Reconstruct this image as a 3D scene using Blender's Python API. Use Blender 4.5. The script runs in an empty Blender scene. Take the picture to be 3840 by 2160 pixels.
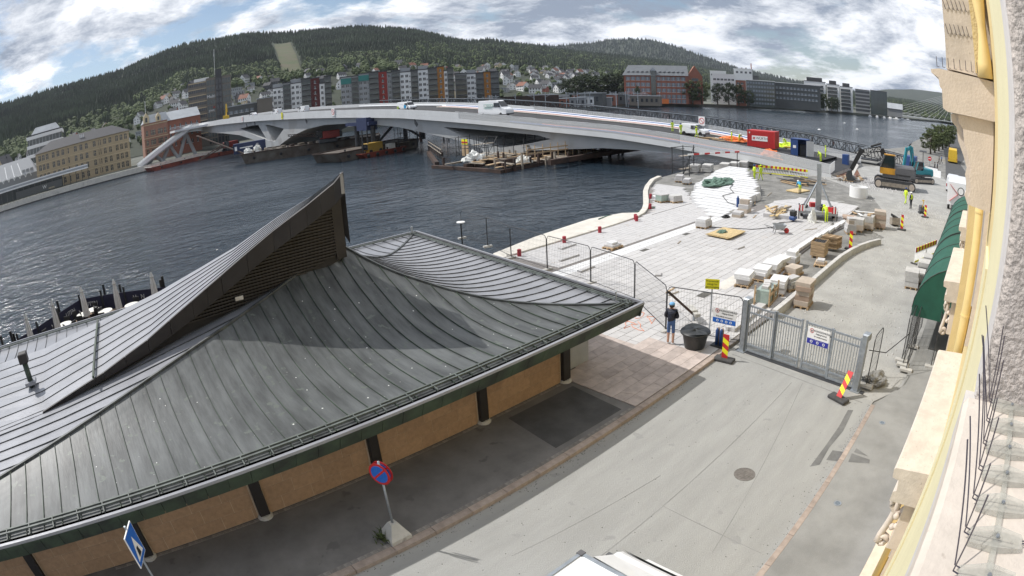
import bpy, bmesh, math, random
from math import sin, cos, pi, radians as rad, hypot, atan2, sqrt
from mathutils import Vector, Matrix, noise as mnoise
random.seed(7)
SC = bpy.context.scene
COL = SC.collection

# ---------------------------------------------------------------- camera, sky, sun, exposure
cd = bpy.data.cameras.new('camera')
cam = bpy.data.objects.new('camera', cd); COL.objects.link(cam); SC.camera = cam
cd.type = 'PANO'; cd.panorama_type = 'FISHEYE_LENS_POLYNOMIAL'      # wide surveillance lens with barrel distortion
cd.sensor_width = 36.0; cd.sensor_height = 20.25; cd.fisheye_fov = pi
cd.fisheye_polynomial_k0 = 0.0
cd.fisheye_polynomial_k1 = -0.04745363; cd.fisheye_polynomial_k2 = 9.43117e-05
cd.fisheye_polynomial_k3 = -2.203552e-05; cd.fisheye_polynomial_k4 = 1.83583e-07
cd.shift_x = -0.0062147; cd.shift_y = -0.0399812
cd.clip_start = 0.05; cd.clip_end = 20000
cam.matrix_world = Matrix(((0.72986, 0.227591, -0.644598, 0), (-0.681952, 0.177036, -0.709647, 0),
                           (-0.047392, 0.957528, 0.284418, 10.2), (0, 0, 0, 1)))

SUN_EL = rad(49.5); SUN_AZ = rad(118.0)             # angle of the sun counted from +X towards +Y
W = bpy.data.worlds.new('World'); SC.world = W; W.use_nodes = True
nt = W.node_tree; nt.nodes.clear()
def N(t, **kw):
    n = nt.nodes.new(t)
    for k, v in kw.items(): setattr(n, k, v)
    return n
L = lambda a, b: nt.links.new(a, b)
out = N('ShaderNodeOutputWorld'); bg = N('ShaderNodeBackground'); L(bg.outputs[0], out.inputs[0])
sky = N('ShaderNodeTexSky', sky_type='NISHITA', sun_disc=False)
sky.sun_elevation = SUN_EL; sky.sun_rotation = pi/2 - SUN_AZ; sky.air_density = 1.0; sky.dust_density = 0.6; sky.ozone_density = 2.0
bg.inputs[1].default_value = 0.10
tc = N('ShaderNodeTexCoord'); sep = N('ShaderNodeSeparateXYZ'); L(tc.outputs['Generated'], sep.inputs[0])
mz = N('ShaderNodeMath', operation='MAXIMUM'); L(sep.outputs[2], mz.inputs[0]); mz.inputs[1].default_value = 0.0
az_ = N('ShaderNodeMath', operation='ADD'); L(mz.outputs[0], az_.inputs[0]); az_.inputs[1].default_value = 0.22
dx = N('ShaderNodeMath', operation='DIVIDE'); L(sep.outputs[0], dx.inputs[0]); L(az_.outputs[0], dx.inputs[1])
dy = N('ShaderNodeMath', operation='DIVIDE'); L(sep.outputs[1], dy.inputs[0]); L(az_.outputs[0], dy.inputs[1])
cmb = N('ShaderNodeCombineXYZ'); L(dx.outputs[0], cmb.inputs[0]); L(dy.outputs[0], cmb.inputs[1])
def fbm(scale, det, rough, off, dist=0.0):
    m = N('ShaderNodeMapping'); L(cmb.outputs[0], m.inputs[0]); m.inputs['Location'].default_value = off
    n = N('ShaderNodeTexNoise'); L(m.outputs[0], n.inputs[0]); n.inputs['Scale'].default_value = scale
    n.inputs['Detail'].default_value = det; n.inputs['Roughness'].default_value = rough; n.inputs['Distortion'].default_value = dist
    return n.outputs[0]
cover = fbm(0.95, 12, 0.62, (6.4, 1.3, 0.4), 0.15)
shade = fbm(1.7, 12, 0.66, (7.3, 2.2, 5.0), 0.15)
r1 = N('ShaderNodeValToRGB'); L(cover, r1.inputs[0]); r1.color_ramp.elements[0].position = 0.395; r1.color_ramp.elements[1].position = 0.465
r2 = N('ShaderNodeValToRGB'); L(shade, r2.inputs[0])
r2.color_ramp.elements[0].position = 0.40; r2.color_ramp.elements[0].color = (3.0, 3.6, 4.7, 1)
r2.color_ramp.elements[1].position = 0.58; r2.color_ramp.elements[1].color = (12.0, 12.2, 12.6, 1)
mix = N('ShaderNodeMix', data_type='RGBA'); L(r1.outputs[0], mix.inputs[0]); L(sky.outputs[0], mix.inputs[6]); L(r2.outputs[0], mix.inputs[7])
L(mix.outputs[2], bg.inputs[0])

sd = bpy.data.lights.new('sun', 'SUN'); sd.energy = 4.2; sd.angle = rad(0.53); sd.color = (1.0, 0.965, 0.92)
so = bpy.data.objects.new('sun', sd); COL.objects.link(so)
sv = Vector((cos(SUN_AZ)*cos(SUN_EL), sin(SUN_AZ)*cos(SUN_EL), sin(SUN_EL)))
so.rotation_euler = sv.to_track_quat('Z', 'Y').to_euler(); so.location = sv*400
SC.view_settings.view_transform = 'Standard'; SC.view_settings.look = 'None'
SC.view_settings.exposure = 0.0; SC.view_settings.gamma = 1.0; SC.view_settings.use_curve_mapping = False

# ---------------------------------------------------------------- materials
MATS = {}
def mat(name, col, rough=0.7, metal=0.0, var=0.15, scale=4.0, bump=0.0, bscale=None, col2=None, detail=6, stretch=None, spec=None,
        thr=(0.35, 0.65), alpha=1.0, trans=0.0, coat=0.0, seam=None, spots=None, rnd=0.0, emit=None):
    m = bpy.data.materials.new(name); m.use_nodes = True; t = m.node_tree; b = t.nodes['Principled BSDF']
    b.inputs['Roughness'].default_value = rough; b.inputs['Metallic'].default_value = metal
    if spec is not None: b.inputs['Specular IOR Level'].default_value = spec
    if alpha < 1: b.inputs['Alpha'].default_value = alpha
    if trans: b.inputs['Transmission Weight'].default_value = trans
    if coat: b.inputs['Coat Weight'].default_value = coat
    if emit: b.inputs['Emission Color'].default_value = (*col, 1); b.inputs['Emission Strength'].default_value = emit
    c = Vector(col)
    tcn = t.nodes.new('ShaderNodeTexCoord'); mp = t.nodes.new('ShaderNodeMapping'); t.links.new(tcn.outputs['Object'], mp.inputs[0])
    if stretch: mp.inputs['Scale'].default_value = stretch
    color_out = None
    if var > 0 or col2:
        n = t.nodes.new('ShaderNodeTexNoise'); n.inputs['Scale'].default_value = scale; n.inputs['Detail'].default_value = detail
        n.inputs['Roughness'].default_value = 0.62
        t.links.new(mp.outputs[0], n.inputs[0])
        r = t.nodes.new('ShaderNodeValToRGB'); t.links.new(n.outputs[0], r.inputs[0])
        e = r.color_ramp.elements
        e[0].position, e[1].position = thr
        a = Vector(col2) if col2 else c*(1-var)
        d = c if col2 else c*(1+var)
        e[0].color = (*a, 1); e[1].color = (*d, 1)
        color_out = r.outputs[0]
    if spots:                                   # (colour, scale, threshold): droppings, lichen, stains
        sc_, th_ = spots[1], spots[2]
        v = t.nodes.new('ShaderNodeTexNoise'); v.inputs['Scale'].default_value = sc_; v.inputs['Detail'].default_value = 3
        t.links.new(tcn.outputs['Object'], v.inputs[0])
        rr = t.nodes.new('ShaderNodeValToRGB'); t.links.new(v.outputs[0], rr.inputs[0])
        rr.color_ramp.elements[0].position = th_; rr.color_ramp.elements[1].position = th_+0.04
        mx = t.nodes.new('ShaderNodeMix'); mx.data_type = 'RGBA'; t.links.new(rr.outputs[0], mx.inputs[0])
        if color_out: t.links.new(color_out, mx.inputs[6])
        else: mx.inputs[6].default_value = (*c, 1)
        mx.inputs[7].default_value = (*spots[0], 1); color_out = mx.outputs[2]
    if rnd > 0:                                 # each object a little lighter or darker
        oi = t.nodes.new('ShaderNodeObjectInfo'); mr = t.nodes.new('ShaderNodeMapRange')
        mr.inputs['To Min'].default_value = 1-rnd; mr.inputs['To Max'].default_value = 1+rnd; t.links.new(oi.outputs['Random'], mr.inputs[0])
        hs = t.nodes.new('ShaderNodeHueSaturation')
        if color_out: t.links.new(color_out, hs.inputs['Color'])
        else: hs.inputs['Color'].default_value = (*c, 1)
        t.links.new(mr.outputs[0], hs.inputs['Value']); color_out = hs.outputs[0]
    if color_out: t.links.new(color_out, b.inputs['Base Color'])
    else: b.inputs['Base Color'].default_value = (*c, 1)
    if bump > 0:
        n2 = t.nodes.new('ShaderNodeTexNoise'); n2.inputs['Scale'].default_value = bscale or scale*6; n2.inputs['Detail'].default_value = 5
        t.links.new(mp.outputs[0], n2.inputs[0])
        bp = t.nodes.new('ShaderNodeBump'); bp.inputs['Strength'].default_value = min(1.0, bump); bp.inputs['Distance'].default_value = 0.05 if bump <= 1 else 0.05*bump
        t.links.new(n2.outputs[0], bp.inputs['Height']); t.links.new(bp.outputs[0], b.inputs['Normal'])
    MATS[name] = m
    return m

# ---------------------------------------------------------------- mesh building
class MB:
    """collects faces; build() links them as ONE mesh object"""
    def __init__(s): s.v = []; s.f = []; s.m = []; s.mi = 0
    def face(s, pts, mi=None):
        i = len(s.v); s.v += [tuple(p) for p in pts]; s.f.append(tuple(range(i, i+len(pts)))); s.m.append(s.mi if mi is None else mi); return s
    def mesh(s, vs, fs, mi=None):
        i = len(s.v); s.v += [tuple(p) for p in vs]; s.f += [tuple(i+k for k in f) for f in fs]; s.m += [s.mi if mi is None else mi]*len(fs); return s
    def box(s, x0, x1, y0, y1, z0, z1, mi=None, M=None):
        vs = [Vector((x, y, z)) for z in (z0, z1) for y in (y0, y1) for x in (x0, x1)]
        if M is not None: vs = [M @ v for v in vs]
        return s.mesh(vs, [(0, 2, 3, 1), (4, 5, 7, 6), (0, 1, 5, 4), (2, 6, 7, 3), (0, 4, 6, 2), (1, 3, 7, 5)], mi)
    def cbox(s, c, size, rz=0, mi=None, rx=0, ry=0):
        M = Matrix.Translation(c) @ Matrix.Rotation(rz, 4, 'Z') @ Matrix.Rotation(ry, 4, 'Y') @ Matrix.Rotation(rx, 4, 'X')
        a, b, d = size[0]/2, size[1]/2, size[2]/2
        return s.box(-a, a, -b, b, -d, d, mi, M)
    def beam(s, p, q, w, h=None, mi=None, up=(0, 0, 1)):
        p, q = Vector(p), Vector(q); h = h or w; d = q-p; ln = d.length
        if ln < 1e-6: return s
        d.normalize(); u = Vector(up)
        if abs(d.dot(u)) > 0.98: u = Vector((1, 0, 0))
        r = d.cross(u).normalized(); u = r.cross(d)
        vs = [c + r*sx*w/2 + u*sz*h/2 for c in (p, q) for sz in (-1, 1) for sx in (-1, 1)]
        return s.mesh(vs, [(0, 2, 3, 1), (4, 5, 7, 6), (0, 1, 5, 4), (2, 6, 7, 3), (0, 4, 6, 2), (1, 3, 7, 5)], mi)
    def tube(s, pts, r, n=6, mi=None, cap=True):
        pts = [Vector(p) for p in pts]; rs = r if isinstance(r, (list, tuple)) else [r]*len(pts); rings = []; vs = []
        for k, p in enumerate(pts):
            d = (pts[min(k+1, len(pts)-1)]-pts[max(k-1, 0)]).normalized()
            u = Vector((0, 0, 1)) if abs(d.z) < 0.95 else Vector((1, 0, 0))
            a = d.cross(u).normalized(); b = a.cross(d)
            vs += [p+(a*cos(2*pi*j/n)+b*sin(2*pi*j/n))*rs[k] for j in range(n)]
        fs = [(k*n+j, k*n+(j+1) % n, (k+1)*n+(j+1) % n, (k+1)*n+j) for k in range(len(pts)-1) for j in range(n)]
        if cap: fs += [tuple(range(n-1, -1, -1)), tuple((len(pts)-1)*n+j for j in range(n))]
        return s.mesh(vs, fs, mi)
    def lathe(s, prof, c=(0, 0, 0), n=16, mi=None, M=None):
        vs = []; c = Vector(c)
        for r, z in prof:
            for j in range(n):
                v = Vector((r*cos(2*pi*j/n), r*sin(2*pi*j/n), z))
                vs.append((M @ v if M is not None else v)+c)
        fs = [(k*n+j, k*n+(j+1) % n, (k+1)*n+(j+1) % n, (k+1)*n+j) for k in range(len(prof)-1) for j in range(n)]
        if prof[0][0] > 1e-4: fs.append(tuple(range(n-1, -1, -1)))
        if prof[-1][0] > 1e-4: fs.append(tuple((len(prof)-1)*n+j for j in range(n)))
        return s.mesh(vs, fs, mi)
    def prism(s, poly, z0, z1, mi=None, M=None):
        n = len(poly)
        vs = [Vector((p[0], p[1], z0)) for p in poly]+[Vector((p[0], p[1], z1)) for p in poly]
        if M is not None: vs = [M @ v for v in vs]
        return s.mesh(vs, [tuple(range(n-1, -1, -1)), tuple(range(n, 2*n))]+[(k, (k+1) % n, n+(k+1) % n, n+k) for k in range(n)], mi)
    def grid(s, P, mi=None):
        nr, nc = len(P), len(P[0])
        return s.mesh([p for row in P for p in row], [(i*nc+j, i*nc+j+1, (i+1)*nc+j+1, (i+1)*nc+j) for i in range(nr-1) for j in range(nc-1)], mi)
    def data(s, name, mats, smooth=False):
        me = bpy.data.meshes.new(name); me.from_pydata(s.v, [], s.f)
        for m in (mats if isinstance(mats, (list, tuple)) else [mats]): me.materials.append(MATS[m] if isinstance(m, str) else m)
        me.polygons.foreach_set('material_index', s.m)
        if smooth: me.polygons.foreach_set('use_smooth', [True]*len(s.f))
        me.update(); return me
    def build(s, name, mats, parent=None, smooth=False, loc=None, rz=None, bevel=0):
        me = s.data(name, mats, smooth)
        if bevel:
            b = bmesh.new(); b.from_mesh(me); bmesh.ops.remove_doubles(b, verts=b.verts, dist=1e-5)
            bmesh.ops.bevel(b, geom=[e for e in b.edges if len(e.link_faces) == 2 and e.calc_face_angle(0) > 0.6], offset=bevel, segments=1, affect='EDGES', clamp_overlap=True); b.to_mesh(me); b.free()
        return put(name, me, parent, loc, rz)
def put(name, me, parent=None, loc=None, rz=None):
    o = bpy.data.objects.new(name, me); COL.objects.link(o)
    if parent is not None: o.parent = parent
    if loc is not None: o.location = loc
    if rz is not None: o.rotation_euler = (0, 0, rz)
    return o
def thing(name, label, cat, loc=(0, 0, 0), rz=0.0, group=None):
    o = bpy.data.objects.new(name, None); o.empty_display_size = 0.3; COL.objects.link(o); o.location = loc; o.rotation_euler = (0, 0, rz)
    return tag(o, label, cat, group)
def tag(o, label, cat, group=None):
    o['label'] = label; o['category'] = cat
    if group: o['group'] = group
    return o
def struct(o): o['kind'] = 'structure'; return o
def stuff(o): o['kind'] = 'stuff'; return o
def copy_tree(o, parent=None):
    c = o.copy(); COL.objects.link(c)
    if parent is not None: c.parent = parent
    for ch in list(o.children): copy_tree(ch, c)
    return c
def text(s, name, mname, parent, size, loc, rot, ex=0.002, align='CENTER'):
    cu = bpy.data.curves.new(name, 'FONT'); cu.body = s; cu.size = size; cu.extrude = ex; cu.align_x = align; cu.align_y = 'CENTER'
    tmp = bpy.data.objects.new(name, cu); COL.objects.link(tmp)
    bpy.context.view_layer.update()
    me = bpy.data.meshes.new_from_object(tmp.evaluated_get(bpy.context.evaluated_depsgraph_get()))
    bpy.data.objects.remove(tmp); me.materials.clear(); me.materials.append(MATS[mname])
    o = put(name, me, parent, loc); o.rotation_euler = rot; return o
def lerp(a, b, t): return a+(b-a)*t
def interp(x, T):
    if x <= T[0][0]: return T[0][1]
    for (a, p), (b, q) in zip(T, T[1:]):
        if x <= b: return p+(q-p)*(x-a)/(b-a)
    return T[-1][1]
# ---------------------------------------------------------------- palette
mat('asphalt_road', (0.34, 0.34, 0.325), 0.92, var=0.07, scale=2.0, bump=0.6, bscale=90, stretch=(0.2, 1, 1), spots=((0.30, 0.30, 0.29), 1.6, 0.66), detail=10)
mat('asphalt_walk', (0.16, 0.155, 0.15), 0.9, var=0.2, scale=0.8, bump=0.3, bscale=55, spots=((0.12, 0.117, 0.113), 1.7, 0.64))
mat('asphalt_patch', (0.075, 0.075, 0.075), 0.9, var=0.2, scale=1.2, bump=0.3, bscale=60)
mat('asphalt_right', (0.25, 0.25, 0.24), 0.9, var=0.16, scale=0.7, bump=0.3, bscale=55)
mat('wet_asphalt', (0.15, 0.15, 0.145), 0.6, var=0.2, scale=2)
mat('gravel', (0.36, 0.355, 0.335), 0.95, var=0.14, scale=.5, bump=0.8, bscale=30, detail=10, spots=((0.29, 0.285, 0.27), 9.0, 0.62))
mat('gravel_dark', (0.22, 0.215, 0.2), 0.95, var=0.3, scale=0.6, bump=1.0, bscale=20, spots=((0.16, 0.155, 0.15), 6.0, 0.62))
mat('granite_pink', (0.46, 0.395, 0.36), 0.8, var=0.14, scale=3, bump=0.15, bscale=80, rnd=0.12)
mat('granite_light', (0.495, 0.485, 0.48), 0.8, var=0.08, scale=2.2, bump=0.1, bscale=70, rnd=0.07, spots=((0.45, 0.42, 0.40), 0.7, 0.66))
mat('granite_white', (0.66, 0.66, 0.66), 0.75, var=0.06, scale=3, bump=0.08, rnd=0.04)
mat('granite_grey', (0.50, 0.49, 0.47), 0.8, var=0.12, scale=2.5, bump=0.1, rnd=0.08)
mat('joint_sand', (0.20, 0.185, 0.175), 0.95, var=0.2, scale=6)
mat('kerb_granite', (0.34, 0.28, 0.24), 0.8, var=0.15, scale=5, bump=0.15, rnd=0.12)
mat('sett', (0.22, 0.205, 0.19), 0.85, var=0.2, scale=9, bump=0.2, rnd=0.2)
mat('concrete', (0.46, 0.45, 0.42), 0.85, var=0.14, scale=1.5, bump=0.2, bscale=30, spots=((0.33, 0.31, 0.29), 1.3, 0.63))
mat('concrete_pale', (0.60, 0.57, 0.51), 0.85, var=0.1, scale=1.0, bump=0.15, spots=((0.47, 0.44, 0.39), 0.8, 0.63))
mat('quay_dark', (0.10, 0.095, 0.085), 0.9, var=0.3, scale=0.5, bump=0.4, bscale=4)
mat('land_far', (0.11, 0.115, 0.095), 0.95, var=0.4, scale=0.03, detail=9)
mat('rust_mat', (0.22, 0.085, 0.045), 0.9, var=0.35, scale=1.0, bump=0.3, col2=(0.1, 0.05, 0.03))

# ---------------------------------------------------------------- near bank
SHORE = [(-400, 34), (-30, 34), (-9.5, 33.6), (-6.3, 36.3), (-2.6, 40.6), (1, 39), (4.2, 36.9), (12, 33), (20, 31.8), (23.2, 28.4), (23.6, 27.2),
         (34, 27.15), (37.5, 27.3), (40.1, 28.2), (43.8, 30.6), (48, 33.6), (54.6, 37.5), (57.5, 38.3), (64, 39), (76, 39), (96, 36), (120, 30),
         (148, 25.5), (164, 23.5), (194, 25.5), (231, 26.5), (450, 23), (900, 18), (900, -400), (-400, -400)]
b = MB(); b.prism(SHORE, -4.0, -0.03)
ground = struct(b.build('ground', 'gravel_dark'))
def sheet(name, poly, z, m, parent=None, th=None):
    b = MB()
    if th: b.prism(poly, z-th, z)
    else: b.face([(x, y, z) for x, y in poly])
    o = b.build(name, m, parent)
    return o if parent is not None else struct(o)
road = sheet('road', [(-60, 2.8), (19.3, 2.8), (20.3, 9.8), (-60, 9.8)], 0.0, 'asphalt_road')
sheet('gravel_yard', [(20.3, 9.75), (19.3, 2.8), (21, 1.9), (30, 1.8), (60, 2.6), (78, 3), (100, 7), (108, 12), (96, 22), (76, 24), (66, 31), (57, 34), (49.5, 24),
      (50, 12.4), (45.8, 8.2), (43, 8.8), (39.7, 9.45), (30, 9.62)], 0.0, 'gravel')
sheet('gravel_strip', [(31.6, 9.75), (39.6, 9.55), (43, 9.0), (49.5, 11.8), (41.4, 12.7), (33.2, 12.45)], 0.012, 'gravel_dark')
sheet('dirt_patch', [(49.5, 24), (57, 34.5), (66, 31), (75, 24), (66, 14), (57, 10.5), (50, 13)], 0.006, 'gravel_dark')
sheet('street', [(100, 6.5), (135, 9), (240, 18), (900, 14), (900, 4), (200, 3), (135, 5), (100, 1)], 0.006, 'asphalt_patch')
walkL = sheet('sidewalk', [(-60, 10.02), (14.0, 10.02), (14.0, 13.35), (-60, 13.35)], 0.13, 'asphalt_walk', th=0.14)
sheet('asphalt_repair', [(10.78, 12.72), (13.8, 12.66), (13.6, 10.3), (10.54, 10.36)], 0.134, 'asphalt_patch', walkL)
walkR = sheet('pavement', [(-60, -3), (-60, 2.62), (19.2, 2.62), (21, 1.9), (60, 2.4), (60, -3)], 0.10, 'asphalt_right', th=0.12)
for k, (poly, z) in enumerate([([(14.3, 3.55), (14.55, 3.3), (15.6, 3.36), (16.8, 3.26), (18.3, 3.36), (18.2, 3.56), (17.0, 3.5), (15.6, 3.52)], .004),
                       ([(14.9, 3.2), (15.5, 3.2), (15.6, 2.82), (15.0, 2.83)], .004), ([(15.0, 2.45), (15.5, 2.5), (15.45, 1.8), (15.25, 1.75)], .104),
                       ([(15.6, 2.45), (15.85, 2.45), (15.6, 1.9)], .104)]):
    sheet('wet_stain', poly, z, 'wet_asphalt', road if z < .05 else walkR)
for x0, y0, x1, y1, w in ((-3, 6.35, 19, 6.3, .03), (6.5, 7.9, 11.5, 7.2, .02), (9.6, 4.2, 19.2, 5.9, .02), (19.0, 3.2, 19.9, 9.5, .05), (10.2, 3.1, 10.4, 6.3, .02)):
    b = MB(); b.beam((x0, y0, .0005), (x1, y1, .0005), w, .008); b.build('asphalt_joint', 'asphalt_right', road)
b = MB(); rg_ = random.Random(6)
for k in range(900):
    x = rg_.uniform(-2, 19.5); y = rg_.choice((9.76-abs(rg_.gauss(0, .12)), 2.84+abs(rg_.gauss(0, .12)), rg_.uniform(3, 9.6))); r = rg_.uniform(.006, .02)
    b.mesh([(x-r, y-r, .001), (x+r, y-r*.5, .001), (x, y+r, .001), (x, y, r)], [(0, 1, 3), (1, 2, 3), (2, 0, 3)])
tag(stuff(b.build('road_grit', 'quay_dark')), 'fine dark grit scattered on the street and along its kerbs', 'grit')
def kerb_run(parent, x0, x1, y0, y1, z0, z1, step, m, name='kerb_stone'):
    bb = MB(); bb.box(0, step-0.012, 0, y1-y0, 0, z1-z0); me = None
    n = int((x1-x0)/step)
    for k in range(n):
        if me is None: o = bb.build(name, m, parent, bevel=0.008); me = o.data
        else: o = put(name, me, parent)
        o.location = (x0+k*step, y0, z0)
kerb_run(walkL, -4, 20.2, 9.78, 10.02, -0.05, 0.132, 1.21, 'kerb_granite')
kerb_run(walkR, 2, 19.2, 2.62, 2.80, -0.05, 0.104, 1.3, 'kerb_granite')
kerb_run(walkL, 1.5, 14, 10.025, 10.15, 0.06, 0.137, 0.2, 'sett', 'sett')
kerb_run(walkL, -3, 13.9, 13.02, 13.13, 0.06, 0.137, 0.2, 'sett', 'sett')
# right-hand edge of the yard: low curved granite wall
cw = [(24.6, 9.6), (30, 9.62), (34.1, 9.63), (36.4, 9.6), (38.6, 9.4), (40.4, 9.1), (42, 8.65), (43.3, 8.1)]
gw = tag(bpy.data.objects.new('retaining_wall', None), 'low curved granite edge wall between paving and gravel lane', 'wall'); COL.objects.link(gw)
for (ax, ay), (bx, by) in zip(cw, cw[1:]):
    n = max(1, round(hypot(bx-ax, by-ay)/1.4))
    for k in range(n):
        p, q = (lerp(ax, bx, k/n), lerp(ay, by, k/n)), (lerp(ax, bx, (k+1)/n), lerp(ay, by, (k+1)/n))
        b = MB(); b.beam((p[0], p[1], 0.17), (q[0]-(q[0]-p[0])*.01, q[1], 0.17), 0.28, 0.5); b.build('granite_block', 'granite_grey', gw, bevel=0.012)

# ---------------------------------------------------------------- promenade paving
prom = sheet('promenade', [(14.0, 10.02), (24.6, 9.75), (31.4, 9.76), (33.4, 12.4), (41.4, 12.6), (49.0, 11.9), (50.2, 21.5), (46.4, 22.4), (47, 26), (52.5, 33.8), (50, 35),
      (43.8, 30.5), (40.1, 28.1), (37.5, 27.15), (34, 27.1), (23.8, 27.1), (17.5, 29), (17.5, 13.2), (14.0, 13.2)], 0.10, 'joint_sand', th=0.12)
def slab_mesh(w, d, h, skew=0.0, m='granite_light', g=0.013):
    b = MB(); b.prism([(g, g), (w-g+skew, g), (w-g, d-g), (g+skew*0.6, d-g)] if skew else [(g, g), (w-g, g), (w-g, d-g), (g, d-g)], 0, h); return b
slabs = []
def right_edge(x): return interp(x, [(20, 9.95), (24.6, 9.95), (31, 10.0), (32.6, 12.4), (41.4, 12.75), (46, 12.2), (49.3, 12.0)])
row = 0; y = 10.05
rot = rad(-1.0)
while y < 22.2:
    x = 18.0 - random.random()*1.2
    if y < 13: x = 19.0-random.random()
    while x < 49.2:
        w = random.choice((1.0, 1.25, 1.5, 1.5))
        if y > right_edge(x+w*.5)+0.02 and not (x > 45.6 and y > 20.4) :
            slabs.append((x, y, w, 0.5))
        x += w
    y += 0.5; row += 1
slabs.sort(key=lambda s: (s[0]**2+(s[1])**2))
cache = {}
rest = MB()
for k, (x, y, w, d) in enumerate(slabs):
    white = 21.4 < y < 22.4
    if k < 290:
        key = (w, white)
        if key not in cache: cache[key] = slab_mesh(w, d, 0.03).data('paving_slab', 'granite_white' if white else 'granite_light')
        put('paving_slab', cache[key], prom, (x, y, 0.10))
    else:
        rest.box(x+.013, x+w-.013, y+.013, y+d-.013, 0.10, 0.13+random.random()*0.002, 1 if white else 0)
stuff(rest.build('distant_paving_slabs', ['granite_light', 'granite_white'], prom))
# irregular flagstones in front of the pavilion gable
y = 10.06
while y < 17.2:
    x0_, x1_ = (14.05 if y < 13.1 else 15.0), (19.0 if y < 13 else 18.05); cuts = [(x0_, 0.0)]; x = x0_+random.uniform(.5, 1.1)
    while x < x1_-.35: cuts.append((x, random.uniform(-.22, .22))); x += random.uniform(.55, 1.25)
    cuts.append((x1_, 0.0))
    for (xa, sa), (xb_, sb) in zip(cuts, cuts[1:]):
        b = MB(); g_ = .006; b.prism([(xa+g_-sa/2, y+g_), (xb_-g_-sb/2, y+g_), (xb_-g_+sb/2, y+.5-g_), (xa+g_+sa/2, y+.5-g_)], .10, .129+random.random()*.003); b.build('flagstone', 'granite_pink', prom)
    y += 0.5
# fine paving along the water, white band, drain channel
b = MB()
y = 22.85
while y < 27.0:
    x = 23.9
    while x < 46.5:
        w = random.choice((0.5, 0.7, 0.9, 1.2))
        if y < 26.6 or x < 38.5: b.box(x+.006, x+w-.006, y+.006, min(y+.4, 27.05)-.006, 0.10, 0.128+random.random()*.003)
        x += w
    y += 0.4
x = 37.5
while x < 52:
    y = 26.95
    while y < 36:
        yo = interp(x, [(37.5, 27.1), (40.1, 28.0), (43.8, 30.4), (48, 33.3), (52, 35.6)]); yi = interp(x, [(37, 26.9), (46, 26.9), (53, 32.6)])
        if yi < y < yo-.4: b.box(x+.01, x+.79, y+.01, y+.39, 0.10, 0.128)
        y += .4
    x += .8
stuff(b.build('waterside_paving', 'granite_light', prom))
b = MB(); b.box(24, 41.5, 22.46, 22.6, 0.095, 0.105); b.build('drain_channel', 'quay_dark', prom)
for x, y, w, d in ((29.7, 21.0, .7, .35), (35, 21.1, .7, .35), (24.6, 13.6, .9, .5), (46.2, 12.9, 2.6, .5)):
    b = MB(); b.box(x, x+w, y, y+d, .1305, .1345); b.build('open_pit', 'quay_dark', prom)
b = MB(); b.box(26.4, 29.2, 13.3, 14.1, 0.131, 0.136); b.build('sand_bed', 'concrete_pale', prom)
# water-side kerb and pale quay platform
kb = tag(bpy.data.objects.new('quay_kerb', None), 'curved pale granite kerb along the water edge of the promenade', 'kerb'); COL.objects.link(kb)
kp = [(23.9, 27.15), (29, 27.15), (34.1, 27.2), (37.4, 27.4), (39.2, 27.9), (40.6, 28.6), (42.2, 29.6), (43.8, 30.7), (46, 32.3), (48, 33.7), (50.6, 35.3), (54.6, 37.4), (57.3, 38.2)]
for (ax, ay), (bx, by) in zip(kp, kp[1:]):
    n = max(1, round(hypot(bx-ax, by-ay)/1.6))
    for k in range(n):
        b = MB(); b.beam((lerp(ax, bx, k/n), lerp(ay, by, k/n), -0.05), (lerp(ax, bx, (k+.99)/n), lerp(ay, by, (k+.99)/n), -0.05), 0.5, 0.56); b.build('kerb_stone', 'concrete_pale', kb, bevel=0.02)
sheet('quay', [(23.4, 28.4), (24.2, 29.0), (29, 30.0), (35.8, 30.7), (39.2, 30.0), (40.2, 29.0), (38.9, 28.0), (37.3, 27.6), (34, 27.45), (23.4, 27.4)], -0.12, 'concrete_pale', th=3)

# ---------------------------------------------------------------- water
wm = bpy.data.materials.new('river_water'); wm.use_nodes = True; t = wm.node_tree; pb = t.nodes['Principled BSDF']
pb.inputs['Base Color'].default_value = (0.020, 0.033, 0.047, 1); pb.inputs['Roughness'].default_value = 0.12; pb.inputs['IOR'].default_value = 1.33
tcw = t.nodes.new('ShaderNodeTexCoord'); h = None
for sc_, st, rz_, amp in ((0.42, (1, 1.8, 1), 0.5, 0.8), (1.5, (1, 1.5, 1), 1.1, 0.30), (0.14, (1, 1.6, 1), .7, 1.0), (0.03, (1, 1, 1), 0.2, 1.2)):
    mp = t.nodes.new('ShaderNodeMapping'); mp.inputs['Scale'].default_value = st; mp.inputs['Rotation'].default_value = (0, 0, rz_); t.links.new(tcw.outputs['Object'], mp.inputs[0])
    n = t.nodes.new('ShaderNodeTexNoise'); n.inputs['Scale'].default_value = sc_; n.inputs['Detail'].default_value = 5; n.inputs['Distortion'].default_value = 0.6; t.links.new(mp.outputs[0], n.inputs[0])
    ml = t.nodes.new('ShaderNodeMath'); ml.operation = 'MULTIPLY'; ml.inputs[1].default_value = amp; t.links.new(n.outputs[0], ml.inputs[0])
    if h is None: h = ml
    else:
        ad = t.nodes.new('ShaderNodeMath'); ad.operation = 'ADD'; t.links.new(h.outputs[0], ad.inputs[0]); t.links.new(ml.outputs[0], ad.inputs[1]); h = ad
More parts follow.
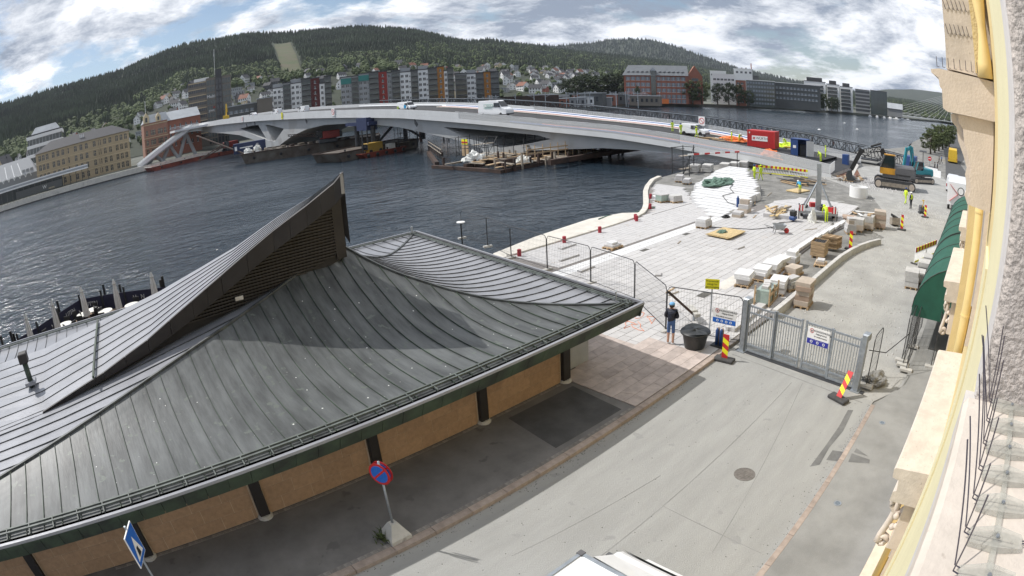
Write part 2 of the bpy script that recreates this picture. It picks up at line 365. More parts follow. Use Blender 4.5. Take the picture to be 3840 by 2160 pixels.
bp = t.nodes.new('ShaderNodeBump'); bp.inputs['Distance'].default_value = 0.85; nw = t.nodes.new('ShaderNodeTexNoise'); nw.inputs['Scale'].default_value = 0.022; nw.inputs['Detail'].default_value = 4; mw = t.nodes.new('ShaderNodeMapping'); mw.inputs['Scale'].default_value = (1, 2.2, 1); mw.inputs['Rotation'].default_value = (0, 0, .4); t.links.new(tcw.outputs['Object'], mw.inputs[0]); t.links.new(mw.outputs[0], nw.inputs[0]); mr_ = t.nodes.new('ShaderNodeMapRange'); mr_.inputs['From Min'].default_value = .35; mr_.inputs['From Max'].default_value = .62; mr_.inputs['To Min'].default_value = .30; mr_.inputs['To Max'].default_value = 1.0; t.links.new(nw.outputs[0], mr_.inputs[0]); t.links.new(mr_.outputs[0], bp.inputs['Strength']); t.links.new(h.outputs[0], bp.inputs['Height']); t.links.new(bp.outputs[0], pb.inputs['Normal'])
MATS['river_water'] = wm
b = MB(); b.face([(-700, 20, -1.6), (1500, 14, -1.6), (1500, 420, -1.6), (-700, 420, -1.6)])
struct(b.build('river', 'river_water'))
# ---------------------------------------------------------------- pavilion with the swept copper roof
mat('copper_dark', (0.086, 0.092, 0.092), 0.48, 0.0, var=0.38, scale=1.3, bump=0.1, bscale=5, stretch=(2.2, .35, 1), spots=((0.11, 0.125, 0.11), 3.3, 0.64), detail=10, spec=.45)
mat('copper_sheen', (0.27, 0.275, 0.295), 0.34, 0.15, var=0.12, scale=0.7, bump=0.1, bscale=8)  # same copper made lighter: grazing sky sheen put into the base colour
mat('copper_fascia', (0.055, 0.085, 0.055), 0.6, 0.1, var=0.4, scale=1.6, bump=0.1, col2=(0.03, 0.036, 0.032))
mat('seam_shadow', (0.05, 0.054, 0.056), 0.55, var=0.1); mat('rail_patina', (0.10, 0.115, 0.105), 0.6, var=0.3, scale=3); mat('dropping', (0.7, 0.71, 0.68), 0.9, var=0)  # standing seams: their shadow lines put into a dark seam colour
mat('brown_metal', (0.035, 0.031, 0.030), 0.55, 0.2, var=0.2, scale=1.5)
mat('black_beam', (0.018, 0.016, 0.016), 0.6, var=0.2, scale=3)
mat('wall_tile', (0.36, 0.235, 0.145), 0.85, var=0.12, scale=9, bump=0.2, bscale=90, rnd=0.08)
mat('mortar', (0.50, 0.40, 0.29), 0.9, var=0.1)
mat('glass_dark', (0.02, 0.025, 0.03), 0.08, 0.0, var=0, spec=0.8)
mat('grey_panel', (0.33, 0.35, 0.37), 0.5, var=0.1, scale=2)
PROF = [(0, 5.28), (.08, 4.76), (.16, 4.31), (.23, 4.0), (.3, 3.74), (.37, 3.48), (.45, 3.24), (.52, 3.06), (.6, 2.93), (.68, 2.85), (.77, 2.8), (.86, 2.785), (.95, 2.80), (1.0, 2.82)]
AX, AY = 8.97, 19.6; XR, XL, YF, YB = 16.02, -14.6, 11.70, 27.55
def rz_(s): return interp(s, PROF)
pav = thing('pavilion', 'low restaurant pavilion with swept dark copper roof and tan tiled walls', 'pavilion', (0, 0, 0))
S = [k/26 for k in range(27)]
def face_grid(c0, c1, n=40):
    """roof face between two eave corners, rows from apex to eave"""
    return [[Vector((lerp(AX, lerp(c0[0], c1[0], j/n), s), lerp(AY, lerp(c0[1], c1[1], j/n), s), rz_(s))) for j in range(n+1)] for s in S]
corn = {'FL': (XL, YF), 'FR': (XR, YF), 'BR': (XR+1.35, YB), 'BL': (XL, YB)}
roof = MB().build('roof', 'copper_dark', pav)
for nm, a, bq, m in (('front', 'FL', 'FR', 'copper_dark'), ('right', 'FR', 'BR', 'copper_sheen'), ('back', 'BR', 'BL', 'copper_sheen'), ('left', 'BL', 'FL', 'copper_sheen')):
    g = MB(); G = face_grid(corn[a], corn[bq], 90)
    for row in G[1:-1]:
        for v in row[1:-1]: v.z += .012*mnoise.noise(v*1.7)
    g.grid(G); g.build('roof_sheeting', m, roof, smooth=True)
    # standing seams run up the slope, square to the eave
    a2, b2 = Vector(corn[a]), Vector(corn[bq]); ev = (b2-a2); ln = ev.length; ev /= ln; ap = Vector((AX, AY)); ta = (ap-a2).dot(ev)
    ic = Vector((-ev.y, ev.x)); dep = (ap-a2).dot(ic)
    d = 0.3 if nm != 'front' else 0.18
    while d < ln:
        top = d/ta if d < ta else (ln-d)/(ln-ta)           # how far up the slope this seam reaches before the hip
        if top > .04:
            pts = []
            for k in range(13):
                u = top*k/12*.995; s = 1-u; p = a2+ev*d+ic*(dep*u); pts.append((p.x, p.y, rz_(s)+.018))
            sm = MB()
            for p, q in zip(pts, pts[1:]): sm.beam(p, q, .016, .036)
            sm.build('standing_seam', 'seam_shadow' if nm != 'front' else 'copper_fascia', roof)
        d += 0.61
for c in corn.values():
    hp = MB(); P = [(lerp(AX, c[0], s), lerp(AY, c[1], s), rz_(s)+.03) for s in S]
    for p, q in zip(P, P[1:]): hp.beam(p, q, .09, .06)
    hp.build('hip_ridge', 'copper_dark', roof)
# droppings on the front face
dm = MB()
for k in range(90):
    x = random.uniform(-4, 15.5); yy = random.uniform(12, 18.4); s = max((AY-yy)/(AY-YF), (x-AX)/(XR-AX) if x > AX else (AX-x)/(AX-XL))
    if abs(s-(AY-yy)/(AY-YF)) > 1e-6: continue
    r = random.uniform(.008, .028); z = rz_(s)+.006; s2 = s-.02; sl = (rz_(s2)-rz_(s))/(.02*(AY-YF))
    dm.face([(x+r*cos(a)*random.uniform(.6, 1.2), yy+r*sin(a), z+r*sin(a)*sl) for a in [i*pi/3 for i in range(6)]])
stuff(dm.build('droppings', 'dropping', roof))
# eaves: gutter box, fascia plates, snow guard
ov = .22
def eave(a, c, nin):
    a, c = Vector((a[0], a[1], 0)), Vector((c[0], c[1], 0)); d = (c-a).normalized(); o = Vector((nin[0], nin[1], 0))*-1
    for nm, off, z0, z1, w, m in (('gutter_lip', ov+.02, 2.80, 2.88, .10, 'copper_sheen'), ('gutter_trough', ov-.10, 2.72, 2.765, .20, 'black_beam')):
        g = MB(); g.beam(a+o*off+Vector((0, 0, (z0+z1)/2))-d*ov, c+o*off+Vector((0, 0, (z0+z1)/2))+d*ov, w, z1-z0); g.build(nm, m, pav)
    g = MB(); g.beam(a-o*.16+Vector((0, 0, 2.895)), c-o*.16+Vector((0, 0, 2.895)), .05, .05); g.beam(a-o*.30+Vector((0, 0, 2.90)), c-o*.30+Vector((0, 0, 2.90)), .05, .05); g.build('snow_guard_rail', 'rail_patina', pav)
    n = int((c-a).length/.8)
    for k in range(n):
        g = MB(); p = a+(c-a)*((k+.5)/n); g.beam(p+o*.05+Vector((0, 0, 2.84)), p-o*.34+Vector((0, 0, 2.90)), .03, .07); g.build('snow_guard_bracket', 'rail_patina', pav)
    L_ = (c-a).length+2*ov; n = int(L_/.62)
    for k in range(n):
        p = a-d*ov+d*(L_*k/n); q = p+d*(L_/n-.012); g = MB()
        g.mesh([p+o*(ov+.075)+Vector((0, 0, 2.80)), q+o*(ov+.075)+Vector((0, 0, 2.80)), q+o*(ov-.10)+Vector((0, 0, 2.36)), p+o*(ov-.10)+Vector((0, 0, 2.36)),
                p+o*(ov+.03)+Vector((0, 0, 2.80)), q+o*(ov+.03)+Vector((0, 0, 2.80)), q+o*(ov-.14)+Vector((0, 0, 2.36)), p+o*(ov-.14)+Vector((0, 0, 2.36))],
               [(0, 1, 2, 3), (5, 4, 7, 6), (0, 4, 5, 1), (3, 2, 6, 7), (0, 3, 7, 4), (1, 5, 6, 2)])
        g.build('fascia_plate', 'copper_fascia', pav)
eave(corn['FL'], corn['FR'], (0, 1)); eave(corn['FR'], corn['BR'], (-1, 0)); eave(corn['BL'], corn['BR'], (0, -1))
g = MB(); g.mesh([(XL, YF, 2.40), (XR, YF, 2.40), (XR+1.3, YB, 2.40), (XL, YB, 2.40)], [(3, 2, 1, 0)]); g.build('soffit', 'black_beam', pav)
# wedge-shaped clerestory with louvred side
near = [(8.17, 16.9, 8.13), (7.91, 17.1, 7.8), (7.01, 17.5, 7.2), (5.88, 17.95, 6.56), (3.9, 18.3, 5.49), (2.7, 18.3, 4.95), (0.79, 18.2, 4.17), (-1.14, 18.05, 3.62), (-4.0, 17.9, 3.02), (-7, 17.8, 2.86)]
far_ = [(9.15, 18.95, 7.9), (8.85, 19.2, 7.65), (8.1, 19.55, 7.2), (6.8, 19.95, 6.65), (5.2, 20.6, 5.84), (3.8, 21.2, 5.3), (2.0, 21.8, 4.7), (-.74, 22.7, 4.02), (-4, 23.8, 3.3), (-7, 24.8, 2.95)]
clr = MB().build('clerestory', 'copper_sheen', pav)
NC = 7
G = [[Vector(a).lerp(Vector(c), j/NC) for j in range(NC+1)] for a, c in zip(near, far_)]
g = MB(); g.grid(G); g.build('wedge_roof', 'copper_sheen', clr)
for j in range(1, NC):
    sm = MB()
    for i in range(len(G)-1): sm.beam(G[i][j]+Vector((0, 0, .012)), G[i+1][j]+Vector((0, 0, .012)), .012, .03)
    sm.build('standing_seam', 'seam_shadow', clr)
FH = [.68, .66, .64, .62, .6, .55, .40, .22, .10, .05]
for i in range(len(near)-2):
    n = 1 if i < 1 else 2 if i < 7 else 1
    for k in range(n):
        a, c = Vector(near[i]).lerp(Vector(near[i+1]), k/n), Vector(near[i]).lerp(Vector(near[i+1]), (k+.985)/n); ha, hc = lerp(FH[i], FH[i+1], k/n), lerp(FH[i], FH[i+1], (k+1)/n)
        g = MB(); o1 = Vector((0, -.02, .03)); o2 = Vector((0, .10, 0)); dn = lambda h: Vector((0, .06, -h))
        g.mesh([a+o1, c+o1, c+dn(hc), a+dn(ha), a+o1+o2, c+o1+o2, c+dn(hc)+o2, a+dn(ha)+o2], [(0, 3, 2, 1), (4, 5, 6, 7), (0, 1, 5, 4), (3, 7, 6, 2), (0, 4, 7, 3), (1, 2, 6, 5)])
        g.build('wedge_fascia', 'brown_metal', clr)
a, c = Vector(near[0]), Vector(far_[0])
g = MB(); g.mesh([a, c, c-Vector((0, 0, .62)), a-Vector((0, 0, .66)), a-Vector((.12, 0, 0)), c-Vector((.12, 0, 0)), c-Vector((.12, 0, .62)), a-Vector((.12, 0, .66))], [(0, 1, 2, 3), (4, 7, 6, 5), (0, 4, 5, 1), (3, 2, 6, 7), (0, 3, 7, 4), (1, 5, 6, 2)]); g.build('prow_plate', 'copper_sheen', clr)
BY = [18.9, 18.9, 18.9, 18.88, 18.85, 18.75, 18.6, 18.45]
bk = [(x, yb_, z-h) for (x, y, z), h, yb_ in zip(near, FH, BY)][:8]; bk[0] = (8.75, 18.9, 7.5)
g = MB()
for (p, h1, q), (p2, h2, q2) in zip(zip(near, FH, bk), list(zip(near, FH, bk))[1:]): g.face([(p[0], p[1]+.1, p[2]-h1+.03), (p2[0], p2[1]+.1, p2[2]-h2+.03), (q2[0], q2[1]+.02, p2[2]-h2+.1), (q[0], q[1]+.02, p[2]-h1+.1)])
g.build('wedge_soffit', 'brown_metal', clr)
g = MB()                                                    # louvre wall behind the blades and its mirror on the far side
def hipz(x): return rz_((AX-x)/(AX-XL)) if x < AX else 5.25
for (x0, y0, z0), (x1, y1, z1) in zip(bk, bk[1:]): g.face([(x1, y1, max(z1, hipz(x1)-.3)), (x0, y0, z0), (x0, y0, hipz(x0)-.35), (x1, y1, hipz(x1)-.35)])
for p, q in zip(far_, far_[1:]): g.face([(p[0], p[1]-.05, p[2]-.04), (q[0], q[1]-.05, q[2]-.04), (q[0], q[1]-.05, q[2]-1.6), (p[0], p[1]-.05, p[2]-2.6)])
g.build('clerestory_wall', 'black_beam', clr)
z = 4.2
while z < 7.2:
    xa = interp(z, [(p[2], p[0]) for p in reversed(bk)]); xb = 8.60
    if z < 5.3: xlo = interp(-z, [(-rz_(s), AX-s*(AX-XL)) for s in S]); xa = max(xa, min(xa, xb)); 
    hz = [x for x in [xa+(xb-xa)*i/30 for i in range(31)] if hipz(x) < z+.1]
    if len(hz) > 2:
        x0, x1 = hz[0], hz[-1]; yv = lambda x: interp(x, [(p[0], p[1]) for p in reversed(bk)])-.03
        g = MB(); g.beam((x0, yv(x0), z), (x1, yv(x1), z), .07, .055); g.build('louvre_blade', 'brown_metal', clr)
    z += .105
g = MB(); g.box(8.52, 8.92, 18.84, 19.3, 4.9, 7.4); g.build('prow_post', 'brown_metal', clr)
g = MB(); g.cbox((4.5, 18.62, 4.55), (.3, .05, .13)); g.build('lamp_box', 'concrete_pale', clr)
g = MB(); g.beam((-1.55, 17.9, 3.66), (-1.0, 22.7, 4.06), .07, .09); g.build('expansion_ridge', 'copper_fascia', clr)
# vent pipe
ch = MB().build('vent_pipe', 'copper_fascia', pav)
g = MB(); g.lathe([(.13, 3.0), (.13, 4.05)], (-4.55, 20.4, 0), 14); g.build('flue', 'copper_fascia', ch, smooth=True)
g = MB(); g.cbox((-4.55, 20.4, 4.2), (.42, .42, .36)); g.build('flue_cap', 'brown_metal', ch, bevel=.03)
g = MB(); g.cbox((-4.55, 20.4, 3.28), (.5, .5, .12)); g.build('flue_collar', 'copper_sheen', ch)
# walls
WY = 13.15
g = MB(); g.box(-14, 13.78, WY+.029, WY+.25, 0.0, 2.45); g.box(13.8, 14.0, WY+.2, 26, 0, 2.45); g.build('wall', 'mortar', pav)
cols = [-13.6, -9.6, -5.65, -1.75, 2.2, 6.05, 10.1, 13.9]
for k, x in enumerate(cols):
    cl = MB(); cl.box(x-.16, x+.16, WY-.13, WY+.12, .1, 2.4); c_ = cl.build('column', 'black_beam', pav, bevel=.02)
    g = MB(); g.lathe([(.24, .13), (.24, .17), (.17, .22)], (x, WY-.03, 0), 12); g.build('column_base', 'concrete', c_)
for k in range(len(cols)-1):
    x0, x1 = cols[k]+.2, cols[k+1]-.2
    g = MB(); g.box(cols[k]+.16, cols[k+1]-.16, WY-.06, WY+.09, 1.42, 2.35); g.build('lintel', 'black_beam', pav)
    z = .14; r_ = 0
    while z < 1.40:
        h_ = min(.43, 1.41-z); x = x0; w0 = [.5, .95, .7][r_ % 3]
        while x < x1-.05:
            w = min(w0, x1-x); g = MB(); g.box(x, x+w-.014, WY+.02, WY+.099, z, z+h_-.014); g.build('wall_tile', 'wall_tile', pav); x += w; w0 = .98
        z += h_; r_ += 1
for k in range(3):
    g = MB(); g.box(14.3+k*.5, 14.77+k*.5, 13.6+.02*k, 13.64+.02*k, .13, 2.2); g.build('screen_panel', 'grey_panel', pav)
g = MB(); g.tube([(14.05, WY-.05, 2.3), (14.25, WY-.15, 2.25), (14.3, WY-.1, 1.9), (14.12, WY-.05, 1.7), (14.12, WY-.05, .2)], .035, 8); g.build('downpipe', 'black_beam', pav)
for cx, cy in ((15.6, 12.2), (17.0, 27.2)):
    fl_ = MB(); fl_.box(-.11, .11, -.02, .02, 0, .32); fl_.beam((0, .05, -.05), (0, .05, .1), .04); o = fl_.build('floodlight', 'grey_panel', pav, loc=(cx, cy, 2.98), rz=.6)
# ---------------------------------------------------------------- the new bridge
mat('bridge_concrete', (0.42, 0.43, 0.43), 0.75, var=0.08, scale=0.25, bump=0.05, spots=((0.36, 0.36, 0.355), 0.12, 0.6))
mat('bridge_edge', (0.66, 0.67, 0.67), 0.6, var=0.05, scale=0.3)
mat('rail_white', (0.80, 0.81, 0.81), 0.45, 0.1, var=0.04)
mat('deck_black', (0.04, 0.04, 0.042), 0.85, var=0.3, scale=0.5)
mat('pipe_white', (0.78, 0.79, 0.8), 0.4, var=0.03); mat('pipe_blue', (0.03, 0.10, 0.30), 0.4, var=0.1); mat('pipe_red', (0.45, 0.06, 0.04), 0.5, var=0.1)
mat('orange_net', (0.75, 0.20, 0.05), 0.7, var=0.15, scale=3)
mat('steel_dark', (0.06, 0.062, 0.066), 0.55, 0.5, var=0.25, scale=1.5)
mat('rusty_steel', (0.075, 0.042, 0.03), 0.85, var=0.4, scale=0.8, bump=0.2, col2=(0.03, 0.022, 0.018)); mat('crane_red', (0.26, 0.03, 0.022), 0.6, var=0.2); mat('ochre_machine', (0.36, 0.22, 0.03), 0.6, var=0.2)
mat('timber', (0.42, 0.30, 0.18), 0.85, var=0.25, scale=3, stretch=(1, 1, 6), rnd=0.18)
mat('timber_grey', (0.30, 0.26, 0.21), 0.9, var=0.3, scale=3, rnd=0.2)
mat('tarp_white', (0.72, 0.72, 0.68), 0.8, var=0.1, scale=1.5, bump=0.6, bscale=2)
mat('tarp_green', (0.10, 0.17, 0.13), 0.7, var=0.3, scale=2)
mat('barge_hull', (0.13, 0.12, 0.10), 0.9, var=0.5, scale=0.35, col2=(0.06, 0.04, 0.03), bump=0.2)
mat('red_hull', (0.28, 0.06, 0.035), 0.8, var=0.4, scale=0.4, col2=(0.13, 0.03, 0.02))
mat('yellow_paint', (0.65, 0.42, 0.03), 0.5, var=0.1); mat('red_paint', (0.52, 0.03, 0.03), 0.45, var=0.08); mat('formwork_navy', (0.018, 0.03, 0.085), 0.6, var=0.2); mat('blue_paint', (0.022, 0.062, 0.20), 0.5, var=0.12)
mat('white_paint', (0.80, 0.80, 0.79), 0.4, var=0.03); mat('black_rubber', (0.02, 0.02, 0.021), 0.85, var=0.1); mat('sign_yellow', (0.85, 0.80, 0.02), 0.5, var=0.0); mat('sign_black', (0.015, 0.015, 0.015), 0.6, var=0)
mat('car_glass', (0.015, 0.018, 0.022), 0.06, var=0, spec=0.7); mat('grey_plastic', (0.10, 0.10, 0.105), 0.6, var=0.1); mat('galv', (0.34, 0.37, 0.40), 0.42, 0.55, var=0.15, scale=5)
mat('teal', (0.02, 0.22, 0.26), 0.5, var=0.1); mat('hi_vis', (0.60, 0.78, 0.04), 0.7, var=0.1); mat('sky_blue', (0.05, 0.36, 0.62), 0.7, var=0.1)
ZB = [(14, -1.2), (22.6, -.3), (27.8, .2), (33.7, .8), (39.8, 1.2), (47, 1.9), (56.3, 2.7), (68.7, 3.4), (79.7, 4.3), (92.5, 5.3), (108, 6.5), (123.9, 7.3), (148.5, 8.4), (183, 9.7), (219, 10.7), (262, 11.4), (330, 11.8)]
zb = lambda y: interp(y, ZB)
bx = lambda y, w: 77.5+w-.1*y
BOT = [(22, -.7), (33.7, .05), (40, .45), (49, 1.05), (59, 1.0), (66.4, .5), (74.5, .0), (78, -1.0), (84.5, -1.0), (85.5, 0), (89, 1.2), (100.6, 3.0), (110, 4.5), (123.5, 5.8), (132, 6.05), (142, 6.2), (152, 5.5), (162, 3.8), (170, 1.6), (173, -.2), (180, -.2), (183, 1.9), (193, 3.9), (205, 5.8), (222, 7.2), (240, 8.4), (252, 9.7), (266, 10.2), (330, 10.4)]
OT = {1: [(69.4, 2.15), (72, 2.75), (95.5, 4.25)], 2: [(167, 6.25), (178, 8.0), (191, 8.6), (204, 8.05)]}
OB = {1: [(69.4, 2.1), (75.3, 1.05), (81.2, .3), (89, 1.95), (95.5, 4.2)], 2: [(167, 6.2), (174.2, 2.6), (181, 3.3), (204, 8.0)]}
brg = thing('bridge', 'long pale concrete arched road bridge under construction across the river', 'bridge')
ys = sorted(set([22+k*2 for k in range(155)]+[a for a, _ in BOT]+[69.4, 95.5, 167, 204, 81.2, 174.2, 72]))
ys = [y for y in ys if 22 <= y <= 330]
g = MB()
def strip(ya, yb_, ta, tb, ba, bb, w0=1.0, w1=18.6):
    vs = []
    for y, t_, b_ in ((ya, ta, ba), (yb_, tb, bb)):
        vs += [(bx(y, w0), y, t_), (bx(y, w1), y, t_), (bx(y, w1), y, b_), (bx(y, w0), y, b_)]
    g.mesh(vs, [(0, 3, 7, 4), (1, 5, 6, 2), (3, 2, 6, 7), (0, 4, 5, 1)])
for ya, yb_ in zip(ys, ys[1:]):
    mid = (ya+yb_)/2; op = 1 if 69.4 < mid < 95.5 else 2 if 167 < mid < 204 else 0
    if op:
        strip(ya, yb_, zb(ya), zb(yb_), interp(ya, OT[op]), interp(yb_, OT[op])); strip(ya, yb_, interp(ya, OB[op]), interp(yb_, OB[op]), interp(ya, BOT), interp(yb_, BOT))
    else: strip(ya, yb_, zb(ya), zb(yb_), interp(ya, BOT), interp(yb_, BOT))
g.build('girder', 'bridge_concrete', brg)
g = MB()
for ya, yb_ in ((183, 176.2), (190, 176.8)): pass
vs = [(bx(y, w), y, z) for w in (1.2, 18.4) for y, z in ((174.6, 1.2), (178.5, 1.6), (187.5, 8.6), (181.5, 8.4))]
g.mesh(vs, [(0, 1, 2, 3), (7, 6, 5, 4), (0, 4, 5, 1), (1, 5, 6, 2), (2, 6, 7, 3), (3, 7, 4, 0)]); g.build('pier_strut', 'bridge_concrete', brg)
for y0, y1 in ((77.5, 85), (172.5, 180.5)):
    g = MB(); g.box(bx(y0, 0), bx(y0, 19.5), y0, y1, -4, -.55); g.build('pier_foot', 'concrete', brg)
g = MB()
for ya, yb_ in zip(ys, ys[1:]):
    vs = []
    for y in (ya, yb_): vs += [(bx(y, 0), y, zb(y)), (bx(y, 20), y, zb(y)), (bx(y, 20), y, zb(y)+.8), (bx(y, 0), y, zb(y)+.8)]
    g.mesh(vs, [(0, 4, 5, 1), (3, 2, 6, 7)])
g.build('deck', 'deck_black', brg)
for w_ in (0, 20):
    E_ = MB()
    for ya, yb_ in zip(ys, ys[1:]): E_.face([(bx(ya, w_), ya, zb(ya)), (bx(ya, w_), ya, zb(ya)+.8), (bx(yb_, w_), yb_, zb(yb_)+.8), (bx(yb_, w_), yb_, zb(yb_))][::1 if w_ == 0 else -1])
    E_.build('deck_edge', 'bridge_edge', brg)
g = MB(); g.face([(bx(22, 0), 22, zb(22)-.4), (bx(22, 20), 22, zb(22)-.4), (bx(22, 20), 22, zb(22)+.8), (bx(22, 0), 22, zb(22)+.8)]); g.build('deck_end', 'concrete', brg)
for w, nm in ((0.12, 'near'), (19.88, 'far')):
    y = 90.0                                   # solid parapet panels towards the far bank
    while y < 326:
        y2 = min(y+5, 328); g = MB(); vs = []
        for q in (y+.02, y2): vs += [(bx(q, w-.06), q, zb(q)+.8), (bx(q, w+.06), q, zb(q)+.8), (bx(q, w+.06), q, zb(q)+1.92), (bx(q, w-.06), q, zb(q)+1.92)]
        g.mesh(vs, [(0, 3, 7, 4), (1, 5, 6, 2), (3, 2, 6, 7), (0, 1, 2, 3), (7, 6, 5, 4)]); g.build('parapet_panel', 'bridge_edge', brg); y = y2
    g = MB(); rl = MB(); y = 22.3
    while y < 90:
        d = .13 if y < 45 else .17
        g.beam((bx(y, w), y, zb(y)+(.30 if w < 1 else .8)), (bx(y, w), y, zb(y)+2.02), .075, .04); y += d
    stuff(g.build('railing_pickets', 'rail_white', brg))
    for q in ys:
        if q < 90: rl.beam((bx(q, w), q, zb(q)+2.04), (bx(q+2, w), q+2, zb(q+2)+2.04), .08, .06)
    rl.build('handrail', 'rail_white', brg)
g = MB()
for k in range(34):
    x = bx(22, 0)+k*.14; g.beam((x, 22.2+k*.02, .35), (x+.02, 22.2+k*.02, 1.72), .045, .03)
g.beam((bx(22, 0), 22.2, 1.74), (bx(22, 4.8), 22.9, 1.74), .07, .05); stuff(g.build('end_railing', 'rail_white', brg))
g = MB()
for ya, yb_ in zip(ys, ys[1:]):
    if ya < 26: continue
    vs = []
    for y in (ya, yb_): vs += [(bx(y, 3.2), y, zb(y)+.79), (bx(y, 17.2), y, zb(y)+.79), (bx(y, 17.2), y, zb(y)+1.2), (bx(y, 3.2), y, zb(y)+1.2)]
    g.mesh(vs, [(3, 2, 6, 7), (0, 3, 7, 4), (1, 5, 6, 2)])
g.build('roadway', 'deck_black', brg)
# drain slots on the web
for y, z in ((197, 9.0), (189.5, 9.25), (152, 7.9), (104, 5.4)):
    g = MB(); g.beam((bx(y, .97), y+1, z+.7), (bx(y, .97), y-.4, z-.7), .06, .8); g.build('web_slot', 'grey_plastic', brg)
# things laid out along the deck
def run(name, label, cat, w, r, y0, y1, m, dz=0.0, n=8):
    q = [y for y in ys if y0 <= y <= y1]; g = MB(); g.tube([(bx(y, w), y, zb(y)+(1.2 if 3 < w < 17.2 else .8)+r+dz) for y in q], r, n); return tag(g.build(name, m), label, cat)
run('duct_pipe', 'thick white insulated pipe lying along the bridge deck by far railing', 'pipe', 17.6, .30, 34, 150, 'pipe_white')
run('duct_pipe', 'white pipe between the thick white pipe and the blue pipe on deck', 'pipe', 16.7, .22, 34, 150, 'pipe_white')
run('duct_pipe', 'long dark blue pipe lying along the middle of the bridge deck', 'pipe', 15.6, .22, 36, 112, 'pipe_blue')
run('duct_pipe', 'slim white pipe between the blue pipe and the red pipe', 'pipe', 14.5, .2, 36, 112, 'pipe_white')
run('duct_pipe', 'long red pipe on the bridge deck beside the blue pipe', 'pipe', 13.6, .13, 38, 112, 'pipe_red')
run('duct_pipe', 'long yellowish white pipe beside the red pipe on deck', 'pipe', 12.9, .13, 38, 112, 'concrete_pale')
run('conduit', 'blue conduit running just inside the near bridge railing', 'conduit', .9, .14, 30, 78, 'pipe_blue')
run('conduit', 'orange conduit running inside the near bridge railing', 'conduit', 2.2, .10, 30, 72, 'orange_net')
# banners and round signs on the parapet
def disc_sign(name, label, y, z, s, w=-.06):
    t_ = thing(name, label, 'sign', (bx(y, w), y, z), atan2(-.995, -.0995)*0)
    g = MB(); g.box(-.03, .03, -s/2, s/2, -s*.62, s*.62); g.build('plate', 'white_paint', t_)
    for rr, m, o in ((.44, 'red_paint', -.036), (.34, 'white_paint', -.042)):
        g = MB(); g.face([(o, rr*s*cos(a), rr*s*sin(a)) for a in [i*pi/12 for i in range(24)]]); g.build('ring', m, t_)
    g = MB(); g.beam((-.048, .25*s, .25*s), (-.048, -.25*s, -.25*s), .01, .09*s, up=(0, 1, 0)); g.build('slash', 'red_paint', t_)
disc_sign('prohibition_sign', 'square white sign with red slashed circle on the parapet mid span', 135.4, 9.3, 1.7)
disc_sign('prohibition_sign', 'small white sign with red circle on parapet near the parked white car', 198.2, 11.3, 1.6)
disc_sign('prohibition_sign', 'white sign with red slashed circle on far railing beside the white van', 52, 4.9, 1.3, 19.7)
t_ = thing('warning_banner', 'tall yellow banner with black arrow hanging on the bridge parapet', 'banner', (bx(165.5, -.06), 165.5, 10.2))
g = MB(); g.box(-.02, .02, -.6, .6, -1, 1); g.build('cloth', 'sign_yellow', t_)
g = MB(); g.box(-.03, -.022, -.09, .09, -.4, .8); g.build('arrow_shaft', 'sign_black', t_); g = MB(); g.face([(-.03, -.35, -.3), (-.03, .35, -.3), (-.03, 0, -.85)]); g.build('arrow_head', 'sign_black', t_)

# ---------------------------------------------------------------- temporary lattice footbridge behind
fb = thing('footbridge', 'dark steel lattice footbridge running behind the new bridge', 'footbridge')
fz = lambda y: zb(y)+interp(y, [(15, 1.5), (55, 1.1), (110, .75), (150, .6)])
for nm, w in (('near_truss', 24.2), ('far_truss', 27.2)):
    g = MB(); y = 15.0
    while y < 150:
        st = 2.5
        for a, c in (((y, 0), (y+st, 0)), ((y, 1.75), (y+st, 1.75)), ((y, 0), (y+st/2, 1.75)), ((y+st/2, 1.75), (y+st, 0)), ((y, 0), (y, 1.75)), ((y+st/2, 0), (y+st/2, 1.75))):
            g.beam((bx(a[0], w), a[0], fz(a[0])+a[1]), (bx(c[0], w), c[0], fz(c[0])+c[1]), .09, .12)
        y += st
    g.build('lattice_truss', 'steel_dark', fb)
g = MB()
for q in range(15, 150, 2): g.beam((bx(q, 24.2), q, fz(q)+1.88), (bx(q+2, 24.2), q+2, fz(q+2)+1.88), .14, .1)
g.build('handrail', 'galv', fb)
g = MB()
for q in range(15, 150, 5): g.box(bx(q, 24.1), bx(q, 27.3), q, q+5.2, fz(q)-.2, fz(q)-.05)
g.build('walkway', 'steel_dark', fb)
for q in (45, 75, 105, 135):
    g = MB(); g.tube([(bx(q, 25.6), q, -4), (bx(q, 25.6), q, fz(q)-.1)], .45, 10); g.build('pile', 'rusty_steel', fb)

# ---------------------------------------------------------------- stairs on the far bank
st = thing('stairway', 'broad grey concrete stairs descending from the bridge deck to the far quay', 'stairs')
for (ax, az), (cx, cz), nm in (((46.5, 12.1), (21, .6), 0), ):
    for k in range(3):
        yk = 238.5+k*4.2
        g = MB(); n = 34
        for i in range(n):
            xx = lerp(ax, cx, i/n); zz = lerp(az, cz, i/n); g.box(lerp(ax, cx, (i+1)/n), xx, yk, yk+3.4, zz-1.0, zz)
        g.build('flight', 'bridge_concrete', st)
        for e in (-.25, 3.45):
            g = MB(); g.beam((ax, yk+e, az+.5), (cx, yk+e, cz+.5), .35, 1.5); g.build('parapet_wall', 'bridge_edge', st)
g = MB()
for k in range(26): g.beam((lerp(38, 51.5, k/25), 250, 12.2), (lerp(38, 51.5, k/25), 250, 13.6), .12)
g.beam((38, 250, 13.6), (51.5, 250, 13.6), .15); g.build('landing_railing', 'galv', st)
g = MB(); g.box(38, 53, 237, 252, 11.3, 12.1); g.build('landing', 'bridge_edge', st)
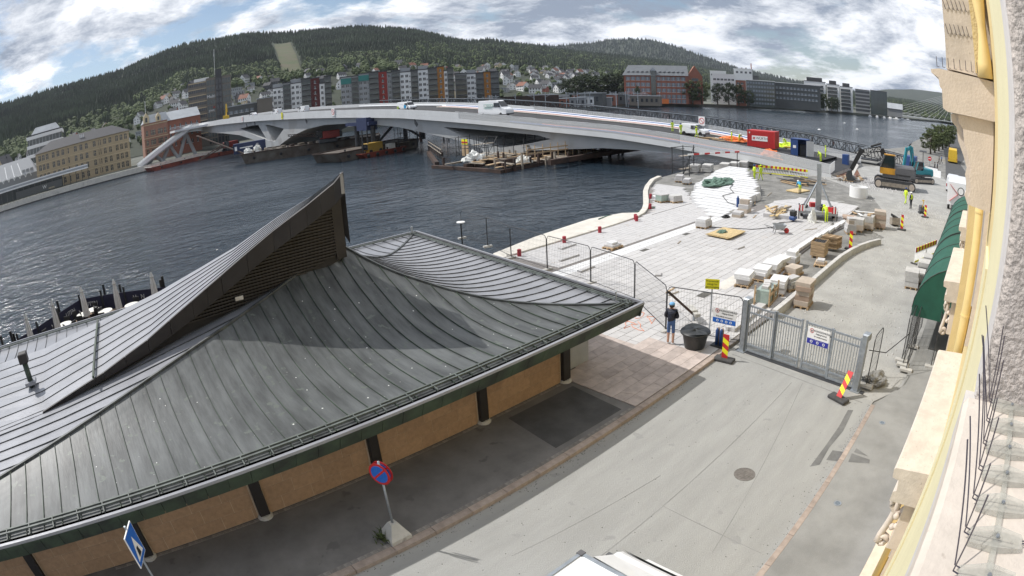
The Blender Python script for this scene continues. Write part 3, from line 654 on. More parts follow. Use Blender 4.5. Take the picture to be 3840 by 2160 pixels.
for x, m in ((29, .9), (36, 1.0), (44, 1.0)):
    g = MB(); g.tube([(x-4, 243, 0), (x, 243, lerp(.6, 11, (x-21)/25)), ], .8, 8); g.tube([(x+4, 243, 0), (x, 243, lerp(.6, 11, (x-21)/25))], .8, 8); g.build('v_support', 'bridge_concrete', st)

# ---------------------------------------------------------------- works platform round the near pier
def scaffold(name, label, x0, y0, nx, ny, nz, dx_, dy_, dz_, z0, m='steel_dark', rz=0.0, drop=.25):
    t_ = thing(name, label, 'scaffold', (x0, y0, z0), rz); rnd_ = random.Random(int(x0*10))
    for i in range(nx+1):
        for j in range(ny+1):
            h_ = nz*dz_+rnd_.uniform(.05, .35); g = MB(); g.beam((i*dx_, j*dy_, 0), (i*dx_, j*dy_, h_), .09); g.build('standard', m, t_)
    for k in range(1, nz+1):
        for j in range(ny+1):
            if rnd_.random() > drop: g = MB(); g.beam((-.2, j*dy_, k*dz_), (nx*dx_+.2, j*dy_, k*dz_), .07); g.build('ledger', m, t_)
        for i in range(nx+1):
            if rnd_.random() > drop: g = MB(); g.beam((i*dx_, -.2, k*dz_), (i*dx_, ny*dy_+.2, k*dz_), .07); g.build('transom', m, t_)
        if rnd_.random() > .3: g = MB(); g.box(0, nx*dx_*rnd_.uniform(.5, 1), 0, .7, k*dz_-1.0, k*dz_-.95); g.build('plank_deck', 'timber_grey', t_)
    for k in range(2):
        i = rnd_.randrange(nx); g = MB(); g.beam((i*dx_, 0, 0), ((i+1)*dx_, 0, dz_*nz), .06); g.build('brace', m, t_)
    return t_
pf = thing('works_platform', 'rusty steel and timber working platform around the near bridge pier', 'platform')
for p in [((57, 66, -1.5), (84, 69, -1.5)), ((56.5, 82, -1.5), (57.5, 66, -1.5)), ((58, 83, -1.2), (70, 103, -1.2)), ((60, 70, -.7), (88, 73, -.7)), ((57, 74, -1.0), (72, 75, -1.0)), ((84, 66, -.3), (88, 78, -.3)), ((64, 62.5, -.6), (90, 64, -.6)), ((69, 66, -1.5), (70, 88, -1.5)), ((79, 66, -1.5), (81, 88, -1.5)), ((64, 90, -.4), (71, 104, -.4))]:
    g = MB(); g.beam(p[0], p[1], .7, .8); g.build('steel_girder', 'rusty_steel', pf)
rp = random.Random(3)
for k in range(85):
    x = rp.uniform(57.5, 84); y = rp.uniform(66.5, 80)-(x-57)*.05; a = rp.choice((0.05, 1.5))+rp.uniform(-.15, .15); l_ = rp.uniform(3, 7)
    g = MB(); g.cbox((x, y, -.85+rp.random()*.5), (l_, rp.uniform(.4, .9), .12), a, rx=rp.uniform(-.05, .05)); g.build('deck_board', 'timber_grey' if rp.random() < .6 else 'timber', pf)
for k in range(44):
    x = rp.uniform(57.5, 88); y = 65.6+rp.random()*1.2 if k % 2 else rp.uniform(66, 82); g = MB(); g.beam((x, y, -2.4), (x, y, rp.uniform(-.3, .9)), rp.uniform(.2, .4)); g.build('pile', 'rusty_steel' if k % 3 else 'timber_grey', pf)
for k in range(16):
    x = lerp(63, 88, k/15); g = MB(); g.beam((x, 66.2-(x-63)*.04, -.4), (x, 66.2-(x-63)*.04, 1.9), .1); g.build('guard_post', 'timber', pf)
for z in (.6, 1.2): g = MB(); g.beam((63, 66.2, z), (88, 65.2, z), .07, .2); g.build('guard_board', 'timber', pf)
for k in range(9): g = MB(); yk = 84+k*2.2; xk = 59+(yk-83)*.55; g.beam((xk, yk, -.5), (xk, yk, 1.6), .1); g.build('guard_post', 'steel_dark', pf)
for z in (.5, 1.2): g = MB(); g.beam((59, 83, z), (70, 103, z), .07, .18); g.build('guard_board', 'timber_grey', pf)
scaffold('scaffold', 'dark tube scaffold standing under the bridge opening by the pier', 69.8, 74, 6, 4, 2, 2.6, 2.6, 1.25, -.5)
scaffold('scaffold', 'lower tube scaffold under the haunch right of the pier', 84, 62, 3, 3, 1, 2.5, 2.5, .9, -.3)
scaffold('scaffold', 'small tube scaffold on the platform by the white sacks', 61.5, 77, 2, 3, 2, 2.5, 2.5, 1.6, -.4)
def heap(name, label, cat, c, s, m, seed):
    b_ = MB(); P = []
    for i in range(15):
        row = []
        for j in range(30):
            a = 2*pi*j/30; e = i/14; d_ = Vector((cos(a)*cos(e*pi/2), sin(a)*cos(e*pi/2), sin(e*pi/2))); f_ = 1+.42*mnoise.noise(d_*2.1+Vector((seed, 0, 0)))+.24*mnoise.noise(d_*5.3+Vector((0, seed, 0))); row.append((c[0]+s[0]*d_.x*f_, c[1]+s[1]*d_.y*f_, c[2]+s[2]*d_.z*max(.3, f_)))
        row.append(row[0]); P.append(row)
    b_.grid(P); return tag(b_.build(name, m), label, cat)
heap('tarpaulin', 'crumpled white tarpaulin on the timber end of the works platform', 'tarpaulin', (60.5, 76, -.7), (1.9, 1.5, 1.5), 'tarp_white', 1)
heap('bulk_bag', 'white bulk bag lying at the water edge of the works platform', 'bag', (63.5, 67.4, -.9), (1.8, .9, 1.0), 'tarp_white', 2)
t_ = thing('notice_board', 'board with red and yellow notice on the works platform', 'sign', (62.3, 80.5, -.6)); g = MB(); g.box(-.05, .05, -.9, .9, .4, 2.2); g.build('board', 'timber', t_); g = MB(); g.box(-.1, -.05, -.8, .8, 2.4, 3.3); g.build('notice', 'sign_yellow', t_); g = MB(); g.box(-.12, -.1, -.75, .75, 2.6, 2.9); g.build('stripe', 'red_paint', t_); g = MB(); g.beam((0, 0, -.3), (0, 0, 3.3), .12); g.build('post', 'timber', t_)
# ---------------------------------------------------------------- barges
def barge(name, label, x, y, L_, B_, rz, z1, m, rim='rusty_steel'):
    t_ = thing(name, label, 'barge', (x, y, -1.6), rz)
    g = MB(); g.mesh([(1.5, 0, -.6), (L_-1, 0, -.6), (L_-1, B_, -.6), (1.5, B_, -.6), (0, 0, z1), (L_, 0, z1), (L_, B_, z1), (0, B_, z1)], [(0, 3, 2, 1), (4, 5, 6, 7), (0, 1, 5, 4), (1, 2, 6, 5), (2, 3, 7, 6), (3, 0, 4, 7)]); g.build('hull', m, t_)
    for a, c in (((0, 0), (L_, 0)), ((L_, 0), (L_, B_)), ((L_, B_), (0, B_)), ((0, B_), (0, 0))):
        g = MB(); g.beam((a[0], a[1], z1+.12), (c[0], c[1], z1+.12), .25, .25); g.build('rim', rim, t_)
    for k in range(5): g = MB(); g.lathe([(.22, 0), (.42, .1), (.42, .35), (.22, .45)], (0, 0, 0), 10, M=Matrix.Translation((L_*(k+.5)/5, -.22, z1*.55)) @ Matrix.Rotation(pi/2, 4, 'X')); g.build('tyre_fender', 'black_rubber', t_)
    for k in range(4): g = MB(); g.lathe([(.18, 0), (.18, .5), (.28, .5), (.28, .62)], (L_*(k+.4)/4, .7, z1), 8); g.build('bollard', 'steel_dark', t_)
    return t_
big = barge('work_barge', 'long grey rust streaked work barge moored under the far bridge pier', 45.2, 160, 40, 15, -.50, 2.7, 'barge_hull')
ba2 = barge('work_barge', 'grey concrete pontoon carrying the blue bridge support tower', 54.8, 115, 27, 9, .28, 1.9, 'barge_hull')
rd = barge('work_barge', 'small low red barge carrying a yellow machine beside the pontoon', 60.5, 114.5, 14, 3.2, .25, .9, 'red_hull', 'red_hull')
ba4 = barge('work_barge', 'very long low rust red barge moored along the far quay', 25, 226, 46, 9, .25, 1.6, 'red_hull', 'concrete_pale')
def obox(name, label, cat, c, s, rz, m, parts=()):
    t_ = thing(name, label, cat, c, rz); g = MB(); g.box(-s[0]/2, s[0]/2, -s[1]/2, s[1]/2, 0, s[2]); g.build('body', m, t_, bevel=.04); return t_
t_ = obox('site_container', 'dark blue site container with white lettering on the long grey barge', 'container', (50.2, 167, 1.2), (10, 3, 3), -.3, 'formwork_navy'); g = MB(); g.box(-4.6, -3.9, -1.53, -1.5, 1.0, 2.2); g.build('window', 'white_paint', t_)
text('G', 'lettering', 'white_paint', t_, 1.4, (2.4, -1.54, 1.7), (pi/2, 0, 0)); g = MB(); g.box(-3, 1, -1.54, -1.5, 1.5, 1.8); g.build('stripe', 'white_paint', t_)
def crane(name, label, x, y, z, rz, m, boom):
    t_ = thing(name, label, 'crane', (x, y, z), rz)
    for s_ in (-1, 1): g = MB(); g.cbox((0, s_*1.5, .55), (5.2, .8, 1.1)); g.build('track', 'steel_dark', t_, bevel=.25)
    g = MB(); g.cbox((-.6, 0, 2.2), (5.5, 2.9, 2.0)); g.build('engine_house', m, t_, bevel=.12)
    g = MB(); g.cbox((2.2, 1.0, 2.5), (1.7, 1.1, 2.1)); g.build('cab', 'car_glass', t_, bevel=.1)
    g = MB(); g.cbox((-3.6, 0, 2.0), (.9, 2.8, 1.6)); g.build('counterweight', 'steel_dark', t_, bevel=.1)
    b0 = Vector((2.2, -.2, 2.4)); b1 = Vector(boom)
    for dy_, dz_ in ((-.45, -.45), (.45, -.45), (-.45, .45), (.45, .45)): g = MB(); g.beam(b0+Vector((0, dy_, dz_)), b1+Vector((0, dy_*.4, dz_*.4)), .16); g.build('boom_chord', 'rusty_steel', t_)
    g = MB()
    for k in range(14):
        s_ = -1 if k % 2 else 1; g.beam(b0.lerp(b1, k/14)+Vector((0, .35*s_, -.35)), b0.lerp(b1, (k+1)/14)+Vector((0, -.35*s_, .35)), .09)
    g.build('boom_lacing', 'rusty_steel', t_); return t_
crane('crawler_crane', 'red crawler crane with lattice boom standing on the long grey barge', 67, 146.5, 1.2, 2.75, 'crane_red', (11, 0, 3.4))
crane('crawler_crane', 'red crawler crane behind the blue container with low boom over water', 54, 206, 1.0, 3.6, 'crane_red', (16, 0, -1.2))
g = MB()
for a in (-.5, .5):
    g.beam((47, 160+a, 1.0), (42, 208+a, 8.4), .3)
for k in range(16): g.beam((47-.33*k, 159.5+3*k, 1+.46*k), (47-.33*(k+1), 160.5+3*(k+1), 1+.46*(k+1)), .14)
tag(g.build('lattice_boom', 'rusty_steel'), 'long rusty lattice boom lowered from bank onto the barge bow', 'boom')
heap('tarpaulin', 'white tarpaulin covered heap on the bow of the long barge', 'tarpaulin', (47.8, 160.8, 1.2), (1.3, 1.2, 1.3), 'tarp_white', 5)
heap('tarpaulin', 'second white tarpaulin heap further along the barge deck', 'tarpaulin', (51, 161.8, 1.2), (1.2, 1.0, 1.7), 'tarp_white', 6)
for k in range(12):
    x, y = lerp(49, 76, k/12), lerp(163, 145, k/12); g = MB(); g.cbox((0, 0, .3), (rp.uniform(1, 3), rp.uniform(.4, 1.2), .6), rp.uniform(0, 3)); tag(g.build('deck_cargo', rp.choice(('timber_grey', 'rusty_steel', 'steel_dark')), loc=(x, y+1.5, 1.2)), 'low piece of site material lying on the long barge deck', 'material', 'material on the barge deck')
# support tower on the pontoon
tw = thing('support_tower', 'steel support tower with blue formwork holding up the bridge mid span', 'tower', (0, 0, 0))
for x, y in ((66, 119), (66, 127), (81, 121), (81, 129)):
    g = MB(); g.tube([(x, y, .3), (x, y, zb(y)-1.9)], .6, 10); g.build('tower_leg', 'steel_dark', tw)
g = MB(); g.box(64.5, 82, 118, 130, 5.4, 6.2); g.build('blue_formwork', 'formwork_navy', tw)
g = MB(); g.box(64.4, 67.2, 119, 124, 4.2, 7.2); g.build('blue_cage', 'formwork_navy', tw)
for a, c in (((66.4, 119, .5), (72, 120, 4.6)), ((80.6, 121, .8), (74, 120, 4.6))): g = MB(); g.beam(a, c, .45); g.build('diagonal_brace', 'steel_dark', tw)
for x in (61.5, 62.8, 76, 83.5, 85): g = MB(); g.beam((x, 116, -1), (x, 116, 4.6), .22); g.build('hanger', 'steel_dark', tw)
scaffold('scaffold', 'narrow tube stair scaffold between the support tower legs', 72, 118, 2, 1, 4, 1.6, 1.6, 1.2, .2)
t_ = obox('dumper', 'yellow machine with dark cab standing on the small red barge', 'machine', (64.5, 117, -.6), (4.6, 2.0, 2.1), .25, 'ochre_machine'); g = MB(); g.box(-2.5, -1.9, -.95, .95, .7, 1.9); g.build('cab_window', 'car_glass', t_)
for sx in (-1.5, 1.5):
    g = MB(); g.lathe([(.45, -.15), (.45, .15)], (0, 0, 0), 12, M=Matrix.Translation((sx, -1.05, .2)) @ Matrix.Rotation(pi/2, 4, 'X')); g.build('wheel', 'black_rubber', t_)
g = MB(); g.cbox((0, 0, .6), (2, 1.2, 1.2)); tag(g.build('bulk_bag', 'tarp_white', loc=(70, 118.4, -.6), rz=.2), 'white bulk bags standing behind the yellow machine on red barge', 'bag')
# material under the near end of the bridge
scaffold('scaffold', 'grey tube scaffold under the near end of the bridge', 61.5, 37.5, 1, 1, 2, 2.6, 1.6, 1.6, -.03)
for k, (x, y) in enumerate(((66, 36.5), (69, 35.5), (71, 35), (64.5, 37.6), (73, 34.6))):
    g = MB()
    for i in range(3): g.box(-1.0, 1.0, -.6, .6, .1+i*.3, .36+i*.3)
    tag(g.build('stone_stack', 'granite_grey', loc=(x, y, -.03), rz=.3), 'grey stack of stone in the shade under the bridge end', 'stone stack', 'stone stacks under the bridge')
tp = thing('marker_bar', 'red and white striped bar hanging under the near bridge end', 'height bar', (60.5, 36.2, 2.6), -.32)
for k in range(10): g = MB(); g.box(k*.9, k*.9+.9, -.05, .05, -.1, .1); g.build('stripe', 'red_paint' if k % 2 else 'white_paint', tp)
for x in (.2, 8.6): g = MB(); g.beam((x, 0, -2.6), (x, 0, 0), .08); g.build('post', 'steel_dark', tp)
# ---------------------------------------------------------------- far bank and hills
import numpy as np
RNG = np.random.default_rng(11)
mat('forest_floor', (0.030, 0.038, 0.020), 0.95, var=0.35, scale=0.02)
mat('conifer', (0.034, 0.046, 0.025), 0.95, var=0.55, scale=0.012, detail=8); mat('leaf_green', (0.060, 0.080, 0.027), 0.9, var=0.4, scale=0.02); mat('leaf_dark', (0.034, 0.05, 0.018), 0.85, var=0.35, scale=0.6)
mat('leaf_olive', (0.075, 0.095, 0.032), 0.85, var=0.35, scale=0.5)
mat('meadow', (0.06, 0.085, 0.028), 0.95, var=0.3, scale=0.03, col2=(0.10, 0.085, 0.05)); mat('bark', (0.07, 0.055, 0.04), 0.9, var=0.2)
mat('h_white', (0.76, 0.76, 0.75), 0.7, var=0.05); mat('h_grey', (0.33, 0.34, 0.35), 0.7, var=0.08); mat('h_red', (0.33, 0.10, 0.07), 0.7, var=0.1); mat('h_cream', (0.58, 0.47, 0.30), 0.7, var=0.06); mat('h_dark', (0.06, 0.06, 0.063), 0.7, var=0.15)
mat('roof_dark', (0.055, 0.055, 0.06), 0.8, var=0.15); mat('roof_tile', (0.20, 0.085, 0.055), 0.8, var=0.2); mat('roof_slate', (0.13, 0.14, 0.15), 0.5, 0.1, var=0.1, scale=.3); mat('roof_metal', (0.36, 0.38, 0.40), 0.5, 0.2, var=0.1, scale=.3)
mat('pane', (0.025, 0.03, 0.037), 0.12, var=0, spec=0.7); mat('pane_light', (0.16, 0.19, 0.22), 0.15, var=0.1, scale=.4)
mat('stucco_yellow', (0.42, 0.33, 0.21), 0.8, var=0.06, scale=.3); mat('stucco_trim', (0.60, 0.50, 0.33), 0.8, var=0.04); mat('brick_pink', (0.34, 0.18, 0.13), 0.8, var=0.12, scale=.5); mat('brick_red', (0.29, 0.115, 0.075), 0.85, var=0.12, scale=.4)
mat('apt_red', (0.26, 0.028, 0.02), 0.7, var=0.08); mat('apt_maroon', (0.10, 0.02, 0.018), 0.7, var=0.1); mat('apt_orange', (0.38, 0.16, 0.03), 0.7, var=0.1); mat('apt_grey', (0.25, 0.255, 0.26), 0.7, var=0.08); mat('apt_dark', (0.085, 0.09, 0.088), 0.6, var=0.15); mat('teal_net', (0.05, 0.22, 0.20), 0.8, var=0.1)
mat('tower_brown', (0.16, 0.14, 0.115), 0.6, var=0.1); mat('glass_green', (0.03, 0.045, 0.045), 0.1, var=0.2, scale=.2, spec=.8)
FARSH = [(-700, 237.5), (62, 238.5), (120, 250), (200, 272), (335, 262), (369, 231), (400, 223), (421, 206), (475, 180), (536, 150), (585, 118), (657, 97), (900, 60), (2500, -100), (6000, 2000), (2000, 6000), (-1500, 3500)]
b = MB(); b.prism(FARSH, -4, .6); struct(b.build('far_bank', 'land_far'))
b = MB(); b.box(-500, 61, 236.6, 237.45, -1.2, .9); q_ = tag(b.build('quay_wall', 'concrete_pale'), 'long pale quay edge with dark wall on the far bank', 'quay')
b = MB(); b.box(-500, 61, 236.9, 237.46, -3, -1.2); b.build('fender_wall', 'quay_dark', q_)
SKYL = [(-10, .7), (4, .8), (13.8, .8), (20, 1.15), (24, 1.55), (26, 1.85), (29, 2.35), (33, 2.85), (37, 3.3), (40, 3.65), (43, 4.05), (46, 4.6), (49.5, 5.3), (51.75, 5.28), (53.25, 5.7), (55.87, 6.6), (58.15, 7.15), (59.68, 7.4), (61.6, 7.7), (63.94, 7.75), (67.87, 7.9), (69.86, 8.1), (72.28, 8.45), (75.55, 8.45), (79.3, 8.55), (81, 8.3), (83.14, 7.9), (84.88, 7.55), (86.64, 7.2), (91.13, 7.05), (95.77, 6.95), (100.55, 6.9), (112, 6.7)]
def ridge_r(p): return interp(p, [(-10, 3200), (25, 3000), (33, 2400), (45, 1900), (56, 1500), (112, 1300)])
def foot_r(p): return interp(p, [(-10, 900), (25, 800), (45, 520), (60, 470), (112, 400)])
def hill(p, t_):
    """point on the hillside: bearing in degrees, share of the way from foot to ridge"""
    r = lerp(foot_r(p), ridge_r(p), t_); zr = ridge_r(p)*math.tan(rad(interp(p, SKYL)))+10.2
    z = 1.0+(zr-1.0)*(t_**1.12)*(1+.05*mnoise.noise(Vector((p*.25, t_*5, 0)))*min(1, (1-t_)*6)*min(1, t_*8))
    return Vector((r*cos(rad(p)), r*sin(rad(p)), z))
P = [[hill(lerp(-10, 112, i/150), j/26) for j in range(27)] for i in range(151)]
for row, i in zip(P, range(151)):
    e = row[-1]; row.append(Vector((e.x*1.25, e.y*1.25, e.z*.8)))
b = MB(); b.grid(P); struct(b.build('hills', 'forest_floor', smooth=True))
S3 = [(12, .8), (16, 1.25), (20, 1.5), (24, 2.12), (26, 2.5), (29, 3.4), (31.7, 4.35), (33.4, 4.85), (35.1, 5.02), (37.8, 5.0), (40, 4.65), (43, 4.45), (46.8, 4.8), (50, 4.6), (56, 4.0)]
def peak(p, t_): e = interp(p, S3); zr = 4000*math.tan(rad(e))+10; r = lerp(2900, 4000, t_); return Vector((r*cos(rad(p)), r*sin(rad(p)), zr*(.15+.85*t_**1.1)))
P = [[peak(lerp(12, 56, i/90), j/10) for j in range(11)] for i in range(91)]
for row in P: row.append(Vector((row[-1].x*1.2, row[-1].y*1.2, row[-1].z*.5)))
b = MB(); b.grid(P); struct(b.build('far_peak', 'forest_floor', smooth=True))
pr_ = random.Random(31); V = []; Fc = []
for k in range(6500):
    c = peak(pr_.uniform(13, 55), pr_.random()**.7); h_ = pr_.uniform(14, 24); w_ = h_*.36; n0 = len(V); V += [(c.x+w_*cos(a), c.y+w_*sin(a), c.z-2) for a in (0, 1.57, 3.14, 4.71)]+[(c.x, c.y, c.z+h_)]; Fc += [(n0+j, n0+(j+1) % 4, n0+4) for j in range(4)]
me = bpy.data.meshes.new('far_forest'); me.from_pydata(V, [], Fc); me.materials.append(MATS['conifer']); tag(stuff(put('far_forest', me)), 'hazy forest on the separate far peak behind the rail yard', 'forest')
S2 = [(-20, 1.6), (0, 2.2), (4.18, 2.12), (5.96, 2.1), (7.29, 2.05), (9.05, 1.84), (10.35, 1.7), (12.09, 1.3), (13.79, .9), (17, .3)]
P = []
for i in range(75):
    p = lerp(-20, 17, i/74); e = interp(p, S2); P.append([Vector((r*cos(rad(p)), r*sin(rad(p)), z)) for r, z in ((3600, 2), (4300, .45*5200*math.tan(rad(e))), (5200, 5200*math.tan(rad(e))*(1+.02*mnoise.noise(Vector((p*2.2, 0, 0))))+8), (6500, 60))])
b = MB(); b.grid(P); struct(b.build('distant_hill', 'forest_floor', smooth=True))
P = [[hill(lerp(a, c, k/8), t_)+Vector((0, 0, 1.2)) for k in range(9)] for a, c, t_ in [(lerp(67.6, 68.7, j/10), lerp(69.6, 70.3, j/10), lerp(.34, .80, j/10)) for j in range(11)]]
b = MB(); b.grid(P); struct(b.build('ski_slope', 'meadow', smooth=True))
def low_t(p): return interp(p, [(-10, .05), (25, .12), (37, .30), (44, .36), (50, .34), (56, .34), (64, .32), (72, .30), (80, .36), (86, .22), (95, .18), (112, .2)])
def forest(name, label_m, n, lo, hi, cone, smin, smax, wfac, seed):
    rg = np.random.default_rng(seed); V = []; Fc = []; base = 0
    ns = 5
    for _ in range(n):
        p = rg.uniform(-8, 108); l0 = low_t(p); t_ = lo(p)+(hi(p)-lo(p))*rg.random()**.9
        if 67.4+(t_-.4)*2.6 < p < 69.9+(t_-.4)*1.8 and .32 < t_ < .82: continue
        nz = mnoise.noise(Vector((p*.8, t_*14, seed)))
        if nz < -.2 and not cone: continue
        c = hill(p, t_); h_ = rg.uniform(smin, smax)*(1+.0002*max(0, hypot(c.x, c.y)-1300)); w_ = h_*wfac*rg.uniform(.8, 1.25); a0 = rg.random()*6
        if cone:
            for j in range(ns): V.append((c.x+w_*cos(a0+j*2*pi/ns), c.y+w_*sin(a0+j*2*pi/ns), c.z-1))
            V.append((c.x, c.y, c.z+h_))
            for j in range(ns): Fc.append((base+j, base+(j+1) % ns, base+ns))
            base += ns+1
        else:
            for zz, ww in ((.05, .6), (.45, 1.0), (.8, .62)):
                for j in range(ns): a = a0+zz+j*2*pi/ns; q = w_*ww*rg.uniform(.8, 1.2); V.append((c.x+q*cos(a), c.y+q*sin(a), c.z+h_*zz))
            V.append((c.x, c.y, c.z+h_))
            for k in range(2):
                for j in range(ns): Fc.append((base+k*ns+j, base+k*ns+(j+1) % ns, base+(k+1)*ns+(j+1) % ns, base+(k+1)*ns+j))
            for j in range(ns): Fc.append((base+2*ns+j, base+2*ns+(j+1) % ns, base+3*ns))
            base += 3*ns+1
    me = bpy.data.meshes.new(name); me.from_pydata(V, [], Fc); me.materials.append(MATS[label_m]); me.update()
    o = put(name, me); stuff(o); return o
tag(forest('forest', 'conifer', 44000, low_t, lambda p: 1.0, True, 6, 12, .30, 21), 'dark conifer forest covering the hills behind the town', 'forest')
tag(forest('broadleaf_wood', 'leaf_green', 8500, lambda p: low_t(p)*.85, lambda p: lerp(low_t(p), 1, interp(p, [(20, .8), (36, .75), (47, .95), (54, .6), (60, .25), (112, .12)])), False, 6, 10, .5, 22), 'lighter broadleaf wood along the lower edge of the forest', 'wood')
tag(forest('garden_trees', 'leaf_green', 1000, lambda p: .02, low_t, False, 4, 6, .55, 23), 'leafy garden trees among the hillside houses', 'garden trees')
# ---------------------------------------------------------------- hillside houses, each a thing of its own
hw = [('h_white', 'roof_dark', 'white wooden house with dark gabled roof on the wooded hillside'), ('h_white', 'roof_tile', 'white wooden house with red tiled roof on the wooded hillside'), ('h_cream', 'roof_dark', 'cream wooden house with dark roof on the wooded hillside'),
      ('h_red', 'roof_dark', 'red wooden house with dark roof on the wooded hillside'), ('h_dark', 'roof_dark', 'dark stained house on the wooded hillside'), ('h_grey', 'roof_metal', 'grey flat house with pale roof on the wooded hillside')]
def house_mesh(m, r, k):
    b = MB(); w, d, h_ = 10, 8, 5.2
    if k == 5: b.box(-w/2, w/2, -d/2, d/2, -3, 5.5, 0); b.box(-w/2-.4, w/2+.4, -d/2-.4, d/2+.4, 5.5, 5.9, 1)
    else:
        b.box(-w/2, w/2, -d/2, d/2, -3, h_, 0)
        for s in (-1, 1): b.face([(s*w/2, -d/2, h_), (s*w/2, d/2, h_), (s*w/2, 0, h_+3.4)][::s], 0); b.face([(-w/2-.4, s*(d/2+.5), h_-.4), (w/2+.4, s*(d/2+.5), h_-.4), (w/2+.4, 0, h_+3.6), (-w/2-.4, 0, h_+3.6)][::s], 1)
        b.box(1, 1.8, -.4, .4, h_+2.5, h_+4.6, 1)
    for z in (.9, 3.4):
        for x in (-3.4, -1.1, 1.2, 3.5):
            for s in (-1, 1): b.box(x-.5, x+.5, s*d/2-.06, s*d/2+.06, z, z+1.3, 2)
        for y in (-1.9, 1.9):
            for s in (-1, 1): b.box(s*w/2-.06, s*w/2+.06, y-.5, y+.5, z, z+1.3, 2)
    return b.data('house', [m, r, 'pane'])
HM = [house_mesh(m, r, k) for k, (m, r, _) in enumerate(hw)]
hr = random.Random(5); placed = []
tries = 0
while len(placed) < 285 and tries < 9000:
    tries += 1
    p = hr.choice((hr.uniform(38, 58), hr.uniform(38, 70), hr.uniform(70, 82), hr.uniform(80, 104), hr.uniform(40, 56))); t_ = hr.uniform(.06, low_t(p)*1.02)
    c = hill(p, t_)
    if any((c-q).length < 16 for q in placed) or mnoise.noise(Vector((p*.7, t_*9, 3))) < -.28: continue
    placed.append(c); k = hr.choices(range(6), (58, 9, 8, 6, 10, 9))[0]
    o = put('house', HM[k], None, c, hr.uniform(0, pi)); s = hr.uniform(.75, 1.15); o.scale = (s*hr.uniform(.85, 1.25), s, s*hr.uniform(.85, 1.15)); tag(o, hw[k][2], 'house', 'houses on the hillside: '+hw[k][2].split(' on ')[0])

# ---------------------------------------------------------------- town buildings
WM = {}
def win_mesh(w, h_, pane='pane', arch=False, frame='h_white'):
    key = (w, h_, pane, arch, frame)
    if key not in WM:
        b = MB()
        if arch:
            pts = [(-w/2, 0), (w/2, 0)]+[(w/2*cos(a), h_-w/2+w/2*sin(a)) for a in [i*pi/6 for i in range(7)]]
            b.mesh([(x, -.06, z) for x, z in pts], [tuple(range(len(pts)))], 0)
            b.box(-.06, .06, -.12, -.06, 0, h_, 1); b.box(-w/2, w/2, -.12, -.06, h_*.55, h_*.55+.1, 1); b.box(-w/2-.15, w/2+.15, -.2, 0, -.15, 0, 1)
        else:
            b.box(-w/2, w/2, -.05, 0, 0, h_, 0); b.box(-.05, .05, -.09, -.05, 0, h_, 1); b.box(-w/2-.06, w/2+.06, -.12, 0, -.12, 0, 1)
        WM[key] = b.data('window', [pane, frame])
    return WM[key]
def building(name, label, cat, p0, p1, z0, z1, depth, wall, roof='roof_dark', wins=(), group=None, flat=True):
    """front wall from p0 to p1; wins: (u, z, w, h, pane, arch, frame)"""
    d = Vector((p1[0]-p0[0], p1[1]-p0[1], 0)); ln = d.length; t_ = thing(name, label, cat, (p0[0], p0[1], z0), atan2(d.y, d.x), group); h_ = z1-z0
    g = MB(); g.box(0, ln, 0, depth, 0, h_); g.build('wall', wall, t_)
    if flat:
        g = MB(); g.box(-.25, ln+.25, -.25, depth+.25, h_, h_+.45); g.build('roof', roof, t_)
    for u, z, w, wh, *r in wins:
        o = put('window', win_mesh(w, wh, *(r or ())), t_, (u, 0, z-z0))
    return t_, ln, h_
def rows(us, zs, w, h_, *r): return [(u, z, w, h_, *r) for z in zs for u in us]
# long yellow station building
ux = lambda u: (u-272)/718*49.4
tb, ln, h_ = building('station_building', 'long yellow rendered three storey building with arched windows on the far quay', 'building', (-30.2, 262), (19, 262), .6, 16.8, 15, 'stucco_yellow', flat=False,
    wins=rows([ux(u) for u in (303, 332, 362, 410, 447, 485, 523, 583, 625, 667, 727, 767, 806, 845, 895, 928, 961)], (13.4, 9.3, 5.3, 1.4), 1.35, 2.5, 'pane', True, 'stucco_trim'))
for z in (16.2, 12.3, 8.2, 4.4): g = MB(); g.box(-.2, ln+.2, -.25, 0, z-.6-.25, z-.6); g.build('string_course', 'stucco_trim', tb)
g = MB(); g.mesh([(-.8, -.8, h_), (ln+.8, -.8, h_), (ln+.8, 15.8, h_), (-.8, 15.8, h_), (8, 7.5, h_+4.2), (ln-8, 7.5, h_+4.2)], [(0, 1, 5, 4), (1, 2, 5), (2, 3, 4, 5), (3, 0, 4), (3, 2, 1, 0)]); rf = g.build('roof', 'roof_dark', tb)
for k in range(3): g = MB(); g.box(24+k*.9, 24.4+k*.9, 3, 3.6, h_+1.5, h_+3.4); g.build('chimney', 'h_white', rf)
for u in (17, 34): g = MB(); g.box(u-.3, u+.3, -.35, 0, 0, h_); g.build('pilaster', 'stucco_yellow', tb)
# modern white office behind
tb, ln, h_ = building('office_block', 'white banded modern office block behind the yellow station building', 'office', (-38.5, 296), (-17.5, 296), .6, 27.2, 16, 'glass_green')
for z in (27.0, 22.6, 18.2, 13.8): g = MB(); g.box(-.5, ln+.5, -.5, 16.2, z-2.2, z-.6); g.build('white_band', 'h_white', tb)
g = MB(); g.mesh([(2.5, 0, h_+.45), (ln-1, 0, h_+.45), (ln-1, 14, h_+.45), (2.5, 14, h_+.45), (5, 3, h_+3.6), (ln-3.5, 3, h_+3.6), (ln-3.5, 12, h_+3.6), (5, 12, h_+3.6)], [(0, 1, 5, 4), (1, 2, 6, 5), (2, 3, 7, 6), (3, 0, 4, 7), (4, 5, 6, 7)]); g.build('penthouse', 'roof_metal', tb)
for k in range(10): g = MB(); g.box(1+k*2.05, 1.25+k*2.05, -.1, 0, 2, h_); g.build('mullion', 'h_grey', tb)
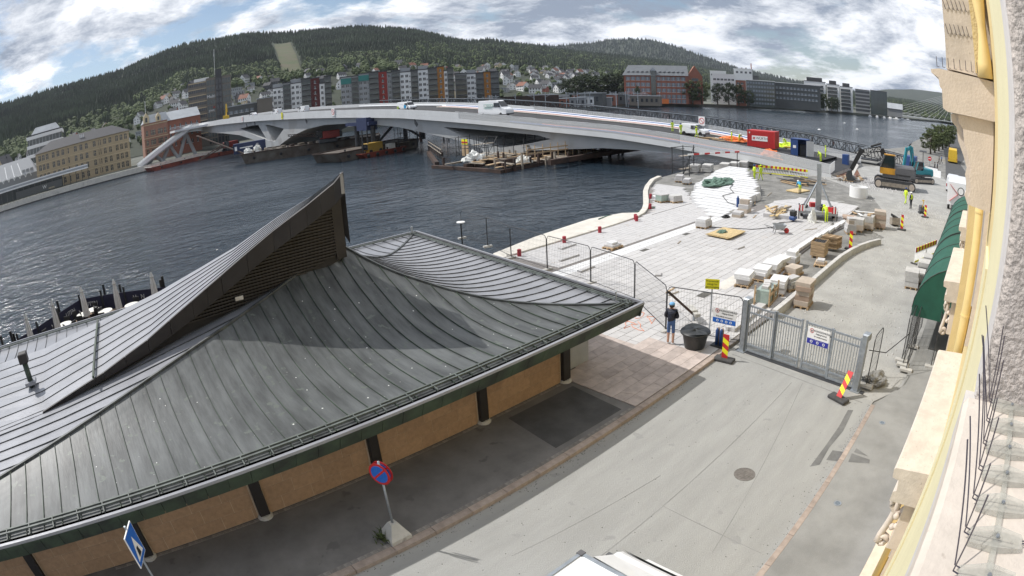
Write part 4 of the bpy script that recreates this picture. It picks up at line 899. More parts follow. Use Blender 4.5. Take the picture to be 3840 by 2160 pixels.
# station platform shed and canopy on the quay
tb = thing('platform_canopy', 'long low glazed platform canopy with white roof edge along the far quay', 'canopy', (-60, 244, .6))
g = MB(); g.box(0, 57, 0, 7, 4.9, 5.3); g.build('roof', 'roof_dark', tb); g = MB(); g.box(-.1, 57.1, -.15, 0, 4.8, 5.35); g.build('white_edge', 'h_white', tb); g = MB(); g.box(0, 57, 3, 3.2, 6.0, 6.5); g.build('upper_edge', 'h_white', tb); g = MB(); g.box(0, 57, 2.8, 8, 5.4, 6.05); g.build('upper_roof', 'roof_metal', tb)
for k in range(20): g = MB(); g.beam((k*3, .4, 0), (k*3, .4, 4.9), .25); g.build('post', 'steel_dark', tb)
g = MB(); g.box(0, 44, 4, 4.2, .2, 4.6); g.build('glazing', 'glass_green', tb)
g = MB(); g.box(20, 44, -.3, 0, .6, 3.4); g.build('dark_hoarding', 'apt_dark', tb); text('W', 'lettering', 'h_white', tb, 2.0, (35, -.35, 2.1), (pi/2, 0, 0)); text('ARKEN', 'lettering', 'stucco_trim', tb, 1.0, (38.5, -.35, 1.1), (pi/2, 0, 0))
tb = thing('arcade_hall', 'grey station hall with row of scalloped arches and striped roof', 'hall', (-70, 278, .6))
g = MB(); g.box(0, 38, 0, 12, 0, 9.2); g.build('wall', 'apt_grey', tb)
for k in range(9):
    g = MB(); n = 8; pts = [(4+k*3.4+1.7+1.6*cos(a), -.1, 8.0+1.6*sin(a)) for a in [i*pi/n for i in range(n+1)]]
    for p, q in zip(pts, pts[1:]): g.beam(p, q, .2, .4)
    g.build('arch', 'h_white', tb)
g = MB(); g.mesh([(0, 0, 9.2), (38, 0, 9.2), (38, 12, 9.2), (0, 12, 9.2), (0, 9, 17), (33, 9, 17)], [(0, 1, 5, 4), (1, 2, 5), (2, 3, 4, 5), (3, 0, 4)]); g.build('roof', 'h_grey', tb)
for k in range(7): g = MB(); g.beam((k*4.5+2, .2, 9.4), (k*4+2, 7, 15.3), .5, .2); g.build('roof_stripe', 'h_white', tb)
for k in range(3): g = MB(); g.cbox((30+k*2.4, 2, 10.5), (1.6, 1.6, 2.2)); g.build('dormer', 'h_grey', tb)
# ornate pink building
tb, ln, h_ = building('brick_mansion', 'ornate pink brick building with grey mansard roof and arched windows', 'building', (29, 285), (42, 285), .6, 18.6, 14, 'brick_pink', flat=False,
    wins=[(u, z, 1.2, 2.6, 'pane', True, 'stucco_trim') for z in (12.6, 8, 3.5) for u in (1.6, 4.2, 5.6, 8.2, 9.6, 11.6)])
for z in (17.9, 11.6, 7): g = MB(); g.box(-.2, ln+.2, -.3, 0, z-.6-.35, z-.6); g.build('cornice', 'stucco_trim', tb)
g = MB(); g.mesh([(-.3, -.3, h_), (ln, -.3, h_), (ln, 14, h_), (-.3, 14, h_), (2, 3, h_+4), (ln, 3, h_+4), (ln, 11, h_+4), (2, 11, h_+4)], [(0, 1, 5, 4), (1, 2, 6, 5), (2, 3, 7, 6), (3, 0, 4, 7), (4, 5, 6, 7)]); rf = g.build('mansard_roof', 'roof_metal', tb)
for u, s in ((1.6, 1.2), (8.2, 1.0)):
    g = MB(); g.prism([(-1.3*s, 0), (1.3*s, 0), (1.3*s, 2.6*s), (0, 4.2*s), (-1.3*s, 2.6*s)], 0, 2.5, M=Matrix.Translation((u, 2.0, h_)) @ Matrix.Rotation(pi/2, 4, 'X')); g.build('dormer', 'stucco_trim', rf)
    g = MB(); g.box(u-.5*s, u+.5*s, -.56, -.5, h_+.6, h_+2.3*s); g.build('dormer_window', 'pane', rf)
g = MB(); g.beam((1.6, 2, h_+4), (1.6, 2, h_+11), .25); g.build('flagpole', 'h_white', tb)
tb, ln, h_ = building('brick_wing', 'plain red brick wing with grey metal roof beside the ornate pink building', 'building', (42, 285.2), (60, 285.2), .6, 17.8, 14, 'brick_red', flat=False, wins=rows((1.5, 4, 7, 10, 13, 16), (13.5, 9.2, 5), 1.0, 1.9))
g = MB(); g.mesh([(0, -.5, h_), (ln, -.5, h_), (ln, 14, h_), (0, 14, h_), (0, 7, h_+4.6), (ln, 7, h_+4.6)], [(0, 1, 5, 4), (1, 2, 5), (2, 3, 4, 5), (3, 0, 4)]); g.build('roof', 'roof_metal', tb)
# tower block
tb = thing('tower_block', 'tall brown office tower with flagpole and horizontal window bands', 'tower', (61.6, 324.2, .6), -.25)
g = MB(); g.box(0, 11, 0, 16, 0, 36.5); g.build('banded_wing', 'tower_brown', tb)
for k in range(9):
    z = 36.3-3.55*k; g = MB(); g.box(.3, 10.6, -.12, 0, z-2.3, z-.7); w_ = g.build('window_band', 'pane', tb)
    g = MB(); g.box(0, 11.1, -.22, 0, z-.55, z-.2); g.build('spandrel', 'h_cream', tb)
    for j in range(9): g = MB(); g.box(.9+j*1.1, 1.05+j*1.1, -.2, -.12, z-2.3, z-.7); g.build('mullion', 'tower_brown', w_)
g = MB(); g.box(10.8, 16.5, -.6, 15, 0, 37.6); g.build('brick_shaft', 'tower_brown', tb); g = MB(); g.box(16.5, 20.2, -.9, 15, 0, 41.9); g.build('stair_core', 'h_dark', tb); g = MB(); g.box(20.2, 25.6, -.3, 15, 0, 37.6); g.build('side_wing', 'tower_brown', tb)
for k in range(10):
    z = 36.5-3.6*k
    for u in (11.2, 12.9, 14.6, 20.6, 22.2, 23.8): g = MB(); g.box(u, u+1.35, -.72 if u < 16 else -.42, -.3, z-3.2, z-.4); g.build('window', 'glass_green', tb)
    for u in (16.7, 18.6): g = MB(); g.box(u, u+1.3, -1.0, -.9, z-2.9, z-.2); g.build('window', 'pane', tb)
g = MB(); g.box(3.5, 12.5, 2, 12, 36.5, 38.4); g.build('roof_house', 'h_white', tb); g = MB(); g.beam((16.2, 3, 38), (15.9, 3, 54), .22); g.build('flagpole', 'h_white', tb); g = MB(); g.mesh([(16, 3, 53.5), (15.6, 2.4, 49.5), (15.95, 3, 50.5)], [(0, 1, 2)]); g.build('pennant', 'h_white', tb)
text('Multi', 'lettering', 'h_white', tb, 2.4, (13.6, -.78, 27), (pi/2, 0, 0)); text('pwc', 'lettering', 'h_white', tb, 2.2, (13.6, -.78, 19.3), (pi/2, 0, 0)); g = MB(); g.box(14.6, 15.8, -.8, -.76, 20.2, 21.3); g.build('logo_mark', 'apt_red', tb)
tb, ln, h_ = building('shopping_centre', 'low dark glazed shopping centre with overhanging roof edge', 'building', (81.5, 310), (98, 305), .6, 19.5, 25, 'apt_dark', 'roof_metal', rows((2, 5, 8, 11, 14), (15.6,), 2.2, 1.5, 'pane_light'))
for k in range(3): g = MB(); g.box(8+k*1.3, 9+k*1.3, 1, 2, h_, h_+2); g.build('roof_duct', 'h_cream', tb)
building('brown_block', 'plain tan windowless block beside the white apartments', 'building', (96.2, 300), (104.2, 297.4), .6, 21, 14, 'tower_brown', 'roof_metal')
# ---------------------------------------------------------------- apartment blocks
def apt(label, p0, p1, z1, wall, style, n=5, dist=1):
    d = hypot(p1[0]-p0[0], p1[1]-p0[1]); zs = [z1-2.9-3.05*k for k in range(n)]
    wins = []
    if style == 'win': wins = rows([d*.2, d*.62], zs, 1.1 if d < 5 else 1.5, 1.5)+rows([d*.9], zs, .7, .8)
    if style == 'one': wins = rows([d*.5], zs, 1.2, 1.6)
    t_, ln, h_ = building('apartment_block', label, 'apartments', p0, p1, .6, z1, 13, wall, 'roof_dark', wins)
    if style == 'balc':
        for z in zs:
            g = MB(); g.box(.25, ln-.25, -.05, 0, z-.6, z+1.5); g.build('glazing', 'pane', t_); g = MB(); g.box(.1, ln-.1, -1.3, 0, z-.95, z-.75); bl = g.build('balcony', 'apt_grey', t_)
            g = MB(); g.box(.1, ln-.1, -1.34, -1.28, z-.75, z+.3); g.build('balustrade', 'glass_green', bl)
            for u in (.1, ln-.2): g = MB(); g.box(u, u+.12, -1.3, -1.15, z-.75, z+2.1); g.build('post', 'apt_dark', bl)
    return t_
AP = [((109.8, 311.2), (115.2, 309.2), 26, 'h_white', 'win', 'white apartment front beside the tan windowless block'), ((115.2, 309.2), (119.5, 307.6), 28.2, 'apt_grey', 'balc', 'grey balcony bay between two white apartment fronts by the tan block'),
      ((119.5, 307.6), (125.1, 305.3), 27.2, 'h_white', 'win', 'white apartment front left of the maroon tower bay'), ((125.1, 305.3), (130, 303.3), 29, 'apt_dark', 'balc', 'dark balcony bay beside the maroon tower bay'), ((130, 303.3), (134.6, 301.3), 28.6, 'apt_maroon', 'one', 'maroon apartment bay with small windows'),
      ((134.6, 301.3), (137.2, 300.1), 25, 'h_white', 'one', 'narrow white bay right next to the maroon bay'), ((137.2, 300.1), (140.7, 298.5), 28.8, 'apt_dark', 'balc', 'dark balcony bay at the end of the maroon block'),
      ((145.5, 296.2), (150.8, 293.6), 27, 'h_grey', 'win', 'grey white apartment front with teal netting under the roof'), ((150.8, 293.6), (154.4, 291.7), 26.9, 'apt_grey', 'balc', 'grey balcony bay between two teal netted fronts'), ((154.4, 291.7), (159.5, 288.9), 27.7, 'h_grey', 'win', 'second teal netted apartment front next to the dark balconies'),
      ((159.5, 288.9), (164.2, 286.2), 28.1, 'apt_dark', 'balc', 'dark balcony bay left of the bright red bay'), ((164.2, 286.2), (168.2, 283.9), 27.7, 'apt_red', 'one', 'bright red apartment bay with small dark windows'), ((168.2, 283.9), (170.4, 282.6), 26.8, 'apt_grey', 'one', 'slim grey bay beside the bright red bay'),
      ((170.4, 282.6), (174.4, 280.2), 27.5, 'apt_dark', 'balc', 'dark balcony bay between the red bay and a white front'), ((174.4, 280.2), (179.4, 277), 26.2, 'h_white', 'win', 'white apartment front with grey attic right of the red bay'), ((179.4, 277), (182.8, 274.8), 26.8, 'apt_dark', 'balc', 'dark balcony bay between two white fronts'),
      ((182.8, 274.8), (187.3, 271.7), 26.6, 'h_white', 'win', 'white apartment front left of the ochre bay'), ((187.3, 271.7), (191.6, 268.9), 27.2, 'apt_dark', 'balc', 'dark glazed balcony bay left of the ochre bay'), ((191.4, 269), (194.6, 266.8), 27.6, 'apt_orange', 'one', 'ochre apartment bay with small windows beside dark balconies'),
      ((194.6, 266.8), (196, 265.8), 25, 'h_white', 'one', 'slim white bay beside the ochre bay'), ((196, 265.8), (198.8, 263.8), 26.4, 'apt_dark', 'balc', 'dark balcony bay ending the first ochre block'), ((205.2, 271), (210.5, 267.1), 23.2, 'apt_grey', 'balc', 'lower grey apartment front left of the second ochre bay'),
      ((210.5, 267.1), (214.4, 263.9), 22.6, 'h_white', 'win', 'small white apartment front left of the second ochre bay'), ((214.4, 263.9), (217.9, 261), 22.9, 'apt_dark', 'balc', 'dark balcony bay beside the second ochre bay'), ((217.9, 261), (220.8, 258.6), 23.2, 'apt_orange', 'one', 'second ochre apartment bay at the end of the row'), ((220.8, 258.6), (224.3, 255.5), 23, 'apt_dark', 'balc', 'dark end bay after the second ochre bay')]
for p0, p1, z1, wl, stl, lb in AP:
    t_ = apt(lb, p0, p1, z1, wl, stl, 6 if z1 > 25 else 5)
    if 'teal' in lb and 'between' not in lb: g = MB(); g.box(0, hypot(p1[0]-p0[0], p1[1]-p0[1]), -.5, -.4, z1-4.6, z1-.8-.6); g.build('netting', 'teal_net', t_)
    if wl == 'h_white' and stl == 'win': g = MB(); d_ = hypot(p1[0]-p0[0], p1[1]-p0[1]); g.box(0, d_, .8, 10, z1-.15, z1+1.9); g.build('attic', 'h_grey', t_)
# ---------------------------------------------------------------- offices across the water on the right
tb, ln, h_ = building('brick_office', 'large red brick office with grey dormered roof and white window bays', 'office', (344, 258), (370, 219.5), .6, 21.2, 26, 'brick_red', flat=False,
    wins=[(u, z, 3.0, 2.6, 'pane_light', False, 'h_white') for z in (17.6, 13.2, 9, 4.6, 1.2) for u in (3, 6.6, 10.2, 13.8, 17.2, 25, 28.6, 32.2, 35.8, 39.4, 43)])
g = MB(); g.mesh([(-1, -1.5, h_), (ln+.5, -1.5, h_), (ln+.5, 27, h_), (-1, 27, h_), (3, 12, h_+8), (ln+.5, 12, h_+8)], [(0, 1, 5, 4), (1, 2, 5), (2, 3, 4, 5), (3, 0, 4)]); rf = g.build('roof', 'roof_slate', tb)
for k in range(12):
    u = 2.5+k*3.3+(3 if k > 5 else 0); g = MB(); g.beam((u, 2.2, h_+2.6), (u+1.9, 3.0, h_+3.2), 1.3, .15); g.build('roof_light', 'pane', rf)
g = MB(); g.box(19.5, 23, -1.0, 4, 0, h_+3.5); g.build('stair_bay', 'glass_green', tb); g = MB(); g.prism([(-2.3, 0), (2.3, 0), (0, 2.6)], 0, 6, M=Matrix.Translation((21.2, 5, h_+3.5)) @ Matrix.Rotation(pi/2, 4, 'X')); g.build('bay_gable', 'roof_metal', tb)
g = MB(); g.box(ln, ln+11, 3, 24, 0, h_); g.prism([(0, 0), (11, 0), (5.5, 8)], 0, 20, M=Matrix.Translation((ln, 23.5, h_)) @ Matrix.Rotation(pi/2, 4, 'X')); g.build('gable_wing', 'brick_red', tb)
for z in (3, 8, 13, 17): g = MB(); g.box(ln+3, ln+8, 2.9, 3, z, z+2.2); g.build('window', 'pane', tb)
bo = building('white_office', 'white stepped office block with flat roofs behind shore trees', 'office', (422.6, 227.5), (431.5, 210.2), .6, 25, 25, 'h_white', 'h_white', rows([2+k*3 for k in range(6)], (20, 16, 12), 2.2, 1.5))[0]
building('roof_block', 'small white block with square windows above the office roofs', 'building', (466.8, 229), (474, 213.7), .6, 31.7, 14, 'h_white', 'h_white', rows((3, 7, 11, 15), (28,), 2, 1.8))
building('low_white_roof', 'long white roofed building behind the brick office gable', 'building', (457, 248), (463.7, 235.3), .6, 28.8, 14, 'h_white', 'h_white', rows((2, 5, 8, 11), (25,), 2, 1.4))
building('brick_bay_office', 'narrow red brick office front beside the glass office', 'office', (404.5, 197.2), (408, 190), .6, 20.2, 16, 'brick_red', 'h_white', rows((2, 5), (17, 13.5, 10, 6.5, 3), 2.4, 1.5))
tb, ln, h_ = building('glass_office', 'broad dark glass office front with thin white roof edge', 'office', (408.1, 189.8), (417, 169), .6, 20.6, 20, 'glass_green', 'h_white')
for k in range(6):
    z = 2.0+k*3.1
    for j in range(10): g = MB(); g.box(.6+j*2.2, 2.3+j*2.2, -.08, 0, z, z+1.5); g.build('window', 'pane_light', tb)
building('grey_office', 'long grey office with flat white cornice partly hidden by birch trees', 'office', (430, 178), (447, 140), .6, 20.5, 20, 'apt_dark', 'h_white', rows([2+k*3 for k in range(13)], (16, 12, 8), 2.2, 1.5, 'pane_light'))
building('roof_mast_block', 'dark far block carrying a tall red and white mast', 'building', (640, 300), (650, 285), .6, 32, 12, 'apt_dark')
g = MB(); g.beam((645, 292, 32), (645, 292, 47), .9); tag(g.build('radio_mast', 'h_red'), 'thin radio mast standing above the white roof block', 'mast')
for k, (p0, p1, z1) in enumerate((((491.5, 169.8), (497.8, 150.6), 25.3), ((517.2, 155.4), (520.7, 143.3), 24.7), ((540.2, 148), (543.3, 135.5), 24.2))):
    lb = ('white waterfront apartment block with blank slotted end wall', 'middle white waterfront apartment block between two alike', 'last white waterfront apartment block beside the grey glass building')[k]
    tb, ln, h_ = building('waterfront_apartments', lb, 'apartments', p0, p1, .6, z1, 14, 'h_white', 'roof_dark')
    for j in range(6):
        z = 2+j*3.4; u0 = ln*.42 if k == 0 else .6
        g = MB(); g.box(u0, ln-2.2, -.1, 0, z, z+2.6); g.build('glazing', 'pane', tb); g = MB(); g.box(u0, ln-1.9, -2.0, 0, z-.35, z-.1); bl = g.build('balcony', 'h_white', tb); g = MB(); g.box(u0, ln-1.9, -2.05, -2.0, z-.1, z+.9); g.build('balustrade', 'glass_green', bl)
        if k == 0: g = MB(); g.box(2, 6, -.1, 0, z+.5, z+1.3); g.build('slot_window', 'pane', tb)
    g = MB(); g.box(2.5, ln-3, 1.5, 11, h_+.45, h_+3.6); g.build('penthouse', 'h_dark', tb)
for lb, p0, p1, z1, wl in (('grey banded glass building at the end of the waterfront', (573.2, 140), (576.8, 124.5), 23.8, 'apt_grey'), ('dark mirrored glass cube building by the cable bridge', (606.2, 130), (610, 111), 25.2, 'glass_green')):
    tb, ln, h_ = building('waterfront_office', lb, 'office', p0, p1, .6, z1, 16, wl)
    for j in range(6): g = MB(); g.box(.2, ln-.2, -.1, 0, 2+j*3.6, 4.1+j*3.6); g.build('window_band', 'pane' if wl != 'glass_green' else 'glass_green', tb)
tb, ln, h_ = building('boathouse', 'low dark shed with grey pitched roof beyond the mirrored cube', 'shed', (639.5, 116.2), (642.4, 98), .6, 9, 14, 'apt_grey', flat=False)
g = MB(); g.mesh([(-.5, -1, h_), (ln+.5, -1, h_), (ln+.5, 15, h_), (-.5, 15, h_), (-.5, 7, h_+6), (ln+.5, 7, h_+6)], [(0, 1, 5, 4), (1, 2, 5), (2, 3, 4, 5), (3, 0, 4)]); g.build('roof', 'roof_metal', tb)
building('hillside_school', 'cream hillside building with dark hipped roof and window rows', 'building', (560, 408), (592, 372), 8, 24, 15, 'h_cream', 'roof_dark', rows([3+k*4.5 for k in range(10)], (19, 14.5), 2, 2))
# low town blocks and rail yard between the apartments and the brick office
yr = random.Random(9)
for k in range(26):
    p = yr.uniform(34, 46); r = yr.uniform(345, 470); w_ = yr.uniform(8, 22); x, y = r*cos(rad(p)), r*sin(rad(p)); c_ = yr.choice(('apt_dark', 'apt_grey', 'h_grey', 'h_white', 'brick_red', 'tower_brown')); h_ = yr.uniform(3, 8)
    o = MB(); o.box(-w_/2, w_/2, -4, 4, 0, h_, 0); o.box(-w_/2-.3, w_/2+.3, -4.3, 4.3, h_, h_+.4, 1)
    for j in range(int(w_/3)): o.box(-w_/2+1+j*3, -w_/2+2.4+j*3, -4.05, -4, h_*.4, h_*.75, 2)
    tag(o.build('yard_building', [c_, 'roof_metal', 'pane'], loc=(x, y, .6), rz=rad(p)-pi/2+yr.uniform(-.3, .3)), {'apt_dark': 'low dark shed standing in the rail yard', 'apt_grey': 'low grey shed standing in the rail yard', 'h_grey': 'low pale grey shed standing in the rail yard', 'h_white': 'low white roofed shed standing in the rail yard', 'brick_red': 'low red brick shed standing in the rail yard', 'tower_brown': 'low brown shed standing in the rail yard'}[c_], 'shed', 'rail yard sheds: '+c_.split('_')[-1])
for k in range(44):
    p = yr.uniform(35, 62); r = yr.uniform(300, 420) if p < 46 else yr.uniform(285, 300); x, y = r*cos(rad(p)), r*sin(rad(p)); o = MB(); o.beam((0, 0, 0), (0, 0, 9), .3); o.beam((0, 0, 8), (5, 0, 8.3), .16); o.beam((0, 0, 6.5), (5, 0, 8.2), .14)
    tag(o.build('catenary_mast', 'galv', loc=(x, y, .6), rz=yr.uniform(0, 6)), 'grey railway catenary mast with bracket arm', 'mast', 'railway masts')
o = MB(); o.box(-24, 24, -1, 1, 0, 7.5); tag(o.build('noise_wall', 'rusty_steel', loc=(236, 254, .6), rz=rad(132)), 'long brown noise barrier wall beside the rail yard', 'wall')
for k, (x, y) in enumerate(((352, 251), (356, 246), (365, 236), (349, 256))):
    o = MB(); o.box(-3, 3, -2, 2, 0, 3.2); tag(o.build('orange_hoarding', 'orange_net', loc=(x-8, y-4, .6), rz=-1), 'orange site hoarding in front of the brick office', 'hoarding', 'orange hoardings')
# ---------------------------------------------------------------- trees
def tree_meshes(seed, shape, nleaf, ls):
    rr = random.Random(seed); t_ = MB(); c_ = MB(); H_ = 10.0
    t_.tube([(0, 0, 0), (.1, 0, 3), (0, .15, 6), (.05, 0, 8.5)], [.28, .22, .13, .04], 7)
    tips = []
    for k in range(16):
        z = lerp(2.0, 8.2, k/15); a = k*2.4+rr.random(); l_ = shape(z/H_)*rr.uniform(.6, .95); e = Vector((l_*cos(a), l_*sin(a), z+l_*.45)); t_.tube([(0, 0, z), e*.5+Vector((0, 0, z*.5)), e], [.09, .06, .02], 5); tips.append(e)
    cl = [(Vector((0, 0, 0)), 0)]*0
    for e in tips:
        for _ in range(3): cl.append((e+Vector((rr.gauss(0, .45), rr.gauss(0, .45), rr.gauss(0, .45))), rr.uniform(.5, 1.0)))
    for _ in range(16):
        z = rr.uniform(.25, .98); a = rr.random()*6.28; q = shape(z)*rr.uniform(.3, .95); cl.append((Vector((q*cos(a), q*sin(a), z*H_)), rr.uniform(.4, .85)))
    for i in range(nleaf):
        c, r = rr.choice(cl); v = Vector((rr.gauss(0, 1), rr.gauss(0, 1), rr.gauss(0, 1))).normalized(); p = c+v*r*rr.random()**.4; n = (v+Vector((rr.gauss(0, .7), rr.gauss(0, .7), rr.gauss(0, .7)))).normalized(); u = n.orthogonal().normalized(); w = n.cross(u); s = ls*rr.uniform(.6, 1.3)
        c_.face([p+u*s, p+w*s*.6, p-u*s, p-w*s*.6])
    return t_.data('trunk', 'bark'), c_
round_ = lambda z: 3.4*sqrt(max(0, 1-((z-.58)/.46)**2)) if z > .12 else .6
tall_ = lambda z: 2.2*sqrt(max(0, 1-((z-.52)/.50)**2))
cone_ = lambda z: 2.4*max(0, 1-z)**.8
TM = {'round': tree_meshes(1, round_, 2600, .24), 'tall': tree_meshes(2, tall_, 2200, .22), 'cone': tree_meshes(3, cone_, 1800, .2)}
TD = {(k, m): TM[k][1].data('crown', m) for k in TM for m in ('leaf_dark', 'leaf_olive')}
def tree(label, x, y, z, h_, w_, kind='round', m='leaf_dark', group=None, rz=0):
    t_ = thing('tree', label, 'tree', (x, y, z), rz, group); t_.scale = (w_/6.4, w_/6.4, h_/10)
    put('trunk', TM[kind][0], t_); put('crown', TD[(kind, m)], t_); return t_
tr = random.Random(4)
for x, y, h_, w_, kd, m, lb in ((339, 243, 13, 11, 'cone', 'leaf_dark', 'dark conifer standing in front of the brick office'), (373, 218, 17, 15, 'round', 'leaf_olive', 'broad grey green willow on the shore by the brick office'), (378, 213, 15, 13, 'round', 'leaf_olive', 'rounder willow leaning against the broad willow on the shore'),
      (386, 204, 17, 12, 'tall', 'leaf_dark', 'tall dark birch between the willow and the lamp pole'), (391, 197, 18, 13, 'tall', 'leaf_dark', 'tall dark birch just right of the shore lamp pole'), (396, 191, 17, 12, 'tall', 'leaf_dark', 'dark birch before the white stepped office'), (401, 185, 12, 10, 'round', 'leaf_dark', 'lower dark tree in front of the narrow brick office'),
      (449, 163, 17, 12, 'tall', 'leaf_dark', 'first dark birch beside the glass office corner'), (454, 158, 18, 13, 'tall', 'leaf_dark', 'second dark birch of the waterfront group'), (459, 153, 18, 13, 'tall', 'leaf_dark', 'third dark birch in the middle of the waterfront group'), (464, 148, 17, 12, 'tall', 'leaf_dark', 'fourth dark birch of the waterfront group'),
      (469, 144, 15, 11, 'tall', 'leaf_olive', 'last birch before the slotted white end wall'), (480, 140, 12, 9, 'round', 'leaf_dark', 'small tree before the first white apartment balconies'), (486, 136, 13, 9, 'cone', 'leaf_dark', 'slim tree before the first white apartment block')):
    tree(lb, x, y, .5, h_, w_, kd, m, None, tr.random()*6)
for k in range(9):
    p = 36.3+k*.72; r = 460+tr.uniform(-20, 20); tree('large round tree in the green belt behind the rail yard', r*cos(rad(p)), r*sin(rad(p)), 1.5, tr.uniform(18, 23), tr.uniform(17, 22), 'round', 'leaf_dark', 'green belt behind the rail yard', tr.random()*6)
for k, (x, y, h_, w_) in enumerate(((150, 14.5, 5.5, 6), (158, 14, 6, 6.5), (168, 13.5, 6.8, 7), (178, 13, 6.8, 7), (188, 12.5, 7, 7), (200, 12, 7, 7))):
    tree('leafy street tree in the row beside the river street', x, y, 0, h_, w_, 'round', 'leaf_olive', 'street trees by the river', tr.random()*6)
def lamp(label, x, y, z, h_, group=None):
    t_ = thing('street_lamp', label, 'lamp', (x, y, z), 0, group); g = MB(); g.tube([(0, 0, 0), (0, 0, h_)], [.12, .06], 8); g.build('pole', 'galv', t_); g = MB(); g.lathe([(.05, h_-.1), (.35, h_+.05), (.35, h_+.12), (.08, h_+.25)], (0, 0, 0), 12); g.build('lamp_head', 'white_paint', t_)
lamp('tall grey lamp pole on the far shore between the birches', 383, 204, .5, 16)
for x, y in ((352, 233), (345, 247)): lamp('short grey lamp pole on the far shore path', x, y, .5, 8, 'shore path lamps')
for x, y in ((150, 40), (124, 30), (104, 33)): lamp('slim lamp post rising from the water behind the footbridge', x, y, -2, 6.5, 'lamps by the footbridge')
# cable stayed bridge far right
cb = thing('cable_bridge', 'distant white cable stayed bridge with fan of stays', 'bridge', (0, 0, 0))
g = MB(); a, c = (760, 152), (900, 54)
for k in range(12): p, q = Vector((lerp(a[0], c[0], k/12), lerp(a[1], c[1], k/12), lerp(.5, 1.5, k/12))), Vector((lerp(a[0], c[0], (k+1)/12), lerp(a[1], c[1], (k+1)/12), lerp(.5, 1.5, (k+1)/12))); g.beam(p, q, 6, 1.6)
g.build('deck', 'h_white', cb)
for k in range(11):
    q = k/11; g = MB(); g.beam((lerp(a[0], c[0], q), lerp(a[1], c[1], q), 1.6), (905, 50, lerp(26, 44, 1-q)), .2); g.build('stay_cable', 'h_white', cb)
g = MB(); g.beam((905, 50, -2), (905, 50, 46), 3); g.build('pylon', 'h_white', cb)
for q in (.3, .6, .85): g = MB(); g.box(lerp(a[0], c[0], q)-1, lerp(a[0], c[0], q)+1, lerp(a[1], c[1], q)-1, lerp(a[1], c[1], q)+1, -3, 1); g.build('pier', 'concrete', cb)
g = MB(); g.beam((720, 190, 4), (1000, 75, 4.5), 8, 1.2); tag(g.build('viaduct', 'concrete'), 'dark low road viaduct behind the cable stayed bridge', 'viaduct')
for k in range(7):
    g = MB(); g.mesh([(-4, -1, 0), (4, -1, 0), (5, 0, .9), (4, 1, 0), (-4, 1, 0), (-4, -1.2, 1), (4, -1.2, 1), (-4, 1.2, 1), (4, 1.2, 1)], [(0, 1, 6, 5), (1, 2, 6), (2, 3, 8), (3, 4, 7, 8), (4, 0, 5, 7), (5, 6, 2, 8, 7)]); g.box(-2, 1, -.8, .8, 1, 2)
    tag(g.build('motor_boat', 'h_white', loc=(560+k*13, 121-k*5, -1.6), rz=.3*k), 'small white motor boat moored at the far waterfront', 'boat', 'moored motor boats')
# ---------------------------------------------------------------- fence panels and gate
mat('wire', (0.07, 0.072, 0.075), 0.5, 0.3, var=0.1); mat('plywood', (0.55, 0.42, 0.22), 0.8, var=0.2, scale=2, stretch=(1, 5, 1), rnd=.1); mat('stone_tan', (0.42, 0.36, 0.30), 0.85, var=0.1, scale=3, rnd=.12); mat('stone_brown', (0.36, 0.27, 0.21), 0.85, var=0.12, scale=3, rnd=.1)
mat('glass_crate', (0.30, 0.37, 0.33), 0.2, var=0.1); mat('base_rubber', (0.06, 0.06, 0.06), 0.85, var=0.2); mat('sign_blue', (0.02, 0.13, 0.50), 0.5, var=0); mat('sign_navy', (0.03, 0.035, 0.30), 0.5, var=0); mat('awning_green', (0.012, 0.085, 0.058), 0.75, var=0.12, scale=1.5); mat('tub_black', (0.025, 0.028, 0.03), 0.45, var=0.1)
mat('bollard_red', (0.33, 0.02, 0.035), 0.5, var=0.1); mat('cover_iron', (0.17, 0.155, 0.14), 0.7, .2, var=0.25, scale=8); mat('canvas', (0.52, 0.51, 0.48), 0.85, var=0.06); mat('banner_navy', (0.014, 0.014, 0.035), 0.8, var=0.2, scale=2); mat('table_white', (0.72, 0.70, 0.63), 0.5, var=0.03); mat('wood_deck', (0.16, 0.11, 0.07), 0.85, var=0.2, scale=2)
FENCE_M = {}
def fence_panel(label, p, q, h_=2.0, group='mobile fence panels'):
    d = Vector((q[0]-p[0], q[1]-p[1], 0)); ln = d.length; t_ = thing('mesh_fence', label, 'fence', (p[0], p[1], .14), atan2(d.y, d.x), group); key = round(ln, 2)
    if key not in FENCE_M:
        f = MB(); pts = [(.03, 0, .05), (.03, 0, h_-.18), (.12, 0, h_-.04), (.2, 0, h_), (ln-.2, 0, h_), (ln-.12, 0, h_-.04), (ln-.03, 0, h_-.18), (ln-.03, 0, .05)]
        f.tube(pts, .02, 6); f.tube([(.03, 0, .12), (ln-.03, 0, .12)], .016, 6); w = MB(); x = .13
        while x < ln-.05: w.beam((x, 0, .12), (x, 0, h_-.02), .0045); x += .13
        for z in (.3, .62, .95, 1.28, 1.6, 1.85): w.beam((.03, 0, z), (ln-.03, 0, z), .0045)
        FENCE_M[key] = (f.data('frame', 'steel_dark'), w.data('wire_mesh', 'wire'))
    put('frame', FENCE_M[key][0], t_); stuff(put('wire_mesh', FENCE_M[key][1], t_))
    g = MB(); g.cbox((0, 0, .0), (.24, .62, .13)); g.build('concrete_foot', 'concrete', t_, bevel=.02); return t_
FP = [(24.9, 33.2), (24.5, 29.9), (23.6, 26.6), (23.2, 23.1), (22.9, 19.6), (22.2, 16.2), (20.0, 12.9), (20.75, 9.55)]
for k in range(len(FP)-1): fence_panel('grey wire mesh fence panel in the row between pavilion and plaza', FP[k], FP[k+1])
